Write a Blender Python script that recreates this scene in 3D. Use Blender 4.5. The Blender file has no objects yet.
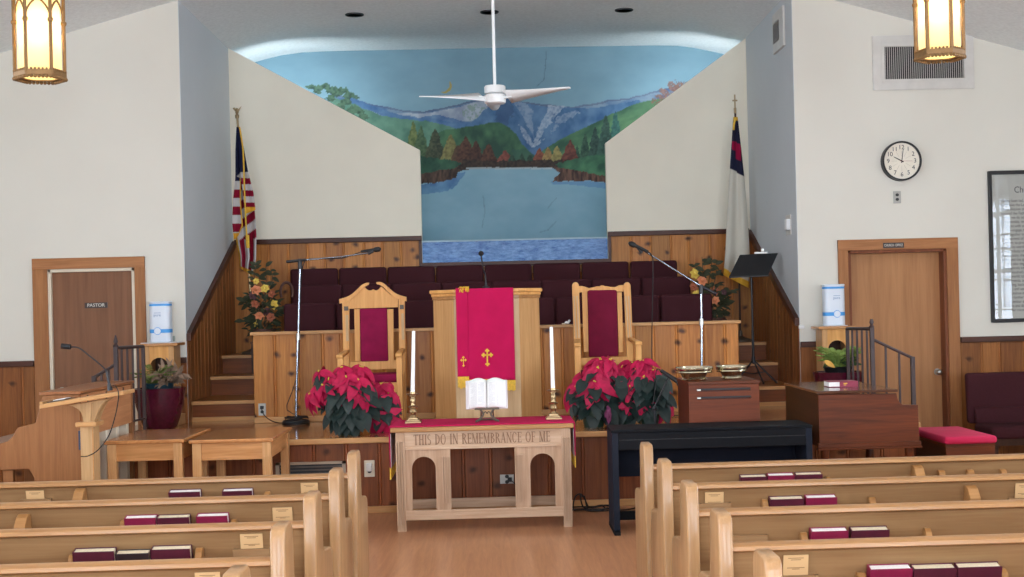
import bpy, bmesh, math, random
import numpy as np
from mathutils import Vector, Matrix

random.seed(7)
C = bpy.context.scene.collection
PI = math.pi

# ------------------------------------------------------------------ camera
F_PX = 1400.0
YAW, ROLL = math.radians(2.0), math.radians(1.4)
PPX = 497 + F_PX * math.tan(YAW) * math.cos(ROLL)
PPY = 308 - F_PX * math.tan(YAW) * math.sin(ROLL)
EYE = Vector((0, 0, 1.65))
FWD = Vector((math.sin(YAW), math.cos(YAW), 0))
R0 = Vector((math.cos(YAW), -math.sin(YAW), 0))
U0 = Vector((0, 0, 1))
RGT = R0 * math.cos(ROLL) - U0 * math.sin(ROLL)
UPV = R0 * math.sin(ROLL) + U0 * math.cos(ROLL)

def at(px, py, Y):
    """photo measurement -> world point on the vertical plane at depth Y"""
    d = RGT * ((px - PPX) / F_PX) + UPV * (-(py - PPY) / F_PX) + FWD
    return EYE + d * (Y / d.y)

def ax(px, py, Y): return at(px, py, Y).x
def az(px, py, Y): return at(px, py, Y).z

cam_d = bpy.data.cameras.new('camera')
cam = bpy.data.objects.new('camera', cam_d)
C.objects.link(cam)
cam_d.sensor_width = 36
cam_d.lens = F_PX / 1024 * 36
cam_d.shift_x = (512 - PPX) / 1024
cam_d.shift_y = (PPY - 288.5) / 1024
cam_d.clip_end = 200
M = Matrix((RGT, UPV, -FWD)).transposed().to_4x4()
M.translation = EYE
cam.matrix_world = M
bpy.context.scene.camera = cam

# ------------------------------------------------------------------ colour + materials
def lin(c):
    out = []
    for v in c:
        v = v / 255
        out.append(v / 12.92 if v <= 0.04045 else ((v + 0.055) / 1.055) ** 2.4)
    return tuple(out)

def rgba(c): return (*lin(c), 1)

MATS = {}
def new_mat(name):
    m = bpy.data.materials.new(name); m.use_nodes = True
    nt = m.node_tree
    return m, nt, nt.nodes['Principled BSDF']

def N(nt, t, **kw):
    n = nt.nodes.new(t)
    for k, v in kw.items():
        if k in n.inputs: n.inputs[k].default_value = v
        else: setattr(n, k, v)
    return n

def plain(name, c, rough=0.5, metal=0.0, var=0.06, vscale=8.0, bump=0.0, bscale=60.0, sheen=0.0, spec=0.5, coat=0.0):
    if name in MATS: return MATS[name]
    m, nt, b = new_mat(name)
    tc = N(nt, 'ShaderNodeTexCoord')
    nz = N(nt, 'ShaderNodeTexNoise', Scale=vscale, Detail=4.0)
    nt.links.new(tc.outputs['Object'], nz.inputs['Vector'])
    rp = N(nt, 'ShaderNodeValToRGB')
    l = lin(c)
    rp.color_ramp.elements[0].position = 0.3; rp.color_ramp.elements[1].position = 0.7
    rp.color_ramp.elements[0].color = (*[v * (1 - var) for v in l], 1)
    rp.color_ramp.elements[1].color = (*[min(1, v * (1 + var)) for v in l], 1)
    nt.links.new(nz.outputs['Fac'], rp.inputs['Fac'])
    nt.links.new(rp.outputs['Color'], b.inputs['Base Color'])
    b.inputs['Roughness'].default_value = rough
    b.inputs['Metallic'].default_value = metal
    b.inputs['Specular IOR Level'].default_value = spec
    b.inputs['Coat Weight'].default_value = coat
    if sheen: b.inputs['Sheen Weight'].default_value = sheen
    if bump:
        n2 = N(nt, 'ShaderNodeTexNoise', Scale=bscale, Detail=3.0)
        nt.links.new(tc.outputs['Object'], n2.inputs['Vector'])
        bp = N(nt, 'ShaderNodeBump', Strength=bump, Distance=0.01)
        nt.links.new(n2.outputs['Fac'], bp.inputs['Height'])
        nt.links.new(bp.outputs['Normal'], b.inputs['Normal'])
    MATS[name] = m
    return m

def wood(name, light, dark, axis='z', scale=1.0, rough=0.4, knots=0.0, tone=False, coat=0.0, knot_c=(78, 44, 22), contrast=1.0):
    """grained wood; axis = the direction of the grain in the object's own space"""
    if name in MATS: return MATS[name]
    m, nt, b = new_mat(name)
    tc = N(nt, 'ShaderNodeTexCoord')
    mp = N(nt, 'ShaderNodeMapping')
    s = {'x': (1.2, 22, 22), 'y': (22, 1.2, 22), 'z': (22, 22, 1.2)}[axis]
    mp.inputs['Scale'].default_value = [v * scale for v in s]
    nt.links.new(tc.outputs['Object'], mp.inputs['Vector'])
    nz = N(nt, 'ShaderNodeTexNoise', Scale=1.0, Detail=5.0, Roughness=0.6, Distortion=0.9)
    nt.links.new(mp.outputs['Vector'], nz.inputs['Vector'])
    mp2 = N(nt, 'ShaderNodeMapping')
    mp2.inputs['Scale'].default_value = [v * scale * 5 for v in s]
    nt.links.new(tc.outputs['Object'], mp2.inputs['Vector'])
    nz2 = N(nt, 'ShaderNodeTexNoise', Scale=1.0, Detail=3.0)
    nt.links.new(mp2.outputs['Vector'], nz2.inputs['Vector'])
    ad = N(nt, 'ShaderNodeMath', operation='MULTIPLY_ADD')
    nt.links.new(nz2.outputs['Fac'], ad.inputs[0]); ad.inputs[1].default_value = 0.35
    nt.links.new(nz.outputs['Fac'], ad.inputs[2])
    rp = N(nt, 'ShaderNodeValToRGB')
    rp.color_ramp.elements[0].position = 0.67 - 0.22 / contrast
    rp.color_ramp.elements[1].position = 0.67 + 0.22 / contrast
    rp.color_ramp.elements[0].color = rgba(dark); rp.color_ramp.elements[1].color = rgba(light)
    nt.links.new(ad.outputs[0], rp.inputs['Fac'])
    out = rp.outputs['Color']
    if tone:
        at_ = N(nt, 'ShaderNodeAttribute', attribute_name='tone')
        mx = N(nt, 'ShaderNodeMix', data_type='RGBA', blend_type='MULTIPLY')
        mx.inputs[0].default_value = 1.0
        nt.links.new(out, mx.inputs[6]); nt.links.new(at_.outputs['Color'], mx.inputs[7])
        out = mx.outputs[2]
    if knots:
        # knots are laid out on the face of the boards: (x + y, z)
        mk = N(nt, 'ShaderNodeCombineXYZ')
        wb = N(nt, 'ShaderNodeTexNoise', Scale=9.0, Detail=2.0)
        nt.links.new(tc.outputs['Object'], wb.inputs['Vector'])
        wm = N(nt, 'ShaderNodeVectorMath', operation='MULTIPLY_ADD')
        nt.links.new(wb.outputs['Color'], wm.inputs[0]); wm.inputs[1].default_value = (0.05, 0.05, 0.05)
        nt.links.new(tc.outputs['Object'], wm.inputs[2])
        d1 = N(nt, 'ShaderNodeVectorMath', operation='DOT_PRODUCT'); d1.inputs[1].default_value = (4.2, 4.2, 0)
        d2 = N(nt, 'ShaderNodeVectorMath', operation='DOT_PRODUCT'); d2.inputs[1].default_value = (0, 0, 5.2)
        nt.links.new(wm.outputs[0], d1.inputs[0]); nt.links.new(wm.outputs[0], d2.inputs[0])
        nt.links.new(d1.outputs['Value'], mk.inputs[0]); nt.links.new(d2.outputs['Value'], mk.inputs[1])
        vo = N(nt, 'ShaderNodeTexVoronoi', Scale=1.0); vo.voronoi_dimensions = '2D'
        nt.links.new(mk.outputs[0], vo.inputs['Vector'])
        kr = N(nt, 'ShaderNodeValToRGB')
        kr.color_ramp.elements[0].position = 0.05; kr.color_ramp.elements[0].color = (1, 1, 1, 1)
        kr.color_ramp.elements[1].position = 0.19; kr.color_ramp.elements[1].color = (0, 0, 0, 1)
        nt.links.new(vo.outputs['Distance'], kr.inputs['Fac'])
        sp = N(nt, 'ShaderNodeSeparateColor')
        nt.links.new(vo.outputs['Color'], sp.inputs[0])
        th = N(nt, 'ShaderNodeMath', operation='LESS_THAN'); th.inputs[1].default_value = knots
        nt.links.new(sp.outputs[0], th.inputs[0])
        mu = N(nt, 'ShaderNodeMath', operation='MULTIPLY')
        nt.links.new(kr.outputs['Color'], mu.inputs[0]); nt.links.new(th.outputs[0], mu.inputs[1])
        mx = N(nt, 'ShaderNodeMix', data_type='RGBA')
        nt.links.new(mu.outputs[0], mx.inputs[0]); nt.links.new(out, mx.inputs[6]); mx.inputs[7].default_value = rgba(knot_c)
        out = mx.outputs[2]
    nt.links.new(out, b.inputs['Base Color'])
    b.inputs['Roughness'].default_value = rough
    b.inputs['Specular IOR Level'].default_value = 0.22
    b.inputs['Coat Weight'].default_value = coat
    b.inputs['Coat Roughness'].default_value = 0.15
    MATS[name] = m
    return m

def vcol_mat(name, rough=0.8, attr='paint', spec=0.3):
    if name in MATS: return MATS[name]
    m, nt, b = new_mat(name)
    a = N(nt, 'ShaderNodeAttribute', attribute_name=attr)
    nt.links.new(a.outputs['Color'], b.inputs['Base Color'])
    b.inputs['Roughness'].default_value = rough
    b.inputs['Specular IOR Level'].default_value = spec
    MATS[name] = m
    return m

def emit_mat(name, c, strength):
    if name in MATS: return MATS[name]
    m, nt, b = new_mat(name)
    b.inputs['Base Color'].default_value = rgba(c)
    b.inputs['Emission Color'].default_value = rgba(c)
    b.inputs['Emission Strength'].default_value = strength
    MATS[name] = m
    return m

# ------------------------------------------------------------------ mesh builder
class MB:
    def __init__(s):
        s.v, s.f, s.t = [], [], []
        s.tone = None
    def add(s, verts, faces):
        o = len(s.v)
        s.v += [Vector(p) for p in verts]
        s.f += [tuple(i + o for i in f) for f in faces]
        s.t += [s.tone] * len(verts)
        return s
    def box(s, x0, x1, y0, y1, z0, z1):
        x0, x1 = min(x0, x1), max(x0, x1); y0, y1 = min(y0, y1), max(y0, y1); z0, z1 = min(z0, z1), max(z0, z1)
        return s.add([(x0, y0, z0), (x1, y0, z0), (x1, y1, z0), (x0, y1, z0), (x0, y0, z1), (x1, y0, z1), (x1, y1, z1), (x0, y1, z1)],
                     [(0, 3, 2, 1), (4, 5, 6, 7), (0, 1, 5, 4), (1, 2, 6, 5), (2, 3, 7, 6), (3, 0, 4, 7)])
    def hexa(s, p):
        """eight corners: bottom ring 0-3 then top ring 4-7"""
        return s.add(p, [(0, 3, 2, 1), (4, 5, 6, 7), (0, 1, 5, 4), (1, 2, 6, 5), (2, 3, 7, 6), (3, 0, 4, 7)])
    def prism(s, poly, axis, a0, a1):
        """2-D polygon extruded along axis: x -> poly is (y,z); y -> (x,z); z -> (x,y)"""
        n = len(poly)
        def P(p, a):
            return {'x': (a, p[0], p[1]), 'y': (p[0], a, p[1]), 'z': (p[0], p[1], a)}[axis]
        vs = [P(p, a0) for p in poly] + [P(p, a1) for p in poly]
        fs = [tuple(range(n - 1, -1, -1)), tuple(range(n, 2 * n))]
        fs += [(i, (i + 1) % n, n + (i + 1) % n, n + i) for i in range(n)]
        return s.add(vs, fs)
    def lathe(s, prof, c=(0, 0, 0), n=24, cap=True):
        """profile of (r,z) turned about the vertical through c"""
        vs, fs = [], []
        for r, z in prof:
            for k in range(n):
                a = 2 * PI * k / n
                vs.append((c[0] + r * math.cos(a), c[1] + r * math.sin(a), c[2] + z))
        for j in range(len(prof) - 1):
            for k in range(n):
                k2 = (k + 1) % n
                fs.append((j * n + k, j * n + k2, (j + 1) * n + k2, (j + 1) * n + k))
        if cap:
            fs.append(tuple(range(n - 1, -1, -1)))
            fs.append(tuple((len(prof) - 1) * n + k for k in range(n)))
        return s.add(vs, fs)
    def cyl(s, p0, p1, r0, r1=None, n=16):
        return s.tube([p0, p1], [r0, r0 if r1 is None else r1], n)
    def tube(s, pts, r, n=8):
        pts = [Vector(p) for p in pts]
        rs = r if isinstance(r, (list, tuple)) else [r] * len(pts)
        vs, fs = [], []
        up = None
        for i, p in enumerate(pts):
            d = (pts[min(i + 1, len(pts) - 1)] - pts[max(i - 1, 0)])
            if d.length < 1e-9: d = Vector((0, 0, 1))
            d.normalize()
            if up is None:
                up = d.orthogonal().normalized()
            else:
                up = (up - d * up.dot(d))
                up = up.normalized() if up.length > 1e-6 else d.orthogonal().normalized()
            w = d.cross(up)
            for k in range(n):
                a = 2 * PI * k / n
                vs.append(p + (up * math.cos(a) + w * math.sin(a)) * rs[i])
        for j in range(len(pts) - 1):
            for k in range(n):
                k2 = (k + 1) % n
                fs.append((j * n + k, j * n + k2, (j + 1) * n + k2, (j + 1) * n + k))
        fs.append(tuple(range(n - 1, -1, -1)))
        fs.append(tuple((len(pts) - 1) * n + k for k in range(n)))
        return s.add(vs, fs)
    def ball(s, c, r, n=12, m=8, sc=(1, 1, 1)):
        prof = [(max(1e-4, r * math.sin(PI * j / m)), -r * math.cos(PI * j / m)) for j in range(m + 1)]
        o = len(s.v)
        s.lathe(prof, (0, 0, 0), n)
        for i in range(o, len(s.v)):
            p = s.v[i]; s.v[i] = Vector((c[0] + p.x * sc[0], c[1] + p.y * sc[1], c[2] + p.z * sc[2]))
        return s
    def grid(s, rows):
        """rows of points -> quads"""
        h, w = len(rows), len(rows[0])
        vs = [p for r in rows for p in r]
        fs = [(j * w + i, j * w + i + 1, (j + 1) * w + i + 1, (j + 1) * w + i) for j in range(h - 1) for i in range(w - 1)]
        return s.add(vs, fs)
    def xform(s, mat):
        s.v = [mat @ p for p in s.v]; return s
    def build(s, name, mat, parent=None, world=True, bevel=0.0, smooth=None, solid=0.0, segs=2):
        org = Vector((0, 0, 0))
        if world:
            q = parent
            while q is not None:
                org = org + q.location; q = q.parent
        me = bpy.data.meshes.new(name)
        me.from_pydata([p - org for p in s.v], [], s.f)
        me.validate()
        if bevel or True:
            bm = bmesh.new(); bm.from_mesh(me)
            if bevel:
                bmesh.ops.remove_doubles(bm, verts=bm.verts, dist=1e-6)
            bmesh.ops.recalc_face_normals(bm, faces=bm.faces)
            if bevel:
                es = [e for e in bm.edges if e.is_manifold and e.calc_face_angle(0) > 0.5]
                bmesh.ops.bevel(bm, geom=es, offset=bevel, offset_type='OFFSET', segments=segs, profile=0.5, affect='EDGES', clamp_overlap=True)
            bm.to_mesh(me); bm.free()
        if any(t is not None for t in s.t) and not bevel:
            a = me.color_attributes.new('tone', 'FLOAT_COLOR', 'POINT')
            for i, t in enumerate(s.t):
                t = t if t is not None else (1, 1, 1)
                a.data[i].color = (*t, 1)
        if isinstance(mat, (list, tuple)):
            for k in mat: me.materials.append(k)
        else: me.materials.append(mat)
        if smooth is not None:
            me.polygons.foreach_set('use_smooth', [True] * len(me.polygons))
            me.set_sharp_from_angle(angle=math.radians(smooth))
        o = bpy.data.objects.new(name, me)
        C.objects.link(o)
        if parent is not None: o.parent = parent
        if solid:
            md = o.modifiers.new('solid', 'SOLIDIFY'); md.thickness = solid; md.offset = 0
        return o

def tag(o, label=None, cat=None, group=None, kind=None):
    if label: o['label'] = label
    if cat: o['category'] = cat
    if group: o['group'] = group
    if kind: o['kind'] = kind
    return o

def thing(name, loc, label=None, cat=None, group=None, rz=0.0):
    o = bpy.data.objects.new(name, None)
    o.empty_display_size = 0.1
    C.objects.link(o)
    o.location = loc; o.rotation_euler = (0, 0, rz)
    return tag(o, label, cat, group)

def struct(mb, name, mat, parent=None, **kw):
    o = mb.build(name, mat, parent, **kw)
    if parent is None: o['kind'] = 'structure'
    return o

def kids(o): return [c for c in bpy.data.objects if c.parent is o]

def copy_tree(o, parent=None):
    c = o.copy(); C.objects.link(c); c.parent = parent
    for ch in kids(o): copy_tree(ch, c)
    return c

def text(body, name, mat, size, loc, parent=None, ext=0.0008, align='CENTER', rot=(PI / 2, 0, 0), sx=1.0, spacing=1.0, world=True):
    cu = bpy.data.curves.new(name, 'FONT')
    cu.body = body; cu.size = size; cu.extrude = ext
    cu.align_x = align; cu.align_y = 'CENTER'
    cu.space_line = spacing
    cu.resolution_u = 3
    tmp = bpy.data.objects.new(name + '_tmp', cu); C.objects.link(tmp)
    dg = bpy.context.evaluated_depsgraph_get()
    me = bpy.data.meshes.new_from_object(tmp.evaluated_get(dg))
    bpy.data.objects.remove(tmp)
    me.name = name
    me.materials.clear(); me.materials.append(mat)
    o = bpy.data.objects.new(name, me); C.objects.link(o)
    org = Vector((0, 0, 0))
    if world:
        q = parent
        while q is not None: org = org + q.location; q = q.parent
    o.location = Vector(loc) - org
    o.rotation_euler = rot; o.scale = (sx, 1, 1)
    if parent is not None: o.parent = parent
    return o

def arc(cx, cz, rx, rz, a0, a1, n):
    return [(cx + rx * math.cos(math.radians(a0 + (a1 - a0) * i / n)), cz + rz * math.sin(math.radians(a0 + (a1 - a0) * i / n))) for i in range(n + 1)]

def smoothpath(pts, n=6):
    """Catmull-Rom through points"""
    P = [Vector(p) for p in pts]; out = []
    for i in range(len(P) - 1):
        a, b, c, d = P[max(i - 1, 0)], P[i], P[i + 1], P[min(i + 2, len(P) - 1)]
        for k in range(n):
            t = k / n
            out.append(0.5 * ((2 * b) + (c - a) * t + (2 * a - 5 * b + 4 * c - d) * t * t + (3 * b - a - 3 * c + d) * t ** 3))
    out.append(P[-1])
    return out

# ------------------------------------------------------------------ the materials of the place
WALL = plain('wall_paint', (226, 222, 211), 0.7, var=0.02, vscale=1.5, bump=0.05, bscale=90)
WALL_SHADED = plain('recess_shaded_paint', (208, 212, 215), 0.6, var=0.02, vscale=1.5)  # grey-blue shade of the recess sides put into the wall colour
SCREEN = plain('screen_paint', (248, 240, 221), 0.75, var=0.025, vscale=2, bump=0.05, bscale=60)
CEIL = plain('ceiling_texture', (240, 244, 244), 0.9, var=0.06, vscale=28, bump=0.55, bscale=70)
PINE = wood('knotty_pine', (204, 138, 70), (162, 98, 44), 'z', 1.0, 0.38, knots=0.62, tone=True)
PINE_RED_SHADED = wood('reddish_shaded_pine', (150, 86, 50), (112, 60, 34), 'z', 1.0, 0.4, knots=0.62, tone=True)  # shade on the platform front put into a darker, redder pine
PINE_DK_SHADED = wood('dark_shaded_pine', (166, 106, 58), (122, 72, 38), 'z', 1.0, 0.4, knots=0.3, tone=True)  # shade of the recess sides put into the pine; door walls share it
TRIM_DK = wood('dark_trim', (92, 52, 36), (62, 34, 26), 'x', 1.0, 0.35)
TRIM_OAK = wood('light_trim', (214, 164, 110), (186, 134, 84), 'x', 1.0, 0.35)
OAK_PEW = wood('pew_oak', (158, 122, 84), (136, 100, 66), 'x', 1.0, 0.4)
OAK_END = wood('pew_end_oak', (182, 142, 100), (156, 116, 76), 'z', 1.0, 0.35, coat=0.35)
OAK_RAIL = wood('pew_rail_oak', (180, 132, 82), (152, 106, 62), 'x', 1.0, 0.32, coat=0.12)
OAK_TBL = wood('table_oak', (206, 174, 146), (176, 140, 110), 'z', 1.0, 0.45)
OAK_TBLX = wood('table_oak_rail', (214, 184, 156), (190, 154, 124), 'x', 1.0, 0.45)
OAK_GOLD = wood('golden_oak', (234, 176, 106), (208, 146, 80), 'z', 1.0, 0.4)
OAK_PULP = wood('pulpit_oak', (206, 158, 104), (180, 130, 80), 'z', 1.0, 0.4)
OAK_PALE_LIT = wood('pulpit_pale_lit_oak', (214, 182, 140), (190, 154, 112), 'z', 1.0, 0.4)  # pulpit front's light and gloss put into a paler oak colour
OAK_SIDE = wood('side_table_oak', (208, 152, 98), (178, 122, 72), 'x', 1.0, 0.22, coat=0.5)
OAK_LEG = wood('side_table_leg_oak', (212, 164, 112), (186, 136, 86), 'z', 1.0, 0.35)
PIANO_OAK = wood('piano_oak', (156, 106, 66), (132, 86, 52), 'z', 1.0, 0.4)
PIANO_TOP = wood('piano_lid_oak', (160, 106, 70), (132, 84, 54), 'y', 1.0, 0.3)
WALNUT = wood('walnut', (108, 52, 24), (70, 32, 15), 'x', 1.0, 0.4)
WALNUT_D = wood('dark_walnut', (74, 44, 29), (50, 30, 20), 'y', 1.0, 0.4)
CHERRY = wood('cabinet_cherry', (126, 58, 26), (92, 41, 17), 'x', 1.0, 0.4)
DOOR_V = wood('door_veneer', (142, 98, 70), (122, 82, 58), 'z', 0.5, 0.4)
DOOR_V2 = wood('office_door_veneer', (194, 140, 94), (170, 118, 76), 'z', 0.5, 0.4)
CASING = wood('door_casing', (176, 120, 74), (148, 96, 58), 'z', 1.0, 0.4)
FLOORM = wood('floor_wood', (204, 146, 104), (176, 120, 84), 'y', 1.0, 0.3, coat=0.15, contrast=0.9)
PLATM = wood('platform_wood', (178, 122, 72), (148, 96, 54), 'y', 0.9, 0.15, coat=0.5)
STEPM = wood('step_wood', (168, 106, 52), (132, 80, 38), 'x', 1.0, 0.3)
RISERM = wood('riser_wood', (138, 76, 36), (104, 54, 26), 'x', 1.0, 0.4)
BRASS = plain('brass', (172, 148, 112), 0.28, 1.0, var=0.1)
BRASS_OLD = plain('antique_brass', (92, 80, 68), 0.5, 0.3, var=0.15, vscale=20)
CHROME = plain('chrome', (158, 166, 178), 0.22, 1.0, var=0.02)
STEEL = plain('brushed_steel', (190, 190, 186), 0.35, 1.0, var=0.03)
BLACK = plain('black_plastic', (24, 24, 27), 0.5, var=0.1)
BLACKM = plain('black_metal', (34, 32, 36), 0.4, 0.0, var=0.1)
IRON = plain('wrought_iron', (64, 48, 48), 0.5, 0.0, var=0.15)
CABLE = plain('cable_rubber', (26, 22, 22), 0.6)
FABRIC = plain('burgundy_fabric', (68, 34, 39), 0.95, var=0.16, vscale=120, bump=0.1, bscale=400, spec=0.15)
VELVET = plain('crimson_velvet', (136, 22, 66), 0.9, var=0.12, vscale=10, spec=0.2)
VELVET_D = plain('wine_velvet', (110, 20, 48), 0.9, var=0.14, vscale=10, spec=0.2)
REDCLOTH = plain('red_cloth', (188, 17, 78), 0.85, var=0.07, vscale=6, spec=0.2)
GOLD = plain('gold_thread', (238, 190, 62), 0.7, var=0.18, vscale=80, bump=0.4, bscale=300)
WHITE = plain('white_plastic', (236, 236, 236), 0.4, var=0.02)
IVORY = plain('ivory_enamel', (236, 238, 238), 0.35, var=0.02)
CREAM = plain('cream_paint', (226, 214, 192), 0.5, var=0.03)
WAX = plain('candle_wax', (246, 246, 244), 0.4, var=0.02)
PAPER = plain('paper', (240, 238, 236), 0.8, var=0.03)
MAROON = plain('hymnal_maroon', (128, 18, 60), 0.45, var=0.1, vscale=30)
MAROON_D = plain('hymnal_dark_maroon', (78, 18, 40), 0.45, var=0.12, vscale=30)
PAGES = plain('page_edges', (238, 234, 230), 0.8, var=0.05, vscale=120)
PAGES_C = plain('cream_page_edges', (222, 208, 178), 0.8, var=0.08, vscale=120)
CARD = plain('card_stock', (212, 172, 122), 0.8, var=0.03)
INK = plain('printed_ink', (72, 62, 58), 0.8)
PLATE_G = plain('steel_plate', (168, 166, 160), 0.4, 0.3, var=0.03)
# ================================================================== THE ROOM
XL, XR = -2.985, 2.94           # side walls of the recess
YD, YB, YM = 13.55, 16.05, 17.15  # wall with the doors, back wall of the choir, painted wall of the baptistry
PZ, PY = 0.62, 11.48            # platform height and front
SX = 6.3                        # side walls of the church
YR = -4.0                       # rear wall
CEIL_P = [(-6.6, 3.66), (-2.985, 4.68), (-2.75, 4.745), (-2.55, 4.79), (-2.3, 4.82), (-2.0, 4.83), (0, 4.835), (2.0, 4.83), (2.3, 4.82), (2.5, 4.79), (2.7, 4.745), (2.94, 4.69), (6.6, 3.65)]
def ceil_z(x):
    for (a, za), (b, zb) in zip(CEIL_P, CEIL_P[1:]):
        if a <= x <= b: return za + (zb - za) * (x - a) / (b - a)
    return 3.7

def planks(name, p0, p1, zlo, zhi, mat, parent=None, n=(0, -1), thick=0.022, seed=1, wid=(0.12, 0.2), bead=True):
    """vertical boards along p0-p1 (plan), standing proud of the wall towards n; zlo/zhi are functions of the run"""
    rnd = random.Random(seed)
    p0, p1, nn = Vector(p0), Vector(p1), Vector(n)
    L = (p1 - p0).length; d = (p1 - p0) / L
    mb = MB(); t = 0.0; c = 0.005; thick *= 0.5
    k = 0
    while t < L - 1e-4:
        w = rnd.uniform(*wid) if not (bead and k % 2) else 0.022
        t1 = min(t + w, L)
        if L - t1 < 0.02: t1 = L
        f = 0.78 + 0.4 * rnd.random()
        if bead and k % 2: f = 1.08
        mb.tone = (f, f * (0.95 + 0.08 * rnd.random()), f * (0.9 + 0.14 * rnd.random()))
        if bead and k % 2: mb.tone = (1.18, 1.16, 1.14)  # beads toned lighter, their gloss highlight put into the colour
        cc = min(c, (t1 - t) / 3)
        sec = [(t, 0), (t, thick * 0.35), (t + cc, thick), (t1 - cc, thick), (t1, thick * 0.35), (t1, 0)]
        lo, hi = [], []
        for (s_, o) in sec:
            q = p0 + d * s_ + nn * o
            lo.append((q.x, q.y, zlo(s_))); hi.append((q.x, q.y, zhi(s_)))
        m = len(sec)
        mb.add(lo + hi, [tuple(range(m - 1, -1, -1)), tuple(range(m, 2 * m))] + [(i, (i + 1) % m, m + (i + 1) % m, m + i) for i in range(m)])
        t = t1; k += 1
    return mb.build(name, mat, parent)

# ---- floor
fl = struct(MB().box(-SX - .3, SX + .3, YR - .3, YM + .3, -0.12, 0), 'floor', FLOORM)

# ---- ceiling: one profile run the length of the room
poly = [(x, z) for x, z in CEIL_P] + [(x, z + 0.12) for x, z in reversed(CEIL_P)]
ceil = struct(MB().prism(poly, 'y', YR - .3, YM + .3), 'ceiling', CEIL, smooth=25)

# ---- walls with the two doors
def door_wall(name, xa, xb, da, db, dz, seed):
    """wall in the plane of the doors with an opening da..db up to dz"""
    top = lambda x: ceil_z(x) + 0.03
    mb = MB()
    for (u, w, z0) in ((xa, da, 0), (da, db, dz), (db, xb, 0)):
        n = 4
        for i in range(n):
            x0, x1 = u + (w - u) * i / n, u + (w - u) * (i + 1) / n
            mb.prism([(x0, z0), (x1, z0), (x1, top(x1)), (x0, top(x0))], 'y', YD, YD + 0.3)
    return struct(mb, name, WALL)
dl0, dl1 = ax(50.5, 380, YD), ax(137.5, 380, YD)
dr0, dr1 = ax(849.5, 340, YD), ax(948, 340, YD)
dzl, dzr = az(93, 268.5, YD), az(898, 249.5, YD)
wl = door_wall('wall_left', -SX, XL - .005, dl0, dl1, dzl, 1)
wr = door_wall('wall_right', XR + .005, SX, dr0, dr1, dzr, 2)

# ---- recess side walls and the back wall with its notched opening
struct(MB().box(XL - 0.15, XL, YD + 0.3, YM + .15, 0, ceil_z(XL) + 0.04).box(XL - .005, XL, YD, YD + .3, 0, ceil_z(XL) + .02), 'wall_recess_left', WALL_SHADED)
struct(MB().box(XR, XR + 0.15, YD + 0.3, YM + .15, 0, ceil_z(XR) + 0.04).box(XR, XR + .005, YD, YD + .3, 0, ceil_z(XR) + .02), 'wall_recess_right', WALL_SHADED)
ol, orr = ax(421, 200, YB), ax(606.8, 200, YB)
zl_top, zr_top = az(420, 150, YB), az(607.5, 143, YB)
zledge = az(515, 260.8, YB)
mb = MB()
mb.prism([(XL, 0), (ol, 0), (ol, zl_top), (XL, ceil_z(XL))], 'y', YB, YB + 0.12)
mb.prism([(orr, 0), (XR, 0), (XR, ceil_z(XR)), (orr, zr_top)], 'y', YB, YB + 0.12)
mb.box(ol, orr, YB, YB + 0.12, 0, zledge)
struct(mb, 'wall_back', SCREEN)

# ---- baptistry: tank front, painted wall behind
POOL = plain('pool_blue', (72, 112, 172), 0.22, var=0.0)
nt = POOL.node_tree; b = nt.nodes['Principled BSDF']
tc = N(nt, 'ShaderNodeTexCoord'); mp = N(nt, 'ShaderNodeMapping'); mp.inputs['Scale'].default_value = (6, 6, 18)
nz = N(nt, 'ShaderNodeTexNoise', Scale=2.2, Detail=6.0, Roughness=0.7)
rp = N(nt, 'ShaderNodeValToRGB')
rp.color_ramp.elements[0].position = .35; rp.color_ramp.elements[0].color = rgba((48, 96, 170))
rp.color_ramp.elements[1].position = .72; rp.color_ramp.elements[1].color = rgba((128, 182, 236))
bp = N(nt, 'ShaderNodeBump', Strength=0.35, Distance=0.02)
nt.links.new(tc.outputs['Object'], mp.inputs['Vector']); nt.links.new(mp.outputs['Vector'], nz.inputs['Vector'])
nt.links.new(nz.outputs['Fac'], rp.inputs['Fac']); nt.links.new(rp.outputs['Color'], b.inputs['Base Color'])
nt.links.new(nz.outputs['Fac'], bp.inputs['Height']); nt.links.new(bp.outputs['Normal'], b.inputs['Normal'])
ztank = az(515, 240.5, YB + 0.08)
tank = struct(MB().box(ol, orr, YB + 0.05, YB + 0.11, zledge, ztank), 'wall_baptistry_tank', POOL)
RIMM = plain('tank_rim', (160, 190, 204), 0.4)
struct(MB().box(ol, orr, YB + 0.03, YB + 0.12, ztank, ztank + 0.018), 'trim_tank_rim', RIMM)
struct(MB().box(ol - 0.03, orr + 0.03, YB - 0.05, YB + 0.03, zledge - 0.055, zledge - 0.002), 'trim_opening_sill', TRIM_DK, bevel=0.006)
struct(MB().box(ol - 0.02, orr + 0.02, YB - 0.03, YB - 0.001, zledge - 0.14, zledge - 0.06), 'trim_under_sill', TRIM_OAK, bevel=0.004)
struct(MB().box(ol - 0.035, ol - 0.002, YB - 0.035, YB, zledge - 0.05, az(415, 236, YB)), 'trim_opening_left', TRIM_DK)
struct(MB().box(orr + 0.002, orr + 0.035, YB - 0.035, YB, zledge - 0.05, az(612, 232, YB)), 'trim_opening_right', TRIM_DK)
struct(MB().box(XL, XR, YB + 0.12, YM, 1.5, 1.6), 'floor_baptistry', RIMM)

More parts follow.
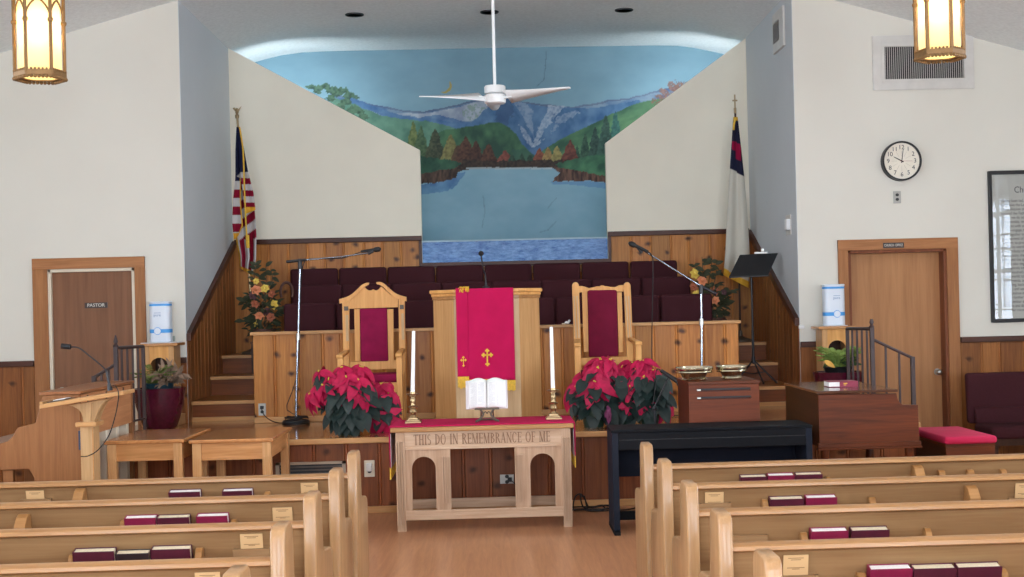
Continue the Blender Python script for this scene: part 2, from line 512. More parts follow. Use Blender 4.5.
# ---- the mural
def value_noise(x, y, seed):
    r = np.random.RandomState(seed); g = r.rand(128, 128)
    xi, yi = np.floor(x).astype(int), np.floor(y).astype(int)
    fx, fy = x - xi, y - yi
    fx = fx * fx * (3 - 2 * fx); fy = fy * fy * (3 - 2 * fy)
    a = g[xi % 128, yi % 128]; b_ = g[(xi + 1) % 128, yi % 128]; c = g[xi % 128, (yi + 1) % 128]; d = g[(xi + 1) % 128, (yi + 1) % 128]
    return (a * (1 - fx) + b_ * fx) * (1 - fy) + (c * (1 - fx) + d * fx) * fy
def fbm(x, y, seed, o=4):
    s = 0; amp = 0.5; t = 0
    for i in range(o):
        s = s + amp * value_noise(x * 2 ** i, y * 2 ** i, seed + i); t += amp; amp *= 0.55
    return s / t

def paint_mural():
    nx, nz_ = 640, 310
    xs = np.linspace(XL, XR, nx); zs = np.linspace(1.6, 4.84, nz_)
    X, Z = np.meshgrid(xs, zs)
    # the design is laid out in the photograph's measure, on the wall's own plane
    dx, dy, dz = X, YM, Z - EYE.z
    dep = dx * FWD.x + dy * FWD.y
    u = (dx * RGT.x + dy * RGT.y + dz * RGT.z) / dep; v = (dx * UPV.x + dy * UPV.y + dz * UPV.z) / dep
    px = PPX + F_PX * u; py = PPY - F_PX * v
    wob = 1.4 * (fbm(px * 0.11, py * 0.11, 50, 3) - 0.5) * 2
    wob2 = 1.6 * (fbm(px * 0.3, py * 0.3, 60, 3) - 0.5) * 2
    img = np.zeros((nz_, nx, 3))
    def c(*k): return np.array(lin(k))
    n1 = fbm(px * 0.03, py * 0.05, 1); n2 = fbm(px * 0.12, py * 0.12, 7); n3 = fbm(px * 0.5, py * 0.5, 9)
    def mix(mask, col, a=1.0):
        nonlocal img
        m = (mask * a)[..., None] if isinstance(mask, np.ndarray) else mask
        img = img * (1 - m) + col * m
    def inside(P, wx=0, wy=0):
        x, y = px + wx, py + wy
        r = np.zeros(x.shape, bool)
        for (x0, y0), (x1, y1) in zip(P, P[1:] + P[:1]):
            if y0 == y1: continue
            cr = ((y0 > y) != (y1 > y)) & (x < (x1 - x0) * (y - y0) / (y1 - y0) + x0)
            r ^= cr
        return r.astype(float)
    def two(a, b_, t):
        t = np.clip(t, 0, 1)[..., None]
        return a * (1 - t) + b_ * t
    # sky
    img[:] = two(c(112, 152, 170), c(124, 164, 182), n1 * 1.6 - .3)
    # far ranges
    far = [(330, 92), (352, 99), (365, 102), (385, 107), (405, 110), (425, 111), (445, 108), (465, 102), (485, 96), (497, 93), (508, 97), (520, 101), (535, 103), (548, 105), (560, 106), (572, 107), (590, 104), (610, 100), (628, 98), (645, 94), (660, 90), (690, 83), (730, 78), (730, 175), (330, 175)]
    edge = np.clip(fbm(px * 0.05 + py * 0.03, py * 0.16, 20), 0, 1)
    mix(inside(far, 0, wob), two(c(58, 100, 146), c(128, 152, 172), edge * 2.4 - .7))
    rid = inside(far, 0, wob) * (1 - inside(far, 0, wob - 1.8))
    mix(rid, c(78, 88, 120), 0.55)
    # pale cloud of snow on the left of the peak
    snow = [(395, 113), (430, 113), (452, 109), (470, 103), (490, 97), (497, 104), (486, 112), (470, 121), (452, 122), (430, 118), (405, 117)]
    mix(inside(snow, wob2, wob), two(c(140, 150, 172), c(190, 198, 206), n2 * 2 - .5), .75)
    gsp = inside([(463, 108), (475, 104), (486, 106), (482, 116), (470, 120), (462, 116)], wob2 * 2, wob2 * 2)
    mix(gsp * (n3 > .5), c(120, 150, 130), .7)
    # deep blue band on the left
    band = [(345, 96), (362, 101), (380, 109), (400, 115), (420, 117), (440, 115), (452, 118), (466, 122), (482, 122), (470, 130), (440, 128), (410, 122), (385, 116), (362, 108), (340, 100)]
    mix(inside(band, 0, wob), two(c(44, 92, 146), c(84, 130, 172), n2 * 2 - .5), .85)
    # middle peak, with the two snow gullies
    peak = [(462, 128), (478, 117), (490, 104), (500, 98), (508, 99), (518, 101), (545, 107), (556, 107), (575, 108), (590, 108), (610, 105), (640, 100), (640, 122), (600, 132), (570, 142), (545, 154), (532, 160), (520, 145), (500, 132)]
    mix(inside(peak, wob2, wob), two(c(44, 92, 138), c(88, 130, 170), fbm(px * .07 - py * .05, py * .05 + px * .06, 31) * 2.2 - .6), .95)
    for P, al in (([(512, 101), (526, 103), (534, 112), (532, 122), (534, 140), (529, 128), (522, 115)], .35),
                  ([(548, 105), (566, 106), (556, 116), (546, 128), (538, 142), (532, 146), (537, 130), (545, 115)], .6),
                  ([(518, 124), (526, 130), (532, 142), (536, 143), (545, 138), (538, 146), (531, 147), (524, 138)], .6),
                  ([(556, 118), (574, 110), (580, 112), (562, 124), (550, 134)], .35)):
        mix(inside(P, wob2 * 1.5, wob2) * np.clip(n3 * 2.2 - .3, 0, 1), c(188, 200, 214), al)
    mix(inside([(497, 99), (510, 98), (514, 112), (506, 128), (496, 126)], wob2 * 2, wob2), c(52, 82, 122), .6)
    # green foothills
    lhill = [(330, 95), (345, 101), (360, 107), (380, 115), (400, 119), (425, 121), (440, 124), (455, 128), (455, 175), (330, 175)]
    mix(inside(lhill, 0, wob), two(c(72, 118, 100), c(100, 146, 122), n2 * 2 - .5))
    mhill = [(430, 136), (446, 130), (462, 127), (480, 124), (498, 122), (508, 126), (516, 134), (522, 144), (530, 152), (540, 160), (540, 172), (430, 172)]
    mix(inside(mhill, 0, wob), two(c(40, 80, 66), c(76, 122, 84), fbm(px * .08, py * .06, 44) * 2.4 - .7))
    rhill = [(520, 168), (530, 160), (540, 152), (552, 144), (565, 137), (580, 130), (596, 122), (612, 114), (630, 106), (645, 101), (670, 97), (710, 92), (710, 172), (520, 172)]
    mix(inside(rhill, 0, wob), two(c(46, 90, 70), c(88, 134, 90), fbm(px * .06 + py * .05, py * .09, 45) * 2.4 - .7))
    mix(inside([(512, 150), (525, 148), (536, 156), (545, 155), (548, 165), (512, 165)], wob2, wob2), c(48, 92, 82), .6)
    # shore
    shore = [(415, 156), (440, 158), (470, 160), (500, 162), (520, 164), (545, 161), (570, 158), (612, 156), (612, 168), (560, 167.5), (520, 168), (480, 169), (464, 170.5), (440, 176), (415, 180)]
    # lake first
    mix((py > 166).astype(float), two(c(122, 166, 186), c(138, 180, 198), n1 * 1.8 - .4))
    mix(inside(shore, 0, wob2 * .6), two(c(44, 36, 34), c(84, 66, 54), n3 * 2 - .5))
    # trees
    def tree(x, top, base, hw, col1, col2, rough=1.0):
        t = np.clip((py - top) / (base - top), 0, 1)
        w = 1.25 * hw * (t ** .75) * (0.82 + 0.35 * fbm(py * .7 + x, px * .02, 70, 2)) + wob2 * .7 * rough
        m = ((np.abs(px - x) < w) & (py > top) & (py < base)).astype(float)
        mix(m, two(c(*col1), c(*col2), n3 * 2.2 - .6 + (x - px) / (hw * 4)))
    DG, LG = (30, 62, 54), (62, 98, 76)
    for a in ((577, 145, 163, 4, DG, LG), (585, 134, 163, 5.5, DG, LG), (595, 127, 165, 7, (28, 54, 52), (56, 88, 76)), (615.5, 111, 166, 8, (34, 84, 84), (60, 118, 104)), (605.6, 115, 166, 9, (32, 64, 58), (60, 96, 82)),
              (413.3, 121, 156, 6.5, (78, 96, 52), (124, 134, 74)), (421, 125, 160, 7, (56, 84, 60), (92, 116, 76)), (435, 129, 162, 9.5, (48, 58, 46), (86, 92, 66)), (450.5, 134, 163, 9, (104, 98, 58), (142, 136, 78)), (458, 145, 163, 7, (70, 52, 42), (100, 74, 54)),
              (465.6, 136, 164, 9.5, (62, 42, 36), (104, 68, 52)), (476, 140, 164, 7, (54, 38, 34), (92, 60, 48)), (488.5, 144, 164, 8, (64, 42, 36), (106, 68, 52)), (505, 150, 163, 7, (112, 56, 50), (152, 84, 66)), (512, 154, 163, 4, DG, LG),
              (539.5, 148, 164, 7, (110, 56, 46), (158, 90, 62)), (547.8, 147, 163, 6, (126, 96, 58), (168, 136, 76)), (557, 145, 162, 5.5, (120, 112, 62), (164, 150, 84)), (570.3, 140, 163, 8, (88, 46, 40), (126, 68, 54)), (530, 154, 163, 4, DG, LG), (522, 153, 163, 3, DG, LG)):
        tree(*a)
    mix(inside([(462, 160), (500, 161), (545, 160), (575, 160), (575, 167), (520, 168), (462, 169)], 0, wob2 * 1.4), two(c(40, 34, 33), c(76, 60, 50), n3 * 2 - .5))
    # banks
    lb = [(410, 154), (425, 157), (445, 159), (462, 163), (455, 168), (440, 171), (426, 174), (410, 176)]
    mix(inside(lb, 0, wob2), two(c(34, 74, 62), c(62, 110, 80), n2 * 2 - .5))
    lc_ = [(410, 174), (426, 173.5), (440, 170), (456, 168), (463, 170), (458, 172), (456, 178), (440, 182), (424, 184), (410, 187)]
    mix(inside(lc_, 0, wob2), two(c(52, 38, 34), c(104, 76, 62), fbm(px * .5, py * .12, 80) * 2.4 - .7))
    lr_ = [(410, 187), (424, 184.5), (440, 182), (456, 178), (458, 173), (466, 171.5), (463, 176), (456, 186), (448, 191), (430, 194), (410, 196)]
    mix(inside(lr_, wob2 * .5, wob2 * .6), two(c(64, 110, 158), c(100, 148, 186), n2 * 2 - .5))
    rb = [(555, 164), (570, 160), (585, 156), (612, 154), (612, 178), (598, 176), (580, 172), (560, 168)]
    mix(inside(rb, 0, wob2), two(c(40, 84, 66), c(72, 128, 88), n2 * 2 - .5))
    rc = [(550, 166), (560, 167.5), (580, 171.5), (598, 175), (612, 177), (612, 183.5), (590, 181), (570, 181), (552, 182), (555, 177), (560, 173)]
    mix(inside(rc, 0, wob2 * .8), two(c(58, 38, 34), c(118, 82, 66), fbm(px * .55, py * .1, 81) * 2.4 - .7))
    rr = [(551, 181.5), (570, 181.5), (590, 181.5), (612, 183.5), (612, 189), (592, 187), (570, 184.5), (552, 184)]
    mix(inside(rr, 0, wob2 * .4), c(92, 142, 184), .85)
    mix((np.abs(py - 168.2 - wob2 * .3) < .8) * (px > 466) * (px < 552) * 1.0, c(186, 196, 196), .7)
    # pine at the left edge, russet tree at the right edge
    for (x, y, r) in ((310, 87, 4), (318, 89, 6), (326, 86.5, 5), (332, 90, 6), (337, 94, 5), (343, 91, 5), (349, 95, 6), (355, 97, 4), (346, 102, 5), (340, 107, 5), (353, 109, 6), (359, 112, 5), (364, 117, 5), (351, 118, 6), (330, 98, 5), (360, 120, 5), (336, 112, 6)):
        d = np.hypot(px - x, (py - y) * 1.5) + wob2 * 2.2
        mix((d < r).astype(float), two(c(26, 56, 44), c(78, 112, 84), n3 * 2.4 - .5 + (y - py) / 14), .95)
    for (x, y, r) in ((664, 92, 5), (672, 87, 6), (680, 84, 5), (660, 97, 4), (668, 96, 5), (678, 93, 5), (686, 86, 5), (655, 101, 4), (664, 103, 5)):
        d = np.hypot(px - x, (py - y) * 1.3) + wob2 * 2.2
        mix((d < r) * (n3 > .38) * 1.0, two(c(104, 68, 62), c(150, 106, 88), n3 * 2.4 - .7), .85)
    # moon
    moon = (np.hypot(px - 444.5, py - 86) < 7.2) & (np.hypot(px - 441.6, py - 83.8) > 8.2) & (px > 441)
    mix(moon.astype(float), c(176, 156, 72), .95)
    # old cracks in the plaster
    def crack(P, w=.45, a=.5):
        for (x0, y0), (x1, y1) in zip(P, P[1:]):
            L2 = (x1 - x0) ** 2 + (y1 - y0) ** 2
            t = np.clip(((px - x0) * (x1 - x0) + (py - y0) * (y1 - y0)) / L2, 0, 1)
            d = np.hypot(px + wob2 * .4 - (x0 + t * (x1 - x0)), py - (y0 + t * (y1 - y0)))
            mix((d < w).astype(float), c(70, 92, 104), a)
    crack([(546, 52), (545.5, 66), (544, 80), (537, 86)]); crack([(483, 196), (485, 210), (482, 228)], .4, .35); crack([(540, 232), (548, 230), (556, 222)], .6, .25); crack([(556, 198), (548, 208)], .6, .25)
    g_ = img.mean(-1, keepdims=True); img = (g_ + (img - g_) * .88) * .98
    P = np.stack([X, np.full_like(X, YM), Z], -1).reshape(-1, 3)
    me = bpy.data.meshes.new('wall_mural')
    idx = np.arange(nx * nz_).reshape(nz_, nx)
    q = np.stack([idx[:-1, :-1], idx[:-1, 1:], idx[1:, 1:], idx[1:, :-1]], -1).reshape(-1, 4)
    me.vertices.add(len(P)); me.vertices.foreach_set('co', P.astype(np.float32).ravel())
    me.loops.add(q.size); me.loops.foreach_set('vertex_index', q.astype(np.int32).ravel())
    me.polygons.add(len(q)); me.polygons.foreach_set('loop_start', np.arange(0, q.size, 4, dtype=np.int32))
    me.update(calc_edges=True)
    a = me.color_attributes.new('paint', 'FLOAT_COLOR', 'POINT')
    col = np.concatenate([np.clip(img, 0, 1), np.ones((nz_, nx, 1))], -1).reshape(-1, 4)
    a.data.foreach_set('color', col.astype(np.float32).ravel())
    me.materials.append(vcol_mat('mural_paint', 0.6))
    return me
wm = struct(MB().box(XL - .1, XR + .1, YM + 0.004, YM + .15, 0, 4.95), 'wall_mural', SCREEN)
mo = bpy.data.objects.new('painted_landscape', paint_mural()); C.objects.link(mo); mo.parent = wm
mo['label'] = 'painted lake and mountain landscape on the baptistry wall'

# ---- platform, choir tiers, side steps
PX0, PX1 = -3.42, 3.42
plat = thing('platform', (0, PY, 0)); plat['kind'] = 'structure'
MB().box(PX0, XL - .15, PY + 0.03, YD - .002, 0.0, PZ - 0.035).box(XL - .15, XR + .15, PY + .03, YD - .002, 0, PZ - .035).box(XR + .15, PX1, PY + 0.03, YD - .002, 0.0, PZ - 0.035).build('core', PINE_RED_SHADED, plat)
MB().box(PX0 - .03, PX1 + .03, PY - 0.005, YD - .002, PZ - 0.034, PZ).box(XL + .002, XR - .002, YD - .002, YB - .002, PZ - .034, PZ).build('deck', PLATM, plat)
MB().box(PX0 - .05, PX1 + .05, PY - 0.045, PY - 0.004, PZ - 0.045, PZ).build('nosing', TRIM_OAK, plat, bevel=0.008)
planks('front_boards', (PX0, PY + .03), (PX1, PY + .03), lambda t: 0.05, lambda t: PZ - .045, PINE_RED_SHADED, plat, seed=5, wid=(0.17, 0.27), thick=.028)
MB().box(PX0, PX1, PY - .012, PY + .03, 0, .055).build('base_strip', TRIM_OAK, plat, bevel=0.004)

tiers = thing('floor_choir_tiers', (0, 13.7, PZ)); tiers['kind'] = 'structure'
TZ = (0.817, 1.013, 1.21); TY = (13.7, 14.62, 15.24, YB - .03)
for k in range(3):
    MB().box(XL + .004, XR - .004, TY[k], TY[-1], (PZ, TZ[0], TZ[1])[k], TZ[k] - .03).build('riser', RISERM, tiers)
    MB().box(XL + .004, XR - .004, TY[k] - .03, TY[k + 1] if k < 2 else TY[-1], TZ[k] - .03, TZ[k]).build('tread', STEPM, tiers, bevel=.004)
    MB().box(XL + .004, XR - .004, TY[k] - .042, TY[k] - .03, TZ[k] - .034, TZ[k] - .001).build('nosing', TRIM_OAK, tiers)
for sgn, xw in ((-1, XL), (1, XR)):
    mb = MB(); x0 = xw + (0.004 if sgn < 0 else -0.004)
    mb.box(x0, x0 - sgn * .62, TY[0] - .022, TY[0] - .002, PZ, PZ + .04)
    mb.build('base_strip', TRIM_OAK, tiers)

# ---- choir rail wall
CW0, CW1, CWY = ax(253.5, 380, 13.27), ax(739.5, 370, 13.27), 13.27
cz = az(497, 326.2, CWY)
cw = thing('wall_choir_rail', (0, CWY, PZ)); cw['kind'] = 'structure'
MB().box(CW0 + .01, CW1 - .01, CWY + .024, CWY + .1, PZ, cz - .03).box(CW0 + .01, CW0 + .08, CWY + .1, TY[0] - .05, PZ, cz - .03).box(CW1 - .08, CW1 - .01, CWY + .1, TY[0] - .05, PZ, cz - .03).build('core', PINE_DK_SHADED, cw)
planks('front_boards', (CW0, CWY + .024), (CW1, CWY + .024), lambda t: PZ + .05, lambda t: cz - .03, PINE, cw, seed=11, wid=(.15, .24), thick=.024)
planks('end_boards', (CW0 + .01, TY[0] - .05), (CW0 + .01, CWY + .02), lambda t: PZ + .02, lambda t: cz - .03, PINE, cw, n=(-1, 0), seed=3, thick=.012)
planks('end_boards', (CW1 - .01, TY[0] - .05), (CW1 - .01, CWY + .02), lambda t: PZ + .02, lambda t: cz - .03, PINE, cw, n=(1, 0), seed=4, thick=.012)
MB().box(CW0 - .02, CW1 + .02, CWY - .035, CWY + .13, cz - .03, cz).box(CW0 - .02, CW0 + .1, CWY + .13, TY[0] - .05, cz - .03, cz).box(CW1 - .1, CW1 + .02, CWY + .13, TY[0] - .05, cz - .03, cz).build('cap', TRIM_OAK, cw, bevel=.006)
MB().box(CW0, CW1, CWY - .012, CWY + .02, PZ, PZ + .055).build('base_strip', TRIM_OAK, cw, bevel=.005)

# ---- wainscots
WZ = 2.475
wb = thing('wall_wainscot_back', (0, YB, 1.2)); wb['kind'] = 'structure'
planks('boards', (XL + .002, YB - .001), (ol - .035, YB - .001), lambda t: 1.2, lambda t: WZ - .03, PINE, wb, seed=21, wid=(.17, .21), thick=.02)
planks('boards', (orr + .035, YB - .001), (XR - .002, YB - .001), lambda t: 1.2, lambda t: WZ - .03, PINE, wb, seed=27, wid=(.18, .24), thick=.02)
planks('boards', (ol - .035, YB - .001), (orr + .035, YB - .001), lambda t: 1.2, lambda t: zledge - .14, PINE, wb, seed=24, wid=(.18, .24), thick=.014)
MB().box(XL + .02, ol - .002, YB - .05, YB - .001, WZ - .035, WZ + .02).box(orr + .002, XR - .02, YB - .05, YB - .001, WZ - .035, WZ + .02).build('cap', TRIM_DK, wb, bevel=.006)
def side_wains(nm, xw, sgn, seed):
    r = thing(nm, (xw, YD, PZ)); r['kind'] = 'structure'
    z0, z1 = 1.447, 2.45
    L = YB - .015 - (YD + .01)
    zt = lambda t: z0 + (z1 - z0) * t / L
    planks('boards', (xw, YD + .01), (xw, YB - .015), lambda t: PZ, lambda t: zt(t) - .03, PINE_DK_SHADED, r, n=(-sgn, 0), seed=seed, wid=(.1, .17), thick=.018)
    a, b_ = xw - sgn * .001, xw - sgn * .045
    ya, yb = YD - .01, YB - .06
    MB().hexa([(a, ya, z0 - .04), (b_, ya, z0 - .04), (b_, yb, z1 - .04), (a, yb, z1 - .04), (a, ya, z0 + .03), (b_, ya, z0 + .03), (b_, yb, z1 + .03), (a, yb, z1 + .03)]).build('cap', TRIM_DK, r)
side_wains('wall_wainscot_recess_left', XL, -1, 31)
side_wains('wall_wainscot_recess_right', XR, 1, 32)
def door_wains(nm, runs, seed):
    r = thing(nm, (runs[0][0], YD, 0)); r['kind'] = 'structure'
    for i, (a, b_, z) in enumerate(runs):
        if b_ - a < .05: continue
        planks('boards', (a, YD - .001), (b_, YD - .001), lambda t: .08, lambda t: z - .03, PINE_DK_SHADED, r, seed=seed + i, wid=(.14, .24), thick=.018)
        MB().box(a, b_, YD - .045, YD - .001, z - .04, z + .015).build('cap', TRIM_DK, r, bevel=.005)
        MB().box(a, b_, YD - .022, YD - .001, 0, .09).build('base', TRIM_DK, r)
cl0, cl1 = ax(35.5, 380, YD), ax(147.5, 360, YD)
cr0, cr1 = ax(838.5, 300, YD), ax(959.5, 340, YD)
door_wains('wall_wainscot_left', [(-SX, cl0 - .004, az(20, 362.5, YD)), (cl1 + .004, XL - .002, az(172, 359, YD))], 41)
door_wains('wall_wainscot_right', [(XR + .002, cr0 - .004, az(805, 343, YD)), (cr1 + .004, SX, az(1000, 337.5, YD))], 47)
struct(MB().box(XR - .01, XR + .045, YD - .03, YD - .001, 1.375, 1.41), 'trim_corner_block', WHITE, bevel=.008)

# ---- doors
KNOB = STEEL
def door(nm, a, b_, z, ca, cb, rec, veneer, lab, sign, sign_pos, white, knob_x):
    r = thing(nm, ((a + b_) / 2, YD, 0)); r['kind'] = 'structure'; r['label'] = lab
    y = YD
    ct = 0.105
    MB().box(ca, a, y - .028, y - .001, 0, z + ct).box(b_, cb, y - .028, y - .001, 0, z + ct).build('side_casing', CASING, r, bevel=.004)
    MB().box(ca, cb, y - .03, y - .001, z, z + ct).build('head_casing', wood('head_casing', (188, 130, 84), (156, 102, 62), 'x'), r, bevel=.004)
    jm = CREAM if white else wood('door_jamb', (136, 78, 48), (110, 60, 36), 'z')
    MB().box(a, a + .03, y - .012, y + rec + .05, 0, z).box(b_ - .03, b_, y - .012, y + rec + .05, 0, z).box(a, b_, y - .012, y + rec + .05, z - .03, z).build('jamb', jm, r, bevel=.003)
    sl = MB().box(a + .0301, b_ - .0301, y + rec, y + rec + .045, .002, z - .0301).build('slab', veneer, r)
    kz = .96
    kb = MB(); kb.cyl((knob_x, y + rec - .002, kz), (knob_x, y + rec - .012, kz), .033); kb.cyl((knob_x, y + rec - .01, kz), (knob_x, y + rec - .05, kz), .011); kb.ball((knob_x, y + rec - .065, kz), .029)
    kb.build('knob', KNOB, sl, smooth=40)
    return r, sl
d1, s1 = door('door_1', dl0, dl1, dzl, cl0, cl1, .03, DOOR_V, 'dark veneered door with a PASTOR sign', 0, 0, True, dl0 + .1)
d2, s2 = door('door_2', dr0, dr1, dzr, cr0, cr1, .13, DOOR_V2, 'light brown veneered door under a church office sign', 0, 0, False, 0)
# move the office door knob to where it shows, near the right edge
for o in kids(s2):
    o.location.x = ax(938.5, 372, YD + .09)
    o.location.z = az(938.5, 372, YD + .09) - .96
SIGNB = plain('sign_brown', (58, 44, 42), 0.4)
SIGNT = plain('sign_letters', (226, 220, 208), 0.6)
p = at(96.2, 305.3, YD + .025)
sg = MB().box(p.x - .108, p.x + .108, YD + .018, YD + .028, p.z - .026, p.z + .026).build('sign', SIGNB, s1)
text('PASTOR', 'lettering', SIGNT, .046, (p.x, YD + .0172, p.z), sg)
p = at(893.5, 245.3, YD - .035)
sg = MB().box(p.x - .102, p.x + .102, YD - .042, YD - .031, p.z - .026, p.z + .026).build('sign', SIGNB, d2)
text('CHURCH', 'lettering', SIGNT, .034, (p.x - .044, YD - .0428, p.z), sg, sx=.68)
text('OFFICE', 'lettering', SIGNT, .034, (p.x + .052, YD - .0428, p.z), sg, sx=.68)

# ---- the rest of the church: side walls with arched windows, rear wall
def win_shape(w, h, n=10):
    """pointed-arch outline, base centre at the origin"""
    pts = [(w / 2, 0), (w / 2, h - w * .8)]
    pts += [(w / 2 - w / 2 * (1 - math.cos(t)) , h - w * .8 + w * .8 * math.sin(t)) for t in [PI / 2 * i / n for i in range(1, n + 1)]]
    pts += [(-x, z) for x, z in reversed(pts[:-1])]
    return pts
GLASS, gnt, gb = new_mat('window_glass')
gnt.nodes.remove(gb)
_tr = N(gnt, 'ShaderNodeBsdfTransparent'); _gl = N(gnt, 'ShaderNodeBsdfGlossy', Roughness=0.02); _fr = N(gnt, 'ShaderNodeFresnel', IOR=1.45); _mx = N(gnt, 'ShaderNodeMixShader')
_tr.inputs[0].default_value = (.95, .97, 1, 1)
gnt.links.new(_fr.outputs[0], _mx.inputs[0]); gnt.links.new(_tr.outputs[0], _mx.inputs[1]); gnt.links.new(_gl.outputs[0], _mx.inputs[2])
gnt.links.new(_mx.outputs[0], gnt.nodes['Material Output'].inputs[0])
SASH = plain('white_sash', (230, 230, 228), .4)

def wall_with_windows(nm, length0, length1, top, centers, w, h, sill, to_world, first, light):
    """a wall in a (u,z) plane pierced by arched windows; to_world(u, off, z) gives the place"""
    mb = MB(); th = .12
    def P(poly, a=0, b_=th):
        n = len(poly)
        vs = [to_world(u, a, z) for u, z in poly] + [to_world(u, b_, z) for u, z in poly]
        mb.add(vs, [tuple(range(n - 1, -1, -1)), tuple(range(n, 2 * n))] + [(i, (i + 1) % n, n + (i + 1) % n, n + i) for i in range(n)])
    cur = length0
    sh = win_shape(w, h)
    half = len(sh) // 2
    for c in centers:
        P([(cur, 0), (c - w / 2, 0), (c - w / 2, top), (cur, top)])
        P([(c - w / 2, 0), (c + w / 2, 0), (c + w / 2, sill), (c - w / 2, sill)])
        up = [(c + x, sill + z) for x, z in sh[1:-1]]
        for (x0, z0), (x1, z1) in zip(up, up[1:]):
            P([(x0, z0), (x0, top), (x1, top), (x1, z1)])
        cur = c + w / 2
    P([(cur, 0), (length1, 0), (length1, top), (cur, top)])
    struct(mb, nm, WALL)
    for i, c in enumerate(centers):
        f = MB()
        inner = [(x * .9, z * .965 + .035) for x, z in sh]
        n = len(sh)
        for a in range(n):
            b_ = (a + 1) % n
            q = [sh[a], sh[b_], inner[b_], inner[a]]
            vs = [to_world(c + x, .03, sill + z) for x, z in q] + [to_world(c + x, .09, sill + z) for x, z in q]
            f.hexa(vs)
        for (u0, u1, z0, z1) in ((-.018, .018, .05, h - .1), (-w * .45, w * .45, h * .36, h * .36 + .05), (-w * .45, w * .45, h - w * .8 - .03, h - w * .8 + .03), (-w * .45, w * .45, h * .18, h * .18 + .02), (-w * .45, w * .45, h * .54, h * .54 + .02)):
            q = [(u0, z0), (u1, z0), (u1, z1), (u0, z1)]
            f.hexa([to_world(c + x, .04, sill + z) for x, z in q] + [to_world(c + x, .075, sill + z) for x, z in q])
        wd = struct(f, 'window_%d' % (first + i), SASH)
        g = MB(); q = [to_world(c + x, .058, sill + z) for x, z in inner]; g.add(q, [tuple(range(len(q)))])
        g.build('pane', GLASS, wd)
        ld = bpy.data.lights.new('daylight', 'AREA'); ld.shape = 'RECTANGLE'; ld.size = w * .95; ld.size_y = h * .95
        ld.energy = light; ld.color = (0.83, 0.92, 1.0)
        lo = bpy.data.objects.new('daylight', ld); C.objects.link(lo)
        p0 = Vector(to_world(c, .4, sill + h / 2)); p1 = Vector(to_world(c, -1, sill + h / 2 + .5))
        lo.location = p0
        lo.rotation_euler = (p1 - p0).to_track_quat('-Z', 'Y').to_euler()
SIDE_L, REAR_L = 240, 330
wall_with_windows('wall_side_left', YR, YD + .3, 4.0, [-1.6, 1.6, 4.8, 8.6], 1.15, 2.6, 1.0, lambda u, o, z: (-SX - o, u, z), 1, SIDE_L)
wall_with_windows('wall_side_right', YR, YD + .3, 4.0, [-1.6, 1.6, 5.2, 9.55], 1.15, 2.6, 1.0, lambda u, o, z: (SX + o, u, z), 5, SIDE_L * 1.1)
wall_with_windows('wall_rear', -SX - .25, SX + .25, 4.9, [-3.9, -1.3, 1.3, 3.9], 1.5, 3.0, .9, lambda u, o, z: (u, YR - o, z), 9, REAR_L)

# ---- lights hidden behind the two angled walls of the baptistry
for nm, x0, z0, x1, z1, e in (('left', -2.75, 4.35, -1.75, 3.8, 17), ('right', 2.72, 4.35, 1.9, 3.75, 15)):
    ld = bpy.data.lights.new('baptistry_tube', 'AREA'); ld.shape = 'RECTANGLE'
    ld.size = math.hypot(x1 - x0, z1 - z0); ld.size_y = .12; ld.energy = e; ld.color = (.86, .95, 1.0)
    lo = bpy.data.objects.new('baptistry_tube_light', ld); C.objects.link(lo)
    lo.location = ((x0 + x1) / 2, YB + .15, (z0 + z1) / 2 - .06)
    xa = Vector((x1 - x0, 0, z1 - z0)).normalized(); zz = Vector((0, -1, 0)); ya = zz.cross(xa)
    lo.rotation_euler = Matrix((xa, ya, zz)).transposed().to_euler()

# ---- sky outside
w = bpy.data.worlds.new('World'); bpy.context.scene.world = w; w.use_nodes = True
bg = w.node_tree.nodes['Background']; bg.inputs[0].default_value = (.78, .87, 1, 1); bg.inputs[1].default_value = 8.0
vs = bpy.context.scene.view_settings
vs.view_transform = 'Standard'; vs.look = 'None'; vs.gamma = 1.0; vs.exposure = -0.24; vs.use_curve_mapping = False
# ================================================================== PEWS AND WHAT STANDS IN THEM
PEW_Y = [7.2, 6.40, 5.57, 4.76, 3.92]
AL, AR = -0.737, 0.737
END_Z, RAIL_Z = 0.926, 0.815
LEN = 4.7
ORD = ['front', 'second', 'third', 'fourth', 'fifth']

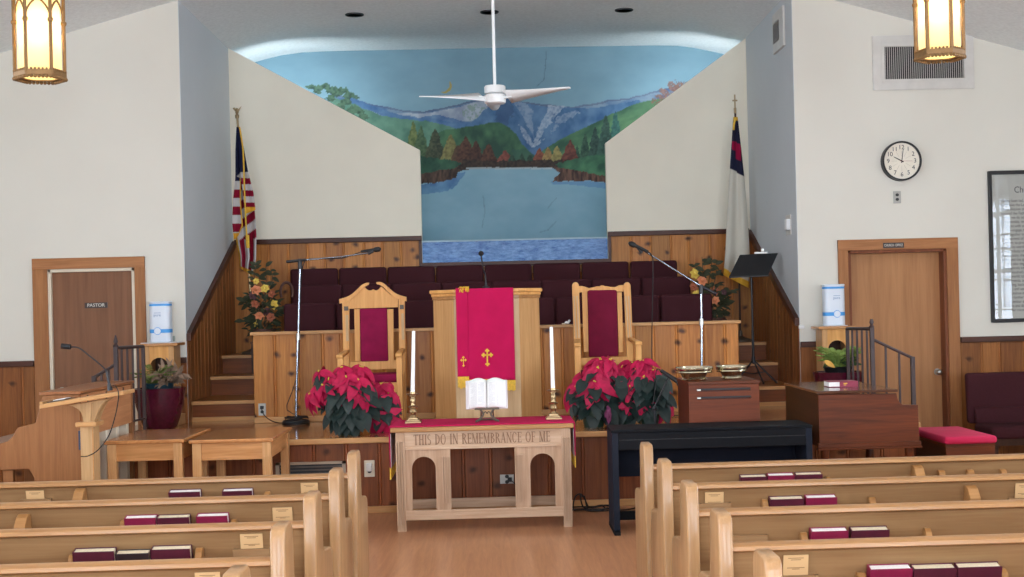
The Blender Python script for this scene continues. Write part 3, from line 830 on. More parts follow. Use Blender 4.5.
def make_pew(Y, aisle, sg, i):
    """sg = -1 for the left block (runs to -x), +1 for the right block"""
    side = 'left' if sg < 0 else 'right'
    r = thing('pew', (aisle, Y, 0), None, 'pew', 'oak pews of the %s block' % side)
    x_in, x_out = aisle, aisle + sg * LEN
    # end panel: silhouette in the (y,z) plane, high narrow back, wide seat part
    for x0, lb in ((x_in, 1), (x_out, 0)):
        prof = [(Y - .02, 0), (Y - .02, .3), (Y - .005, .6), (Y + .0, END_Z - .035)]
        prof += [(Y + .012, END_Z - .01), (Y + .035, END_Z), (Y + .16, END_Z), (Y + .19, END_Z - .014), (Y + .205, END_Z - .045)]
        prof += [(Y + .21, .78), (Y + .225, .69), (Y + .26, .665), (Y + .47, .645), (Y + .515, .63), (Y + .53, .595), (Y + .53, 0)]
        e = MB().prism(prof, 'x', x0, x0 + sg * .05).build('end_panel', OAK_END, r, bevel=.009, segs=3, smooth=50)
    xa, xb = x_in + sg * .05, x_out
    # sloping back panel and its top rail
    yb, yt = Y + .115, Y + .045
    MB().hexa([(xa, yb + .04, .36), (xb, yb + .04, .36), (xb, yb + .062, .36), (xa, yb + .062, .36), (xa, yt + .012, RAIL_Z - .03), (xb, yt + .012, RAIL_Z - .03), (xb, yt + .034, RAIL_Z - .03), (xa, yt + .034, RAIL_Z - .03)]).build('back_panel', OAK_PEW, r)
    rp = [(yt - .008, RAIL_Z - .028), (yt - .02, RAIL_Z - .02), (yt - .018, RAIL_Z - .007), (yt - .002, RAIL_Z), (yt + .05, RAIL_Z), (yt + .058, RAIL_Z - .01), (yt + .055, RAIL_Z - .03)]
    MB().prism(rp, 'x', xa, xb).build('top_rail', OAK_RAIL, r, smooth=40)
    MB().box(xa, xb, Y + .1, Y + .5, .415, .45).build('seat', OAK_RAIL, r, bevel=.012)
    MB().box(xa, xb, Y + .42, Y + .44, .3, .415).build('seat_rail', OAK_PEW, r)
    return r

def face_y(Y, z):
    """front face of the sloping back at height z"""
    t = (z - .36) / (RAIL_Z - .03 - .36)
    return (Y + .155) + t * ((Y + .057) - (Y + .155))

def rack(pew, Y, x0, x1, name='hymnal_rack'):
    f = face_y(Y, .52)
    g = MB().box(x0, x1, f - .088, f - .001, .505, .52).box(x0, x1, f - .092, f - .082, .505, .54)
    return g.build(name, OAK_PEW, pew, bevel=.002)

def bracket(pew, Y, x, z0=.52, z1=.70, w=.02, d=.075, nm='rack_end'):
    ft = face_y(Y, z1)
    pr = [(face_y(Y, z0) - .002, z0), (ft - .001, z1)]
    pr += [(ft - .02, z1), (ft - d * .6, z1 - .012), (ft - d, z1 - .05), (ft - d, z1 - .09), (face_y(Y, z0) - d, z0)]
    m = MB().prism(pr, 'x', x - w / 2, x + w / 2)
    o = m.build(nm, OAK_RAIL, pew, bevel=.003)
    return o

HY = {'n': 0}
def hymnal(Y, x0, x1, ztop, cover, pages, label, lean=0.0, thick=.046):
    """book standing upright in a rack, page edges up, back board to the room"""
    zb = .532
    f = face_y(Y, zb) - .006
    yo = f - .057
    w = abs(x1 - x0); x0 = min(x0, x1)
    h = ztop - zb
    r = thing('hymnal', (x0 + w / 2, yo, zb), label, 'hymnal', 'hymnals in the pew racks')
    t = thick
    MB().box(x0, x0 + w, yo, yo + .003, zb, zb + h).box(x0, x0 + w, yo + t - .003, yo + t, zb, zb + h).box(x0, x0 + .004, yo, yo + t, zb, zb + h).build('cover', cover, r, bevel=.0012)
    MB().box(x0 + .004, x0 + w - .005, yo + .0032, yo + t - .0032, zb + .003, zb + h - .004).build('pages', pages, r)
    # leans with the sloping back
    a = math.atan2((Y + .155) - (Y + .057), RAIL_Z - .03 - .36)
    r.rotation_euler = (-a * -1 * 1.0, lean, 0)
    return r

def card(Y, px, w, h, ztop, label, lines=3):
    ztop = min(ztop, RAIL_Z - .04)
    f = face_y(Y, ztop - h) - .006
    r = thing('offering_card', (px, f - .003, ztop - h), label, 'card', 'cards in the pew card holders')
    MB().box(px - w / 2, px + w / 2, f - .004, f - .002, ztop - h, ztop).build('sheet', CARD, r)
    m = MB()
    for k, (zf, wf) in enumerate(((.14, .62), (.22, .4), (.6, .7), (.66, .3))):
        z = ztop - h * zf
        m.box(px - w * wf / 2, px + w * wf / 2, f - .0046, f - .0039, z - .0013, z + .0013)
    m.build('printing', plain('card_print', (150, 112, 72), .8), r)
    a = math.atan2(.098, .425)
    r.rotation_euler = (a, 0, 0)
    return r

def card_holder(pew, Y, x0, x1, z0, z1):
    f = face_y(Y, z0)
    MB().box(x0, x1, f - .03, f - .022, z0, z1).box(x0, x0 + .012, f - .03, f + .0, z0, z1).box(x1 - .012, x1, f - .03, f + .0, z0, z1).box(x0, x1, f - .03, f, z0 - .01, z0).build('card_holder', OAK_PEW, pew, bevel=.0015)

pewL, pewR = [], []
for i, Y in enumerate(PEW_Y):
    a = make_pew(Y, AL, -1, i); b_ = make_pew(Y, AR, 1, i)
    pewL.append(a); pewR.append(b_)
    a['label'] = ['front oak pew of the left block, nearest the small side tables', 'second oak pew back from the side tables, left block', 'third oak pew back from the side tables, left block', 'fourth oak pew back from the side tables, left block', 'rearmost left pew, only the rounded top of its aisle end showing'][i]
    b_['label'] = ['front oak pew of the right block, just behind the black digital piano', 'second oak pew back from the black digital piano, right block', 'third oak pew back from the black digital piano, right block', 'fourth oak pew back from the black digital piano, right block', 'rearmost right pew, only the rounded top of its aisle end showing'][i]

BY = lambda Y: Y + .06      # depth of the racks' front, for reading x
def xb(px, py, Y): return ax(px, py, Y + .02)
NAMES = ['front', 'second', 'third', 'fourth']
def rowbooks(Y, side, row, specs):
    for (p0, p1, pt, cov, pg, lab) in specs:
        hymnal(Y, xb(p0, pt, Y), xb(p1, pt, Y), az((p0 + p1) / 2, pt, Y + .02), cov, pg, lab)
# left block
rowbooks(PEW_Y[0], 'left', 0, [
    (169, 200.5, 490.5, MAROON_D, PAGES, 'left one of the two hymnals on the front left pew'),
    (222.5, 252.5, 489.5, MAROON_D, PAGES, 'right one of the two hymnals on the front left pew')])
rowbooks(PEW_Y[1], 'left', 1, [
    (124.7, 156.3, 516.5, MAROON, PAGES, 'bright maroon hymnal at left of three on second left pew'),
    (157, 189.5, 516, MAROON_D, PAGES_C, 'dark hymnal with cream edges between two bright ones, second left pew'),
    (196.5, 228, 514.5, MAROON, PAGES, 'bright maroon hymnal at right of three on second left pew')])
rowbooks(PEW_Y[2], 'left', 2, [
    (73, 114.5, 550, MAROON_D, PAGES_C, 'dark maroon hymnal at left of three on third left pew'),
    (115.5, 149, 552, plain('hymnal_black', (44, 30, 34), .45), PAGES_C, 'lower blackish hymnal between two maroon ones, third left pew'),
    (151, 190.5, 547.5, MAROON_D, PAGES_C, 'dark maroon hymnal at right of three on third left pew')])
# right block
rowbooks(PEW_Y[0], 'right', 0, [
    (740, 766.5, 475.5, MAROON_D, PAGES_C, 'cream-edged hymnal at left of three on front right pew'),
    (767.5, 794, 474, MAROON, PAGES, 'white-edged hymnal in the middle of three on front right pew'),
    (795, 822, 473, MAROON_D, PAGES_C, 'cream-edged hymnal at right of three on front right pew')])
rowbooks(PEW_Y[1], 'right', 1, [
    (769.5, 803.5, 497.5, MAROON_D, PAGES_C, 'dark cream-edged hymnal of the pair on second right pew'),
    (805.5, 836.5, 496, MAROON, PAGES, 'bright white-edged hymnal of the pair on second right pew')])
rowbooks(PEW_Y[2], 'right', 2, [
    (811, 848, 529.5, MAROON, PAGES, 'bright white-edged hymnal of the pair on third right pew'),
    (851, 889, 528.5, MAROON_D, PAGES_C, 'dark cream-edged hymnal of the pair on third right pew')])
rowbooks(PEW_Y[3], 'right', 3, [
    (869.5, 912, 567, MAROON, PAGES, 'bright white-edged hymnal at left of three on fourth right pew'),
    (913, 956, 566.5, MAROON_D, PAGES_C, 'dark cream-edged hymnal in middle of three on fourth right pew'),
    (957, 1001.5, 565, MAROON_D, PAGES_C, 'dark cream-edged hymnal at right of three on fourth right pew')])
rk = [(pewL, 0, 160, 268), (pewL, 1, 120, 235), (pewL, 2, 66, 200), (pewR, 0, 735, 832), (pewR, 1, 764, 876), (pewR, 2, 803, 932), (pewR, 3, 862, 1010)]
for P, i, p0, p1 in rk:
    Y = PEW_Y[i]
    rack(P[i], Y, xb(p0, 510 + 20 * i, Y), xb(p1, 510 + 20 * i, Y))
for P, i, px, pyt, w in ((pewL, 0, 266.5, 492, .028), (pewL, 1, 121, 521, .02), (pewL, 1, 232.5, 520, .024), (pewL, 2, 69, 556, .02), (pewL, 2, 197.5, 549, .028), (pewR, 0, 829.5, 477, .022),
                         (pewR, 1, 766, 500, .026), (pewR, 1, 873.5, 497.5, .03), (pewR, 2, 805.5, 533.5, .028), (pewR, 2, 930, 529, .026), (pewR, 3, 864, 574, .03), (pewR, 3, 1006, 570, .03),
                         (pewR, 0, 943, 470.5, .035), (pewR, 0, 972, 470, .035), (pewR, 0, 1005, 469.5, .03)):
    Y = PEW_Y[i]
    bracket(P[i], Y, xb(px, pyt, Y), z1=az(px, pyt, Y + .03), w=w, d=.06)
# thick rounded brackets that carry the pew backs
for P, i, px, pyt, w in ((pewL, 0, 79.5, 488.5, .05), (pewL, 1, 22, 514.5, .05), (pewR, 0, 918, 465, .05), (pewR, 1, 972, 485.5, .05)):
    Y = PEW_Y[i]
    bracket(P[i], Y, xb(px, pyt, Y), z0=.45, z1=az(px, pyt, Y + .03), w=w, d=.085, nm='back_bracket')
# cards in their holders
for P, i, p0, p1, pt, pb, lab in ((pewL, 0, 23.5, 41.5, 484.7, 500, 'small card at the far left of the front left pew'),
                                  (pewL, 0, 299.5, 316.8, 477.3, 494, 'printed card near the aisle end of the front left pew'),
                                  (pewL, 1, 271, 290.8, 507.3, 524, 'printed card near the aisle end of the second left pew'),
                                  (pewL, 2, 238.3, 261, 531.8, 550, 'printed card near the aisle end of the third left pew'),
                                  (pewL, 3, 192.5, 218, 570, 592, 'card just showing at the bottom edge on fourth left pew'),
                                  (pewR, 1, 705.8, 724.6, 486.6, 504, 'printed card near the aisle end of the second right pew'),
                                  (pewR, 1, 1018, 1036, 481, 499, 'card at the right edge of the second right pew'),
                                  (pewR, 3, 785.3, 810.5, 554.5, 577, 'printed card near the aisle end of the fourth right pew')):
    Y = PEW_Y[i]
    zt, zb_ = az((p0 + p1) / 2, pt, Y + .05), az((p0 + p1) / 2, pb, Y + .05)
    x0, x1 = xb(p0, pt, Y), xb(p1, pt, Y)
    card(Y, (x0 + x1) / 2, x1 - x0, zt - zb_, zt, lab)
    card_holder(P[i], Y, x0 - .03, x1 + .035, zb_ - .04, zb_ + .004)
card_holder(pewR[2], PEW_Y[2], xb(732, 540, PEW_Y[2]), xb(770, 540, PEW_Y[2]), .63, az(750, 535.5, PEW_Y[2] + .05))
for P in (pewL, pewR):
    for i in range(4):
        pass

# ================================================================== COMMUNION TABLE
TYF = 10.47
def tx(px, py=470): return ax(px, py, TYF)
tl, tr_ = tx(396.3), tx(571.2)
tp0, tp1 = ax(390, 430, TYF - .03), ax(573.7, 428, TYF - .03)
T_TOP = az(482, 425.8, TYF - .03)
TD = .64                                # depth of the frame
tb = thing('communion_table', ((tl + tr_) / 2, TYF + TD / 2, 0), 'carved oak communion table with arched side openings and lettered rail', 'table')
MB().box(tp0, tp1, TYF - .03, TYF + TD + .03, T_TOP - .035, T_TOP).build('tabletop', OAK_RAIL, tb, bevel=.006)
z_ = lambda py, px=482: az(px, py, TYF)
zr1, zr0 = T_TOP - .036, az(482, 446.5, TYF)
leg_w = tx(405) - tl
def fluted(x0, x1, z0, z1, y, d, n=3):
    m = MB().box(x0, x1, y, y + d, z0, z1)
    g = (x1 - x0) * .12; w = (x1 - x0 - 3 * g) / 4      # three grooves between four flats
    for k in range(4):
        xa = x0 + (w + g) * k
        m.box(xa, xa + w, y - .02, y + .001, z0 + .05, z1 - .07)
    return m
for y in (TYF, TYF + TD - .06):
    for x0, x1 in ((tl, tl + leg_w), (tr_ - leg_w, tr_)):
        fluted(x0, x1, 0, zr1, y, .06).build('leg', OAK_TBL, tb)
for y in (TYF + .006, TYF + TD - .03):
    rl = MB().box(tl + leg_w, tr_ - leg_w, y, y + .025, zr0, zr1)
    rl.box(tl + leg_w, tr_ - leg_w, y - .012, y + .001, zr0 - .012, zr0 + .008)
    rl = rl.build('rail', OAK_TBLX, tb, bevel=.001)
    if y < TYF + .1: front_rail = rl
    sr = MB().box(tl + leg_w, tr_ - leg_w, y, y + .03, z_(518.5), z_(508.8))
    for k in range(3):
        zz = z_(517) + k * (z_(510) - z_(517)) / 2
        sr.box(tl + leg_w, tr_ - leg_w, y - .006, y + .001, zz - .006, zz + .006)
    sr.build('stretcher', OAK_TBLX, tb)
for x in (tl + .012, tr_ - .037):
    MB().box(x, x + .025, TYF + .06, TYF + TD - .06, zr0, zr1).build('side_rail', wood('table_oak_side', (222, 192, 164), (196, 160, 130), 'y'), tb)
    MB().box(x, x + .025, TYF + .06, TYF + TD - .06, z_(518.5), z_(508.8)).build('side_stretcher', MATS['table_oak_side'], tb)
def arch_panel(x0, x1, a0, a1, z0, z1, zs, y):
    """panel with a round-headed opening, built as its bottom-open frame"""
    m = MB()
    r = (a1 - a0) / 2
    m.box(x0, a0, y, y + .02, z0, z1); m.box(a1, x1, y, y + .02, z0, z1)
    ap = arc((a0 + a1) / 2, zs, r, r, 180, 0, 14)
    for (xa, za), (xb_, zb_) in zip(ap, ap[1:]):
        m.prism([(xa, za), (xb_, zb_), (xb_, z1), (xa, z1)], 'y', y, y + .02)
    return m.build('arched_panel', OAK_TBL, tb)
for y in (TYF + .012, ):
    arch_panel(tl + leg_w, tx(442), tx(411.8), tx(435.7), z_(508.8), zr0, az(424, 456.8, TYF) - (tx(435.7) - tx(411.8)) / 2, y)
    arch_panel(tx(523), tr_ - leg_w, tx(530.3), tx(555), z_(508.8), zr0, az(542, 453.5, TYF) - (tx(555) - tx(530.3)) / 2, y)
    for x0, x1 in ((tx(442), tx(450.5)), (tx(515), tx(523))):
        fluted(x0, x1, z_(508.8), zr0, y - .006, .03).build('stile', OAK_TBL, tb)

# the incised words on its front rail
def serif_word(m, s, x, z, h, y0, y1, draw=True):
    """Roman capitals built of stems, hairlines, serifs and bowls; returns the new x"""
    th, hl, sf = .15 * h, .055 * h, .055 * h
    def V(cx, z0=0, z1=1, w=None):
        w = w or th
        if draw:
            m.box(x + cx - w / 2, x + cx + w / 2, y0, y1, z + z0 * h, z + z1 * h)
            for zz in (z0, z1):
                zz_ = z + zz * h - (sf if zz == z1 else 0)
                m.box(x + cx - w / 2 - .07 * h, x + cx + w / 2 + .07 * h, y0, y1, zz_, zz_ + sf)
    def H(a, b_, zz, t=None):
        t = t or hl
        if draw: m.box(x + a, x + b_, y0, y1, z + zz * h - t / 2, z + zz * h + t / 2)
    def D(a, za, b_, zb_, w):
        if draw: m.prism([(x + a - w / 2, z + za * h), (x + a + w / 2, z + za * h), (x + b_ + w / 2, z + zb_ * h), (x + b_ - w / 2, z + zb_ * h)], 'y', y0, y1)
    def O(cx, cz, rx, rz, a0, a1, t=None, n=16):
        t = t or th
        if draw:
            for k in range(n):
                q = []
                for a in (a0 + (a1 - a0) * k / n, a0 + (a1 - a0) * (k + 1) / n):
                    q.append(math.radians(a))
                P = [(x + cx + rx * math.cos(a), z + cz * h + rz * math.sin(a)) for a in q]
                Q = [(x + cx + (rx - t) * math.cos(a), z + cz * h + (rz - hl) * math.sin(a)) for a in q]
                m.prism([P[0], P[1], Q[1], Q[0]], 'y', y0, y1)
    for ch in s:
        W = {'T': .62, 'H': .72, 'I': .3, 'S': .5, 'D': .7, 'O': .74, 'N': .74, 'R': .68, 'E': .56, 'M': .88, 'B': .6, 'A': .7, 'C': .66, 'F': .54, ' ': .38}[ch] * h
        if ch == 'T': V(W / 2); H(0, W, .97, sf); D(.02 * h, .82, .02 * h, 1, hl); D(W - .02 * h, .82, W - .02 * h, 1, hl)
        elif ch == 'I': V(W / 2)
        elif ch == 'H': V(.14 * h); V(W - .14 * h); H(.14 * h, W - .14 * h, .52)
        elif ch == 'E': V(.14 * h); H(.1 * h, W, .97, sf); H(.1 * h, W, .03, sf); H(.1 * h, W * .85, .52); D(W - .02 * h, .82, W - .02 * h, 1, hl); D(W - .02 * h, 0, W - .02 * h, .18, hl); D(W * .85, .42, W * .85, .62, hl)
        elif ch == 'F': V(.14 * h); H(.1 * h, W, .97, sf); H(.1 * h, W * .85, .52); D(W - .02 * h, .8, W - .02 * h, 1, hl); D(W * .85, .42, W * .85, .62, hl)
        elif ch == 'O': O(W / 2, .5, W / 2, h * .51, 0, 360, n=24)
        elif ch == 'C': O(W / 2, .5, W / 2, h * .51, 42, 318, n=20); D(W * .87, .68, W * .87, .95, hl)
        elif ch == 'D': V(.14 * h); O(.14 * h, .5, W - .16 * h, h * .5, -90, 90)
        elif ch == 'B': V(.14 * h); O(.14 * h, .76, W - .22 * h, h * .24, -90, 90); O(.14 * h, .27, W - .15 * h, h * .27, -90, 90)
        elif ch == 'R': V(.14 * h); O(.14 * h, .74, W - .26 * h, h * .26, -90, 90); D(.34 * h, .5, W - .04 * h, 0, th); H(W - .14 * h, W + .04 * h, .03, sf)
        elif ch == 'N': V(.12 * h, w=hl * 1.2); V(W - .1 * h, w=hl * 1.2); D(.12 * h, 1, W - .1 * h, 0, th)
        elif ch == 'M': V(.1 * h, w=hl * 1.2); V(W - .14 * h); D(.12 * h, 1, W / 2, 0, th); D(W - .14 * h, 1, W / 2, 0, hl)
        elif ch == 'A': D(.08 * h, 0, W / 2, 1, hl * 1.2); D(W - .1 * h, 0, W / 2, 1, th); H(.2 * h, W - .2 * h, .34); H(-.02 * h, .2 * h, .03, sf); H(W - .24 * h, W + .04 * h, .03, sf)
        elif ch == 'S': O(W / 2, .74, W / 2 - .02 * h, h * .26, 40, 270, t=th * .8); O(W / 2, .26, W / 2, h * .26, -140, 90, t=th * .8)
        x += W + .1 * h
    return x
lm = MB(); words_ = 'THIS DO IN REMEMBRANCE OF ME'
h_ = .078
xe = serif_word(MB(), words_, 0, 0, h_, 0, 1, draw=False)
x0_, x1_ = tx(414.5), tx(551.5)
k_ = (x1_ - x0_) / xe
zc_ = (zr0 + zr1) / 2 - h_ / 2 + .002
serif_word(lm, words_, 0, 0, h_, TYF - .0005, TYF + .007)
lm.v = [Vector((x0_ + p.x * k_, p.y, zc_ + p.z)) for p in lm.v]
lm.build('lettering', wood('carved_letter', (156, 120, 92), (130, 96, 72), 'x'), front_rail)['label'] = 'carved words THIS DO IN REMEMBRANCE OF ME'

# red runner lying over the table, its fringed ends hanging at the sides
LIN = plain('cloth_lining', (214, 188, 196), .9)
rn = thing('table_runner', ((tl + tr_) / 2, TYF + TD / 2, T_TOP), 'red cloth runner on the communion table with gold fringed hanging ends', 'cloth')
ry0, ry1 = TYF + .0, TYF + TD + .02
rows = []
e0, e1 = tp0 - .008, tp1 + .008
xsr = [e0, e0, e0 - .003, e0] + [e0 + (e1 - e0) * k / 20 for k in range(21)] + [e1, e1 + .003, e1, e1]
zsr = [T_TOP - .30, T_TOP - .2, T_TOP - .1, T_TOP - .006] + [T_TOP + .004] * 21 + [T_TOP - .006, T_TOP - .1, T_TOP - .18, T_TOP - .25]
for j in range(9):
    y = ry0 + (ry1 - ry0) * j / 8
    rows.append([(x + (.006 * math.sin(j * 1.7) if z < T_TOP - .05 else 0), y, z) for x, z in zip(xsr, zsr)])
MB().grid(rows).build('cloth', REDCLOTH, rn, solid=.005, smooth=60)
for xx, zt, sg in ((e0, T_TOP - .3, -1), (e1, T_TOP - .25, 1)):
    m = MB().box(xx - .004, xx + .004, ry0, ry1, zt - .01, zt + .004)
    for k in range(46):
        y = ry0 + (ry1 - ry0) * (k + .5) / 46
        m.box(xx - .004, xx + .004, y - .005, y + .005, zt - .085, zt - .009)
    m.build('fringe', GOLD, rn)
    xl = xx - sg * .0065
    MB().box(min(xl, xl - sg * .0025), max(xl, xl - sg * .0025), ry0, ry1, zt, T_TOP - .045).build('lining', LIN, rn)

# candlesticks and candles
TB = T_TOP + .0075
def stick(px, py, lab, clab, ctop_px, ctop_py, lean):
    Y = TYF + .33
    p = at(px, py, Y); x = p.x
    r = thing('candlestick', (x, Y, TB), lab, 'candlestick', 'brass candlesticks on the communion table')
    MB().box(x - .062, x + .062, Y - .062, Y + .062, TB, TB + .014).box(x - .05, x + .05, Y - .05, Y + .05, TB + .014, TB + .026).box(x - .036, x + .036, Y - .036, Y + .036, TB + .026, TB + .042).build('base', BRASS, r, bevel=.003)
    MB().lathe([(.03, .04), (.024, .052), (.018, .062), (.022, .074), (.03, .084), (.026, .1), (.02, .112), (.036, .118), (.038, .126), (.02, .132), (.017, .14), (.021, .16), (.021, .18), (.016, .19), (.014, .2), (.024, .206), (.022, .214)], (x, Y, TB), 20).build('stem', BRASS, r, smooth=40)
    MB().lathe([(.016, .21), (.046, .216), (.05, .222), (.046, .226), (.022, .224), (.02, .24)], (x, Y, TB), 20).build('drip_pan', BRASS, r, smooth=40)
    q = at(ctop_px, ctop_py, Y)
    c = thing('taper_candle', (x, Y, TB + .225), clab, 'candle', 'white taper candles')
    MB().cyl((x, Y, TB + .2255), (q.x, Y, q.z), .0165, .013, 14).build('wax', WAX, c, smooth=40)
    MB().cyl((q.x, Y, q.z - .002), (q.x, Y, q.z + .012), .0015, n=5).build('wick', plain('wick', (200, 196, 190), .9), c)
stick(413.3, 420, 'brass candlestick on the end of the table nearer the tall-backed scrolled chair', 'straight white taper candle by the scrolled-top chair', 413.6, 331, 0)
stick(553.6, 416, 'brass candlestick on the end of the table nearer the black piano', 'slightly leaning white taper candle at the piano side of the table', 551.2, 327, 1)

# open book on its stand
by = TYF + .27
p = at(487.3, 420, by)
bs = thing('book_stand', (p.x, by, TB), 'bronze scrollwork easel holding the open white book', 'stand')
m = MB(); X = p.x
zt_ = TB + .115
for s in (-1, 1):
    m.tube(smoothpath([(X + s * .09, by - .05, TB + .003), (X + s * .05, by - .045, TB + .03), (X + s * .03, by - .04, TB + .06), (X + s * .055, by - .035, TB + .1), (X + s * .075, by - .03, TB + .118)]), .008, 8)
    m.tube(smoothpath([(X + s * .06, by - .04, TB + .115)] + [(X + s * (.072 + .016 * math.cos(a)), by - .045, TB + .118 + .014 * math.sin(a)) for a in [PI + .5 * k for k in range(0, 11)]], 3), .0065, 8)
    m.tube(smoothpath([(X + s * .07, by - .05, TB + .004), (X + s * .03, by - .046, TB + .028), (X, by - .044, TB + .03)]), .004, 8)
    m.tube(smoothpath([(X + s * .03, by - .04, TB + .06), (X + s * .012, by - .04, TB + .078), (X, by - .04, TB + .062)]), .004, 8)
    m.tube([(X + s * .045, by - .035, TB + .09), (X + s * .05, by + .1, TB + .006)], .005, 8)
m.tube([(X - .095, by - .048, TB + .098), (X + .095, by - .048, TB + .098)], .0055, 8)
m.tube([(X - .06, by + .1, TB + .006), (X + .06, by + .1, TB + .006)], .005, 8)
m.build('scroll_frame', BRASS_OLD, bs, smooth=50)
m = MB(); m.box(X - .09, X + .09, by - .058, by - .0, TB + .094, TB + .1); m.box(X - .09, X + .09, by - .06, by - .056, TB + .094, TB + .114)
m.build('book_ledge', BRASS_OLD, bs)
ob = thing('open_book', (X, by - .02, TB + .105), 'large white open book propped up on the bronze easel', 'book')
tilt = math.radians(24)
def tiltp(x, d, h):      # d = out of the page towards the reader, h = up the page
    return (X + x, by - .048 + h * math.sin(tilt) - d * math.cos(tilt), TB + .104 + h * math.cos(tilt) + d * math.sin(tilt) - .0)
H_ = .225
def leaf(sg, off, wdt, mat, nm, droop=0.0, extra=0):
    rows = []
    for j in range(7):
        h = H_ * j / 6
        row = []
        for k in range(13):
            t = k / 12
            d = off + .026 * math.sin(PI * min(1, t * 1.15)) * (1 - .3 * t) - droop * t * t
            row.append(tiltp(sg * (.003 + wdt * t), d, h + (.012 * math.sin(PI * t) if j == 6 else 0) - .01 * t * extra))
        rows.append(row)
    o = MB().grid(rows).build(nm, mat, ob, solid=.002, smooth=60); return o
leaf(-1, .012, .135, PAPER, 'page', .01); leaf(1, .012, .142, PAPER, 'page', .012)
# page blocks
for sg, w in ((-1, .14), (1, .146)):
    m = MB(); rows = []
    sec = [(.002, .0), (.002, .01)] + [(w * t, .010 + .026 * math.sin(PI * min(1, t * 1.15)) * (1 - .3 * t) - .010 * t * t) for t in (.1, .2, .35, .5, .65, .8, .9, 1)] + [(w, .0)]
    a = [tiltp(sg * x, d, 0) for x, d in sec]; b2 = [tiltp(sg * x, d, H_ - .003) for x, d in sec]
    n = len(sec)
    m.add(a + b2, [tuple(range(n - 1, -1, -1)), tuple(range(n, 2 * n))] + [(i, (i + 1) % n, n + (i + 1) % n, n + i) for i in range(n)])
    m.build('page_block', PAGES, ob)
m = MB(); m.hexa([tiltp(-.16, -.006, -.004), tiltp(.16, -.006, -.004), tiltp(.16, -.001, -.004), tiltp(-.16, -.001, -.004), tiltp(-.16, -.006, H_ + .004), tiltp(.16, -.006, H_ + .004), tiltp(.16, -.001, H_ + .004), tiltp(-.16, -.001, H_ + .004)])
m.build('cover', plain('book_cover', (214, 206, 208), .6), ob)
m = MB(); rnd = random.Random(4)
for sg in (-1, 1):
    for colm in range(2):
        for k in range(26):
            h = .018 + k * .0072
            x0c = .016 + colm * .058
            x1c = x0c + .05 * (1 if rnd.random() > .2 else rnd.uniform(.4, .9))
            def dd(x): t = x / .14; return .0142 + .026 * math.sin(PI * min(1, t * 1.15)) * (1 - .3 * t) - .011 * t * t
            for s0 in range(3):
                xa_, xc_ = x0c + (x1c - x0c) * s0 / 3, x0c + (x1c - x0c) * (s0 + 1) / 3
                m.add([tiltp(sg * xa_, dd(xa_) + .0006, h), tiltp(sg * xc_, dd(xc_) + .0006, h), tiltp(sg * xc_, dd(xc_) + .0006, h + .0022), tiltp(sg * xa_, dd(xa_) + .0006, h + .0022)], [(0, 1, 2, 3)])
m.build('printing', plain('book_print', (196, 194, 198), .8), ob)['kind'] = 'stuff'
# ================================================================== ON THE PLATFORM
# ---- pulpit
YP = 12.0
pl, pr = ax(433.3, 350, YP), ax(541, 350, YP)
c0, c1 = ax(455, 350, YP), ax(520, 350, YP)
pzt = az(487, 288.8, YP - .04)
pu = thing('pulpit', ((pl + pr) / 2, YP + .3, PZ), 'large pale oak pulpit with moulded top behind the communion table', 'pulpit')
MB().prism([(c0, YP), (c1, YP), (c1, YP + .5), (c0, YP + .5)], 'z', PZ + .001, pzt - .085).build('front_panel', OAK_PALE_LIT, pu, bevel=.004)
for a, b_ in ((pl, c0 - .001), (pr, c1 + .001)):
    MB().prism([(a, YP + .2), (b_, YP + .012), (b_, YP + .5), (a, YP + .5)], 'z', PZ + .001, pzt - .085).build('side_panel', OAK_PULP, pu, bevel=.003)
def ring(off, z0, z1):
    return MB().prism([(pl - off, YP + .2 - off * .6), (c0 - off * .3, YP - off), (c1 + off * .3, YP - off), (pr + off, YP + .2 - off * .6), (pr + off, YP + .5), (pl - off, YP + .5)], 'z', z0, z1)
ring(.008, pzt - .085, pzt - .058).build('moulding', OAK_RAIL, pu, bevel=.004)
ring(.016, pzt - .058, pzt - .032).build('moulding', OAK_GOLD, pu, bevel=.006)
ring(.03, pzt - .032, pzt).build('top', OAK_GOLD, pu, bevel=.008)
ring(.02, PZ + .001, PZ + .09).build('plinth', OAK_PULP, pu, bevel=.004)

def botonny(m, cx, cz, w, h, y0, y1, cross=.36):
    t = w * .13
    m.box(cx - t / 2, cx + t / 2, y0, y1, cz - h / 2 + t, cz + h / 2 - t)
    zb = cz + h / 2 - h * cross
    m.box(cx - w / 2 + t, cx + w / 2 - t, y0, y1, zb - t / 2, zb + t / 2)
    for ex, ez, dx, dz in ((cx, cz + h / 2 - t, 0, 1), (cx, cz - h / 2 + t, 0, -1), (cx - w / 2 + t, zb, -1, 0), (cx + w / 2 - t, zb, 1, 0)):
        for px_, pz_ in ((ex + dx * t * .5, ez + dz * t * .5), (ex + dz * t * .9 - dx * t * .3, ez + dx * t * .9 - dz * t * .3), (ex - dz * t * .9 - dx * t * .3, ez - dx * t * .9 - dz * t * .3)):
            m.prism([(px_ + t * .72 * math.cos(a), pz_ + t * .72 * math.sin(a)) for a in [k * PI / 4 for k in range(8)]], 'y', y0, y1)
    return m

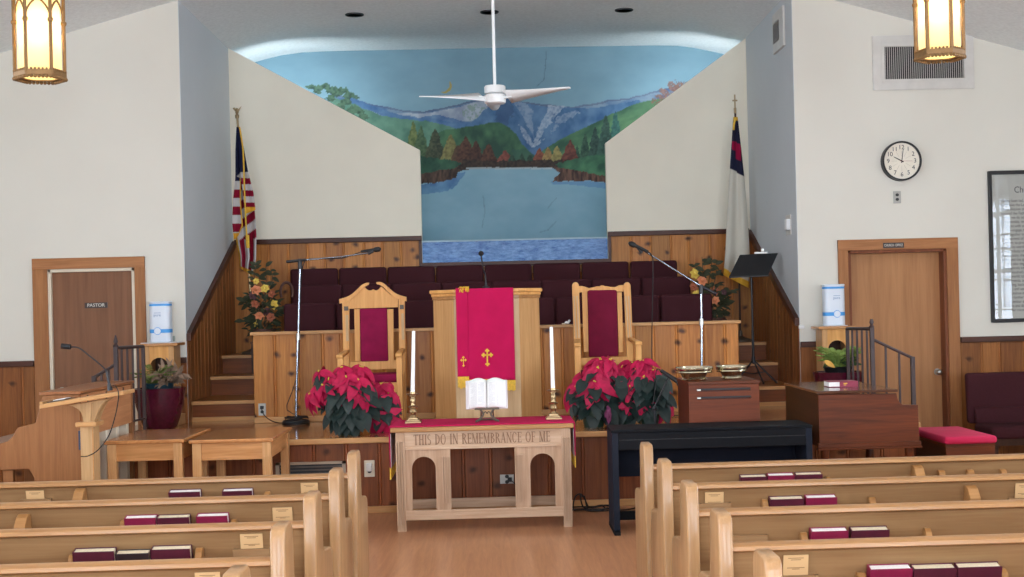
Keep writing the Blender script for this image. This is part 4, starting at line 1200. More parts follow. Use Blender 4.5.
def scarf(nm, lab, x0, x1, zb, zf, y, cross, seed, wave):
    r = thing(nm, ((x0 + x1) / 2, YP - .02, pzt), lab, 'cloth')
    rows = []
    n = 16
    yy = YP - .037 - y
    for j in range(30):
        row = []
        for i in range(n + 1):
            x = x0 + (x1 - x0) * i / n
            if j < 6:
                row.append((x, YP + .38 - (YP + .38 - yy) * j / 5, pzt + .004 + y))
            else:
                t = (j - 6) / 23
                z = pzt + .002 - (pzt + .002 - zb) * t
                bulge = wave * t * (math.sin(i / n * 7 + seed) * .5 + .5) + wave * .8 * max(0, t - .75) * 4 * math.sin(i / n * 5 + 1 + 9 * t)
                row.append((x, yy - bulge - .001, z))
        rows.append(row)
    MB().grid(rows).build('cloth', REDCLOTH, r, solid=.004, smooth=60)
    m = MB(); k = max(8, int((x1 - x0) / .009)); rr = random.Random(seed)
    m.box(x0, x1, yy - .01, yy - .003, zb - .012, zb + .012)
    for i in range(k):
        xa = x0 + (x1 - x0) * i / k
        yb_ = yy - .006 - wave * (math.sin(i / k * 7 + seed) * .5 + .5)
        m.box(xa + .0005, xa + (x1 - x0) / k - .0008, yb_ - .003, yb_ + .003, zf + rr.uniform(-.006, .006), zb - .01)
    m.build('fringe', GOLD, r)
    cx, cz_, w_, h2 = cross
    yc = yy - wave - .008
    botonny(MB(), cx, cz_, w_, h2, yc, yc + .005).build('cross', GOLD, r)
    return r
Yc = YP - .04
u = lambda px, py=340: ax(px, py, Yc)
v = lambda py, px=488: az(px, py, Yc)
scarf('pulpit_scarf', 'wide red pulpit cloth with large gold cross and fringe', u(466.5), u(514.5), v(380.5), v(391), .0, (u(487.3, 357), v(357.3), u(493) - u(482), v(349) - v(366)), 1, .012)
scarf('pulpit_stole', 'narrow red strip with small gold cross beside the wide pulpit cloth', u(456.8), u(468.2), v(378, 462), v(388, 462), .008, (u(463.5, 361), v(361.5, 463), u(466.3) - u(460.3), v(356.5) - v(366.8)), 2, .003)
m = MB(); rr = random.Random(3)
fr = None
for k in range(26):
    x = u(460) + (u(470) - u(460)) * rr.random()
    m.tube([(x, YP + .1, pzt + .018), (x + rr.uniform(-.01, .01), YP - .035, pzt + .022), (x + rr.uniform(-.015, .015), YP - .058, pzt + rr.uniform(-.03, .01))], .003, 5)
m.build('loose_fringe', GOLD, bpy.data.objects['pulpit_stole'])
# gooseneck microphone on the pulpit
q = at(486, 289, YP + .3); top = at(481, 253.5, YP + .22)
r = thing('pulpit_microphone', (q.x, YP + .3, pzt), 'black gooseneck microphone rising from behind the pulpit cloth', 'microphone')
MB().lathe([(.03, .001), (.03, .012), (.012, .02), (.01, .05)], (q.x, YP + .3, pzt + .012), 16).build('base', BLACK, r, smooth=40)
MB().tube(smoothpath([(q.x, YP + .3, pzt + .05), (q.x - .006, YP + .29, pzt + .14), (at(484, 272, YP + .26).x, YP + .26, az(484, 272, YP + .26)), (top.x, YP + .22, top.z - .02)]), .0065, 8).build('gooseneck', BLACKM, r, smooth=60)
MB().ball((top.x, YP + .22, top.z), .023, 16, 10).build('windscreen', plain('foam_black', (30, 28, 30), .95, bump=.4, bscale=200), r, smooth=60)

# ---- pulpit chairs
def Qp(px, py, Y): p = at(px, py, Y); return (p.x, p.z)
YBK, YFR = 12.88, 12.38
def carved_chair(px_c, lab, kind):
    fx = [v_ for v_ in px_c]
    r = thing('pulpit_chair', ((ax(px_c[0], 350, YBK) + ax(px_c[1], 350, YBK)) / 2, (YBK + YFR) / 2, PZ), lab, 'chair', 'carved chairs beside the pulpit')
    return r
def slab(m, pxs, Y, d):
    m.prism([Qp(a, b_, Y) for a, b_ in pxs], 'y', Y, Y + d); return m
# scrolled-pediment chair (left)
ch = carved_chair((345.8, 402), 'tall golden oak armchair with scrolled broken pediment and crimson back', 'scroll')
Lz = PZ + .001
for (ta, tb_, ba, bb) in ((342, 349, 343.5, 349.5), (398.5, 404.6, 399.2, 405.5)):
    P = [Qp(ta, 299, YBK), Qp(tb_, 299, YBK), Qp(bb, 372, YBK), Qp(ba, 372, YBK)]
    m = MB().prism(P, 'y', YBK, YBK + .05)
    m.box(P[3][0], P[2][0], YBK, YBK + .05, Lz, P[3][1])
    m.build('back_post', OAK_GOLD, ch, bevel=.004)
for (ta, tb_, zz) in ((344, 348.3, 308), (399.8, 403.8, 306.5)):
    a = Qp(ta, zz - 1.6, YBK); b_ = Qp(tb_, zz + 2.6, YBK)
    MB().box(a[0], b_[0], YBK - .006, YBK + .002, b_[1], a[1]).build('rosette', BRASS_OLD, ch)
    a = Qp(ta + 1.4, zz + 7, YBK); b_ = Qp(tb_ + .6, zz + 33, YBK)
    MB().box(a[0], b_[0], YBK - .004, YBK + .002, b_[1], a[1]).build('fluting', OAK_PALE_LIT, ch, bevel=.001)
crest = [(349, 308.8), (397.8, 307.2), (398.2, 297.5), (394.5, 297), (390, 294), (385, 289.5), (381, 286.3), (380, 287.5), (378.6, 289.3), (376.6, 290.3), (375, 290.2), (373, 289.2), (371.2, 290.3), (368.5, 290.3), (366.2, 288.7), (364.8, 286.9), (362, 288.5), (358, 292.5), (353.5, 297), (349, 298.8)]
MB().prism([Qp(a, b_, YBK) for a, b_ in reversed(crest)], 'y', YBK + .006, YBK + .035).build('pediment', OAK_GOLD, ch, bevel=.002)
for pts in ([(339.3, 299), (346, 297.2), (352, 294), (357, 289.6), (361.5, 285.2), (366, 282.9), (368.9, 282.6)], [(406.4, 296.9), (399.5, 295), (393.5, 291.9), (388.5, 287.5), (384, 283.6), (380, 281.9), (376.4, 282.2)]):
    cen = smoothpath([(p_[0], 0, p_[1]) for p_ in [Qp(a, b_, YBK) for a, b_ in pts]], 4)
    up, dn = [], []
    nn = len(cen)
    for i, c in enumerate(cen):
        t = i / (nn - 1); th = .042 * (1 - .55 * max(0, t - .6) / .4)
        if t > .96: th *= .5
        up.append((c.x, c.z)); dn.append((c.x, c.z - th))
    m = MB()
    for i in range(nn - 1):
        m.prism([up[i], up[i + 1], dn[i + 1], dn[i]], 'y', YBK - .012, YBK + .045)
    m.build('scroll', OAK_GOLD, ch)
for a, b_ in ((354.2, 359.7), (387, 393.3)):
    slab(MB(), [(a, 309), (b_, 309), (b_ + .5, 361), (a + .8, 361)], YBK + .004, .03).build('back_stile', OAK_GOLD, ch, bevel=.002)
p0, p1 = Qp(359.6, 308.6, YBK), Qp(388.4, 361, YBK)
MB().box(p0[0], p1[0], YBK - .012, YBK + .03, p1[1], p0[1]).build('back_pad', VELVET, ch, bevel=.012, smooth=50)
slab(MB(), [(350, 361.8), (397, 360), (397, 368.8), (350, 370.4)], YBK + .002, .035).build('lower_rail', OAK_GOLD, ch, bevel=.003)
def chair_front(ch, l, rgt, arm_py, seatz, vel, bl, br, frontw=.052):
    """arms, front posts, seat, legs; bl/br: x of the back posts at arm height"""
    zarm = az(l, arm_py, YFR + .1)
    xs = (ax(l, arm_py + 5, YFR), ax(rgt, arm_py + 5, YFR))
    for xf, xbk in ((xs[0], bl), (xs[1], br)):
        MB().box(xf - frontw / 2, xf + frontw / 2, YFR, YFR + frontw, Lz, zarm - .03).build('front_leg', OAK_GOLD, ch, bevel=.004)
        w = .03
        MB().hexa([(xf - w, YFR - .04, zarm - .03), (xf + w, YFR - .04, zarm - .03), (xbk + w * .8, YBK + .002, zarm), (xbk - w * .8, YBK + .002, zarm), (xf - w, YFR - .04, zarm + .002), (xf + w, YFR - .04, zarm + .002), (xbk + w * .8, YBK + .002, zarm + .03), (xbk - w * .8, YBK + .002, zarm + .03)]).build('arm', OAK_GOLD, ch, bevel=.006, smooth=50)
    x0, x1 = xs[0] + frontw / 2, xs[1] - frontw / 2
    MB().box(x0, x1, YFR + .012, YFR + .042, seatz - .13, seatz - .05).build('seat_rail', OAK_GOLD, ch, bevel=.003)
    MB().box(x0 - .02, x1 + .02, YFR + .05, YBK - .002, seatz - .06, seatz - .045).build('seat_board', OAK_GOLD, ch)
    MB().box(xs[0] + .0, xs[1] - .0, YFR + .054, YBK - .02, seatz - .045, seatz + .03).build('seat_cushion', vel, ch, bevel=.025, segs=3, smooth=60)
chair_front(ch, 340.2, 399, 354.5, az(380, 378, YFR), VELVET, ax(346.5, 350, YBK), ax(402, 350, YBK))
# spindle-topped chair (right)
ch2 = carved_chair((577, 629), 'tall golden oak armchair with plain round-topped posts and wine-red back', 'plain')
for (ta, tb_, ba, bb) in ((572.2, 579, 574.4, 581), (623.8, 630.6, 626.6, 633.2)):
    P = [Qp(ta, 286, YBK), Qp(tb_, 286, YBK), Qp(bb, 350, YBK), Qp(ba, 350, YBK)]
    m = MB().prism(P, 'y', YBK, YBK + .055)
    m.box(P[3][0], P[2][0], YBK, YBK + .055, Lz, P[3][1])
    hw = (P[1][0] - P[0][0]) / 2
    m.prism(arc((P[0][0] + P[1][0]) / 2, P[0][1] - .001, hw, .036, 0, 180, 10), 'y', YBK, YBK + .055)
    m.build('back_post', OAK_GOLD, ch2)
    for f in (.3, .7):
        a = Qp(ta + (tb_ - ta) * f, 296, YBK); b_ = Qp(ba + (bb - ba) * f, 338, YBK)
        MB().prism([(a[0] - .006, a[1]), (a[0] + .006, a[1]), (b_[0] + .006, b_[1]), (b_[0] - .006, b_[1])], 'y', YBK - .005, YBK + .003).build('fluting', OAK_PALE_LIT, ch2)
cr = [(579, 292.6), (624, 291.5), (624, 284.9), (619, 285.2), (615.5, 287), (611, 286.9), (607, 286.2), (604.8, 286.2), (603.6, 285.3), (601.5, 285.2), (599.6, 286.3), (597.6, 286.2), (594, 287), (589, 288.1), (585.3, 286.8), (582, 286), (579, 286)]
slab(MB(), list(reversed(cr)), YBK + .008, .03).build('crest_rail', OAK_GOLD, ch2, bevel=.002)
for a, b_ in ((582, 587.4), (617, 621.8)):
    slab(MB(), [(a, 292.4), (b_, 292.2), (b_ + 1.6, 352), (a + 1.8, 352)], YBK + .006, .03).build('back_stile', OAK_GOLD, ch2, bevel=.002)
MB().prism([Qp(a, b_, YBK) for a, b_ in ((587.4, 291.5), (589, 290.2), (615.2, 289.8), (616.8, 291), (618.4, 356), (588.8, 357))], 'y', YBK - .014, YBK + .03).build('back_pad', VELVET_D, ch2, bevel=.01, smooth=50)
slab(MB(), [(581, 358), (627, 356.6), (627, 364), (581, 365.4)], YBK + .002, .035).build('lower_rail', OAK_GOLD, ch2, bevel=.003)
chair_front(ch2, 577.2, 638.6, 343, az(607, 375, YFR), VELVET_D, ax(578, 345, YBK), ax(630.5, 345, YBK))

# ---- choir chairs
def make_chair():
    r = thing('choir_chair', (0, 0, 0), 'burgundy padded choir chair', 'chair', 'burgundy choir chairs')
    w = .535
    def pad(nm, x, y0, y1, z0, z1, bev):
        return MB().box(-x, x, y0, y1, z0, z1).build(nm, FABRIC, r, bevel=bev, segs=3, smooth=60)
    m = MB(); rows = []
    bp = pad('backrest', w / 2 - .002, .0, .07, .46, .93, .03)
    pad('seat', w / 2 - .004, -.47, .0, .40, .475, .025)
    for sx in (-1, 1):
        MB().tube([(sx * (w / 2 - .05), -.42, .4), (sx * (w / 2 - .05), -.44, .001)], .012, 8).build('leg', BLACKM, r)
        MB().tube([(sx * (w / 2 - .05), .03, .5), (sx * (w / 2 - .05), .02, .4), (sx * (w / 2 - .05), .07, .001)], .012, 8).build('leg', BLACKM, r)
    return r
proto = make_chair()
rows_ = [('back row', 15.72, [289.6 + 48.6 * k for k in range(8)], 48.6, TZ[2], 275), ('middle row', 15.08, [291.6 + 49.98 * k for k in range(8)], 49.98, TZ[1], 290), ('front row', 14.48, [283.2 + 52.8 * k for k in range(4)] + [502.6 + 52.8 * k for k in range(4)], 52.8, TZ[0], 320)]
first = True
spots = ['under the boom microphone at the flag end', 'second from the striped flag', 'third from the striped flag', 'fourth from the striped flag', 'fourth from the white flag', 'third from the white flag', 'second from the white flag', 'at the white flag end']
for rn_, Y, pxs, pitch, z, py in rows_:
    for k, px in enumerate(pxs):
        o = proto if first else copy_tree(proto)
        first = False
        o.location = (ax(px + pitch / 2, py, Y), Y, z)
        o['label'] = 'burgundy choir chair, %s, %s' % (rn_, spots[k] if k else ('at the striped flag end' if rn_ != 'back row' else 'under the boom microphone'))
        o['group'] = 'choir chairs of the ' + rn_

# ---- little white figurine on the rail
p = at(567, 322, CWY + .05)
fg = thing('figurine', (p.x, CWY + .05, cz), 'tiny white lamb-like ornament on the choir rail', 'ornament')
MB().ball((p.x, CWY + .05, cz + .018), .016, 10, 8, (1.5, 1, .9)).build('body', WHITE, fg, smooth=60)
MB().ball((p.x + .022, CWY + .05, cz + .034), .012, 10, 8).build('head', WHITE, fg, smooth=60)
MB().box(p.x - .05, p.x - .015, CWY + .03, CWY + .06, cz + .0005, cz + .012).build('base', CREAM, fg, bevel=.003)

# ---- flowers -------------------------------------------------------
def leafmesh(m, base, direction, normal, L, W, fold=.25, droop=.3, seg=5, tip=1.0):
    """pointed leaf from base along direction; normal is the leaf's upper side"""
    d = Vector(direction).normalized(); n = Vector(normal); n = (n - d * n.dot(d))
    n = n.normalized() if n.length > 1e-5 else d.orthogonal().normalized()
    s = d.cross(n)
    b0 = Vector(base); rows = []
    for j in range(seg + 1):
        t = j / seg
        w = W * (math.sin(PI * min(1, (t * .92 + .06)) ** .8) ** .9) * .5
        if j == seg: w = W * .01
        c = b0 + d * (L * t) - n * (droop * L * t * t)
        rows.append([c - s * w + n * (fold * w), c, c + s * w + n * (fold * w)])
    m.grid(rows)
BRACT = plain('poinsettia_red', (178, 16, 68), .6, var=.28, vscale=18, spec=.3)
BRACT_D = plain('poinsettia_dark_red', (150, 16, 48), .6, var=.25, vscale=18, spec=.3)
PLEAF = plain('poinsettia_leaf', (30, 46, 43), .5, var=.25, vscale=20)
CYME = plain('poinsettia_centre', (206, 190, 60), .6)
POTF = plain('green_foil', (34, 60, 48), .4, var=.2, vscale=30)
WITHER = plain('withered_bract', (104, 40, 76), .8, var=.3, vscale=20)
def poinsettia(px, py, Y, heads, lab, pot_r=.105, pot_h=.17, nleaf=34, seed=1, spread=.3, zmax=.6):
    rnd = random.Random(seed)
    x = ax(px, py, Y)
    r = thing('poinsettia', (x, Y, PZ), lab, 'potted plant', 'poinsettias on the platform')
    MB().lathe([(pot_r * .78, .001), (pot_r * .86, pot_h * .3), (pot_r * 1.0, pot_h), (pot_r * .92, pot_h), (pot_r * .9, pot_h * .85)], (x, Y, PZ), 24).build('pot', POTF, r, smooth=40)
    st, lf, bd, cy = MB(), MB(), MB(), MB()
    H = [(Vector((ax(a, b_, Y + o), Y + o, az(a, b_, Y + o))), s * 1.85) for a, b_, o, s in heads]
    for hp, s in H:
        b0 = Vector((x + rnd.uniform(-.04, .04), Y + rnd.uniform(-.04, .04), PZ + pot_h * .8))
        mid = b0.lerp(hp, .55) + Vector((0, 0, .05))
        st.tube(smoothpath([b0, mid, hp], 4), .006, 6)
        out = (hp - Vector((x, Y, PZ + .25))); out.z *= .6; out += Vector((0, -.22, .12)); out.normalize()
        s1 = out.orthogonal().normalized(); s2 = out.cross(s1)
        for ringi, (nb, Lr, el) in enumerate(((5, 1.0, -.25), (4, .7, .25))):
            for k in range(nb):
                a = 2 * PI * (k + rnd.uniform(-.25, .25)) / nb + ringi * .5
                d = (s1 * math.cos(a) + s2 * math.sin(a)) + out * (el + rnd.uniform(-.15, .15)) + Vector((0, 0, -.62))
                L = s * Lr * rnd.uniform(.82, 1.15)
                leafmesh(bd, hp + out * .01 * ringi, d, out, L, L * rnd.uniform(.42, .54), .25, rnd.uniform(.2, .6))
        for k in range(3):
            cy.ball(hp + out * .02 + s1 * rnd.uniform(-.014, .014) + s2 * rnd.uniform(-.014, .014), .006, 6, 5)
        for k in range(4):
            t = rnd.uniform(.35, .9); q = b0.lerp(hp, t) + Vector((0, 0, .03))
            a = rnd.uniform(0, 2 * PI)
            d = Vector((math.cos(a), math.sin(a) - .4, rnd.uniform(-.9, -.1)))
            L = rnd.uniform(.11, .16)
            leafmesh(lf, q, d, Vector((math.cos(a) * .6, math.sin(a) * .6 - .5, .8)), L, L * .58, .18, rnd.uniform(.1, .45))
    for k in range(nleaf):
        a = rnd.uniform(-PI, .3) if k % 3 else rnd.uniform(0, 2 * PI); rr_ = rnd.uniform(.2, 1) * spread * .55
        q = Vector((x + rr_ * math.cos(a), Y + rr_ * math.sin(a) * .8, PZ + rnd.uniform(.14, zmax * .72)))
        d = Vector((math.cos(a) * .7, math.sin(a) * .7 - .3, rnd.uniform(-1.2, -.3)))
        L = rnd.uniform(.15, .21)
        leafmesh(lf, q, d, Vector((math.cos(a) * .6, math.sin(a) * .6 - .7, .6)), L, L * .6, .18, rnd.uniform(.1, .4))
    st.build('stems', plain('green_stem', (70, 96, 56), .6), r)
    lf.build('leaves', PLEAF, r, smooth=70)
    bd.build('bracts', BRACT, r, smooth=70)
    tag(cy.build('flower_centres', CYME, r), kind='stuff')
    return r
poinsettia(350, 432, 11.76, [(320, 373, 0, .12), (311, 394, -.03, .11), (330, 380, -.06, .12), (342, 369, 0, .13), (357, 380, -.1, .16), (361, 368, 0, .12), (323, 386, -.08, .13), (347, 377, -.12, .12)],
           'large bushy poinsettia in dark green pot beside the scrolled chair', seed=3, spread=.26, nleaf=46, pot_h=.15)
poinsettia(379, 432, 11.98, [(372, 386, 0, .11), (381, 385, -.02, .12), (389, 394, 0, .12), (363, 406, -.14, .11), (380, 401, -.08, .1), (384, 415, -.1, .13), (391, 405, 0, .1)],
           'smaller poinsettia behind the large one, close to the communion table', seed=8, spread=.16, nleaf=24, pot_r=.085, pot_h=.14, zmax=.45)
poinsettia(594, 430, 11.88, [(600, 361, .02, .14), (598, 369, -.06, .13), (609, 361, 0, .12), (594, 383, -.1, .16), (577, 387, -.04, .14), (585, 380, 0, .12), (571, 393, 0, .1)],
           'tall poinsettia in front of the plain-posted chair', seed=12, spread=.24, nleaf=44, pot_h=.15)
poinsettia(622, 430, 11.98, [(622, 368, 0, .12), (620, 380, -.06, .13), (628, 374, 0, .1), (613, 372, 0, .1), (627, 404, -.14, .075), (631, 363, 0, .11), (629, 386, -.1, .1)],
           'middle one of the three poinsettias by the black piano', seed=15, spread=.2, nleaf=40, pot_r=.09, pot_h=.14)
pw = poinsettia(650, 430, 11.92, [(642, 362, 0, .12), (644, 377, -.06, .14), (636, 370, 0, .11), (653, 371, 0, .11), (660, 384, .02, .12), (662, 402, 0, .13), (643, 402, -.1, .09), (655, 392, 0, .1)],
           'poinsettia nearest the brown speaker cabinet, small microphone before it', seed=21, spread=.2, nleaf=40, pot_r=.09, pot_h=.14)
m = MB(); rr = random.Random(5)
q = at(607, 412, 11.6)
for k in range(9):
    leafmesh(m, (q.x + rr.uniform(-.02, .02), 11.62 + rr.uniform(-.02, .02), q.z + .05 - .01 * k), (rr.uniform(-.5, .5), rr.uniform(-.5, .1), -1), (rr.uniform(-.4, .4), -1, .2), .07, .035, .4, .3)
m.build('withered_bracts', WITHER, bpy.data.objects['poinsettia.002'] if 'poinsettia.002' in bpy.data.objects else pw, smooth=70)

ROSE = {}
def rose(m, c, r, rnd):
    c = Vector(c)
    f = Vector((rnd.uniform(-.4, .4), -1, rnd.uniform(.1, .6))).normalized()
    s1 = f.orthogonal().normalized(); s2 = f.cross(s1)
    for ringi, (n, rad, op) in enumerate(((6, 1.0, .15), (5, .75, .45), (4, .45, .8))):
        for k in range(n):
            a = 2 * PI * k / n + ringi * .6
            d = s1 * math.cos(a) + s2 * math.sin(a)
            leafmesh(m, c - f * r * .2, d + f * op, f, r * rad, r * .95 * rad, .3, .25, 4)
    m.ball(c + f * r * .1, r * .35, 8, 6)
FOL = plain('dusty_foliage', (54, 58, 34), .7, var=.3, vscale=14)
RC = {'peach': plain('peach_rose', (230, 144, 100), .7, var=.12, vscale=25), 'yellow': plain('yellow_rose', (240, 206, 92), .7, var=.12, vscale=25), 'rust': plain('rust_rose', (172, 96, 66), .7, var=.2, vscale=25), 'plum': plain('plum_bloom', (92, 58, 62), .8, var=.25, vscale=25)}
WICK = plain('wicker', (88, 54, 44), .7, var=.3, vscale=40)
def arrangement(px, Y, z0, blooms, sprays, lab, handle, seed, gx):
    rnd = random.Random(seed)
    x = ax(px, 310, Y); zb = 1.36
    r = thing('flower_arrangement', (x, Y, zb), lab, 'flowers', 'flower arrangements at the choir ends')
    b = MB().lathe([(.10, .001), (.12, .05), (.135, .12), (.13, .13), (.11, .125)], (x, Y, zb), 20)
    b.build('basket', WICK, r, smooth=40)
    if handle:
        hx, hz = ax(handle[0], handle[1], Y), az(handle[0], handle[1], Y)
        MB().tube([(hx + .065 * math.cos(a), Y, hz - .02 + .1 * math.sin(a)) for a in [-.6 + k * (PI + 1.2) / 16 for k in range(17)]], .015, 8).build('basket_handle', WICK, r, smooth=60)
    fo, st = MB(), MB()
    for a, b_, c, s in blooms:
        m = MB(); p = at(a, b_, Y - .08)
        rose(m, (p.x, Y - .1 + rnd.uniform(-.03, .03), p.z), s * 1.2, rnd)
        m.build('bloom', RC[c], r, smooth=70)
        st.tube([(x + rnd.uniform(-.05, .05), Y, zb + .1), (p.x, Y - .05, p.z - .01)], .004, 5)
    for k in range(170):
        t = rnd.random(); a = rnd.uniform(0, 2 * PI)
        p = Vector((x + gx * math.cos(a) * (.3 + .7 * t) * .85, Y + .1 * math.sin(a), zb + .08 + rnd.random() ** 1.2 * .42))
        d = Vector((math.cos(a), rnd.uniform(-1, .2), rnd.uniform(-.5, .8)))
        L = rnd.uniform(.05, .1)
        leafmesh(fo, p, d, (0, -.7, .7), L, L * .45, .2, .3, 4)
    for sp_ in sprays:
        pts = smoothpath([(ax(a, b_, Y - .03), Y - .03, az(a, b_, Y - .03)) for a, b_ in sp_], 4)
        st.tube(pts, .004, 5)
        for i, q in enumerate(pts[2:]):
            for sd in (-1, 1):
                L = rnd.uniform(.06, .1)
                if rnd.random() < .45: continue
                leafmesh(fo, q, (sd * .9, rnd.uniform(-.8, .2), rnd.uniform(-.5, .9)), (rnd.uniform(-.5, .5), -.8, .5), L, L * .6, .2, .2, 4)
    st.build('stems', plain('brown_stem', (78, 62, 40), .7), r)
    fo.build('foliage', FOL, r, smooth=70)
    # the stand below
    s_ = thing('flower_stand', (x, Y, z0), 'dark wooden stand holding the flowers by the %s' % ('striped flag' if seed == 1 else 'white flag'), 'stand', 'flower stands in the choir')
    MB().box(x - .12, x + .12, Y - .12, Y + .12, zb - .025, zb - .001).build('top', WALNUT, s_, bevel=.004)
    for sx in (-1, 1):
        for sy in (-1, 1):
            MB().box(x + sx * .1 - .014, x + sx * .1 + .014, Y + sy * .1 - .014, Y + sy * .1 + .014, z0 + .001, zb - .026).build('leg', WALNUT_D, s_)
    MB().box(x - .1, x + .1, Y - .1, Y + .1, z0 + .1, z0 + .115).build('shelf', WALNUT, s_)
arrangement(263, 14.93, TZ[1], [(257, 289.5, 'peach', .05), (265, 288, 'yellow', .042), (272, 293.5, 'rust', .042), (273, 304.5, 'yellow', .05), (256, 303.5, 'rust', .042), (260, 315, 'peach', .045), (271, 317, 'rust', .042), (257.5, 324, 'yellow', .035), (254, 295, 'plum', .045), (267, 311, 'plum', .04), (256, 281, 'yellow', .03)],
            [[(262, 310), (266, 285), (266, 266)], [(262, 310), (272, 282), (271, 270)], [(258, 305), (254, 285), (256, 265)], [(258, 315), (248, 305), (243, 300)], [(258, 320), (248, 318), (243, 321)], [(270, 312), (281, 308), (284, 314)]],
            'basket of peach and yellow silk roses by the striped flag', (286.5, 290), 1, .19)
arrangement(713, 14.93, TZ[1], [(695.5, 273.5, 'yellow', .05), (702.5, 280.3, 'peach', .05), (694, 286.5, 'rust', .042), (696.5, 293, 'yellow', .04), (715.5, 291, 'rust', .042), (714.5, 300, 'peach', .042), (724, 292, 'plum', .03)],
            [[(706, 300), (703, 275), (702, 257)], [(706, 295), (710, 275), (712, 259)], [(704, 290), (698, 272), (694, 266)], [(712, 300), (724, 292), (734, 291)], [(712, 310), (722, 312), (722, 318)], [(712, 290), (716, 275), (716, 264)], [(712, 300), (722, 302), (727, 304)]],
            'silk flower arrangement with orange roses by the white flag', None, 2, .15)
# ================================================================== STANDS AND INSTRUMENTS
def mic(m_, c, d, L=.16, r=.017):
    """handheld-type microphone: body from c along d"""
    c = Vector(c); d = Vector(d).normalized()
    m_.tube([c, c + d * L * .68], [r * .62, r * .85], 12)
    m_.tube([c + d * L * .66, c + d * L * .72, c + d * L * .9, c + d * L], [r * .9, r * 1.25, r * 1.25, r * .5], 12)

# ---- chrome boom stand at the flag end
Y = 13.06
b0 = at(296, 421, Y); t0 = at(300, 266, Y)
r = thing('microphone_stand', (b0.x, Y, PZ), 'chrome boom microphone stand with round black base before the left choir rail', 'microphone stand', 'chrome boom microphone stands')
MB().lathe([(.125, .001), (.128, .02), (.118, .036), (.05, .05), (.025, .06)], (b0.x, Y, PZ), 28).build('base', BLACK, r, smooth=40)
MB().tube([(b0.x, Y, PZ + .05), (at(298.2, 352, Y).x, Y, at(298.2, 340, Y).z)], .012, 12).tube([(at(298.2, 342, Y).x, Y, at(298.2, 342, Y).z), (t0.x, Y, t0.z)], .009, 12).build('pole', CHROME, r, smooth=60)
q = at(298.3, 336.5, Y); MB().cyl((q.x, Y, q.z - .03), (q.x, Y, q.z + .03), .02).build('clutch', STEEL, r, smooth=60)
a, b_ = at(286.5, 261.8, Y), at(370, 252.9, Y - .15)
MB().tube([at(300, 260.5, Y), at(340, 257, Y - .07), b_], .0075, 10).build('boom', CHROME, r, smooth=60)
MB().tube([a, at(306, 259.8, Y - .01)], .014, 12).cyl((t0.x, Y, t0.z - .03), (t0.x, Y, at(300, 260, Y).z + .012), .02).build('boom_clamp', BLACKM, r, smooth=60)
mm = MB(); mic(mm, at(361, 251.6, Y - .13), at(379, 249.2, Y - .16) - at(361, 251.6, Y - .13), .19, .019); mm.build('microphone', BLACK, r, smooth=60)
MB().cyl(at(368, 253.6, Y - .15), at(373, 251, Y - .15), .016).build('microphone_clip', BLACKM, r, smooth=60)
pts = [at(361, 251.8, Y - .13), at(355, 254, Y - .1), at(342, 258.2, Y - .06), at(322, 259, Y - .03), at(305, 261, Y + .02), at(301, 285, Y + .022), at(299.5, 330, Y + .022), at(298.5, 368, Y + .02), at(292, 392, Y + .05), at(287, 410, Y + .06)]
pts = [Vector(p) for p in pts]
x, z = b0.x, PZ + .055
for k in range(40):
    an = k * .55
    pts.append(Vector((x + (.1 + .015 * math.sin(k * 2.1)) * math.cos(an), Y + .07 * math.sin(an) + .0, z + .012 * (k / 40) + .006 * math.sin(k * 1.3))))
q = at(283, 421.5, Y + .05)
pts += [Vector((q.x, Y + .05, PZ + .008)), Vector(at(272, 421, Y + .1)), Vector(at(264, 415, CWY - .05)), Vector(at(261.5, 408.5, CWY - .03))]
MB().tube(smoothpath(pts, 3), .0042, 6).build('cable', CABLE, r, smooth=60)
# ---- wall outlet plates
def outlet(p, lab, w=.07, h=.115, y=None, holes=True, mat=None, nm='outlet_plate', cat='outlet'):
    Yp = p.y
    r_ = thing(nm, (p.x, Yp, p.z), lab, cat)
    MB().box(p.x - w / 2, p.x + w / 2, Yp - .008, Yp - .0005, p.z - h / 2, p.z + h / 2).build('plate', mat or PLATE_G, r_, bevel=.002)
    if holes:
        for s in (-1, 1):
            MB().prism([(p.x + .017 * math.cos(k * PI / 6), p.z + s * .022 + .015 * math.sin(k * PI / 6)) for k in range(12)], 'y', Yp - .0105, Yp - .0075).build('socket', BLACK, r_)
    return r_
p = at(262.3, 409.5, CWY + .011); o = outlet(p, 'steel outlet plate low on the choir rail front, microphone cord plugged in')
MB().box(p.x - .016, p.x + .016, p.y - .034, p.y - .011, p.z + .005, p.z + .035).build('plug', BLACK, o, bevel=.004)
p = at(507, 479, PY + .015); o = outlet(p, 'outlet plate seen through the middle of the communion table', w=.115, h=.075)
MB().box(p.x + .005, p.x + .04, p.y - .04, p.y - .011, p.z - .02, p.z + .015).build('plug', BLACK, o, bevel=.004)
MB().tube(smoothpath([(p.x + .03, p.y - .03, p.z - .01), (p.x + .07, p.y - .04, p.z - .05), (p.x + .1, p.y - .03, p.z - .2), (p.x + .2, p.y - .05, .012), (p.x + .3, p.y - .08, .008)]), .004, 6).build('cord', CABLE, o)
p = at(369.5, 468.5, PY + .015); o = outlet(p, 'cream outlet plate with a night light between left pews and table', w=.085, h=.135, mat=CREAM)
MB().box(p.x - .024, p.x + .024, p.y - .05, p.y - .011, p.z - .02, p.z + .05).build('night_light', plain('night_light_plastic', (220, 218, 212), .3), o, bevel=.01)
p = at(897, 197.2, YD - .0005); outlet(p, 'small steel plate with two black sockets under the wall clock', w=.075, h=.118)
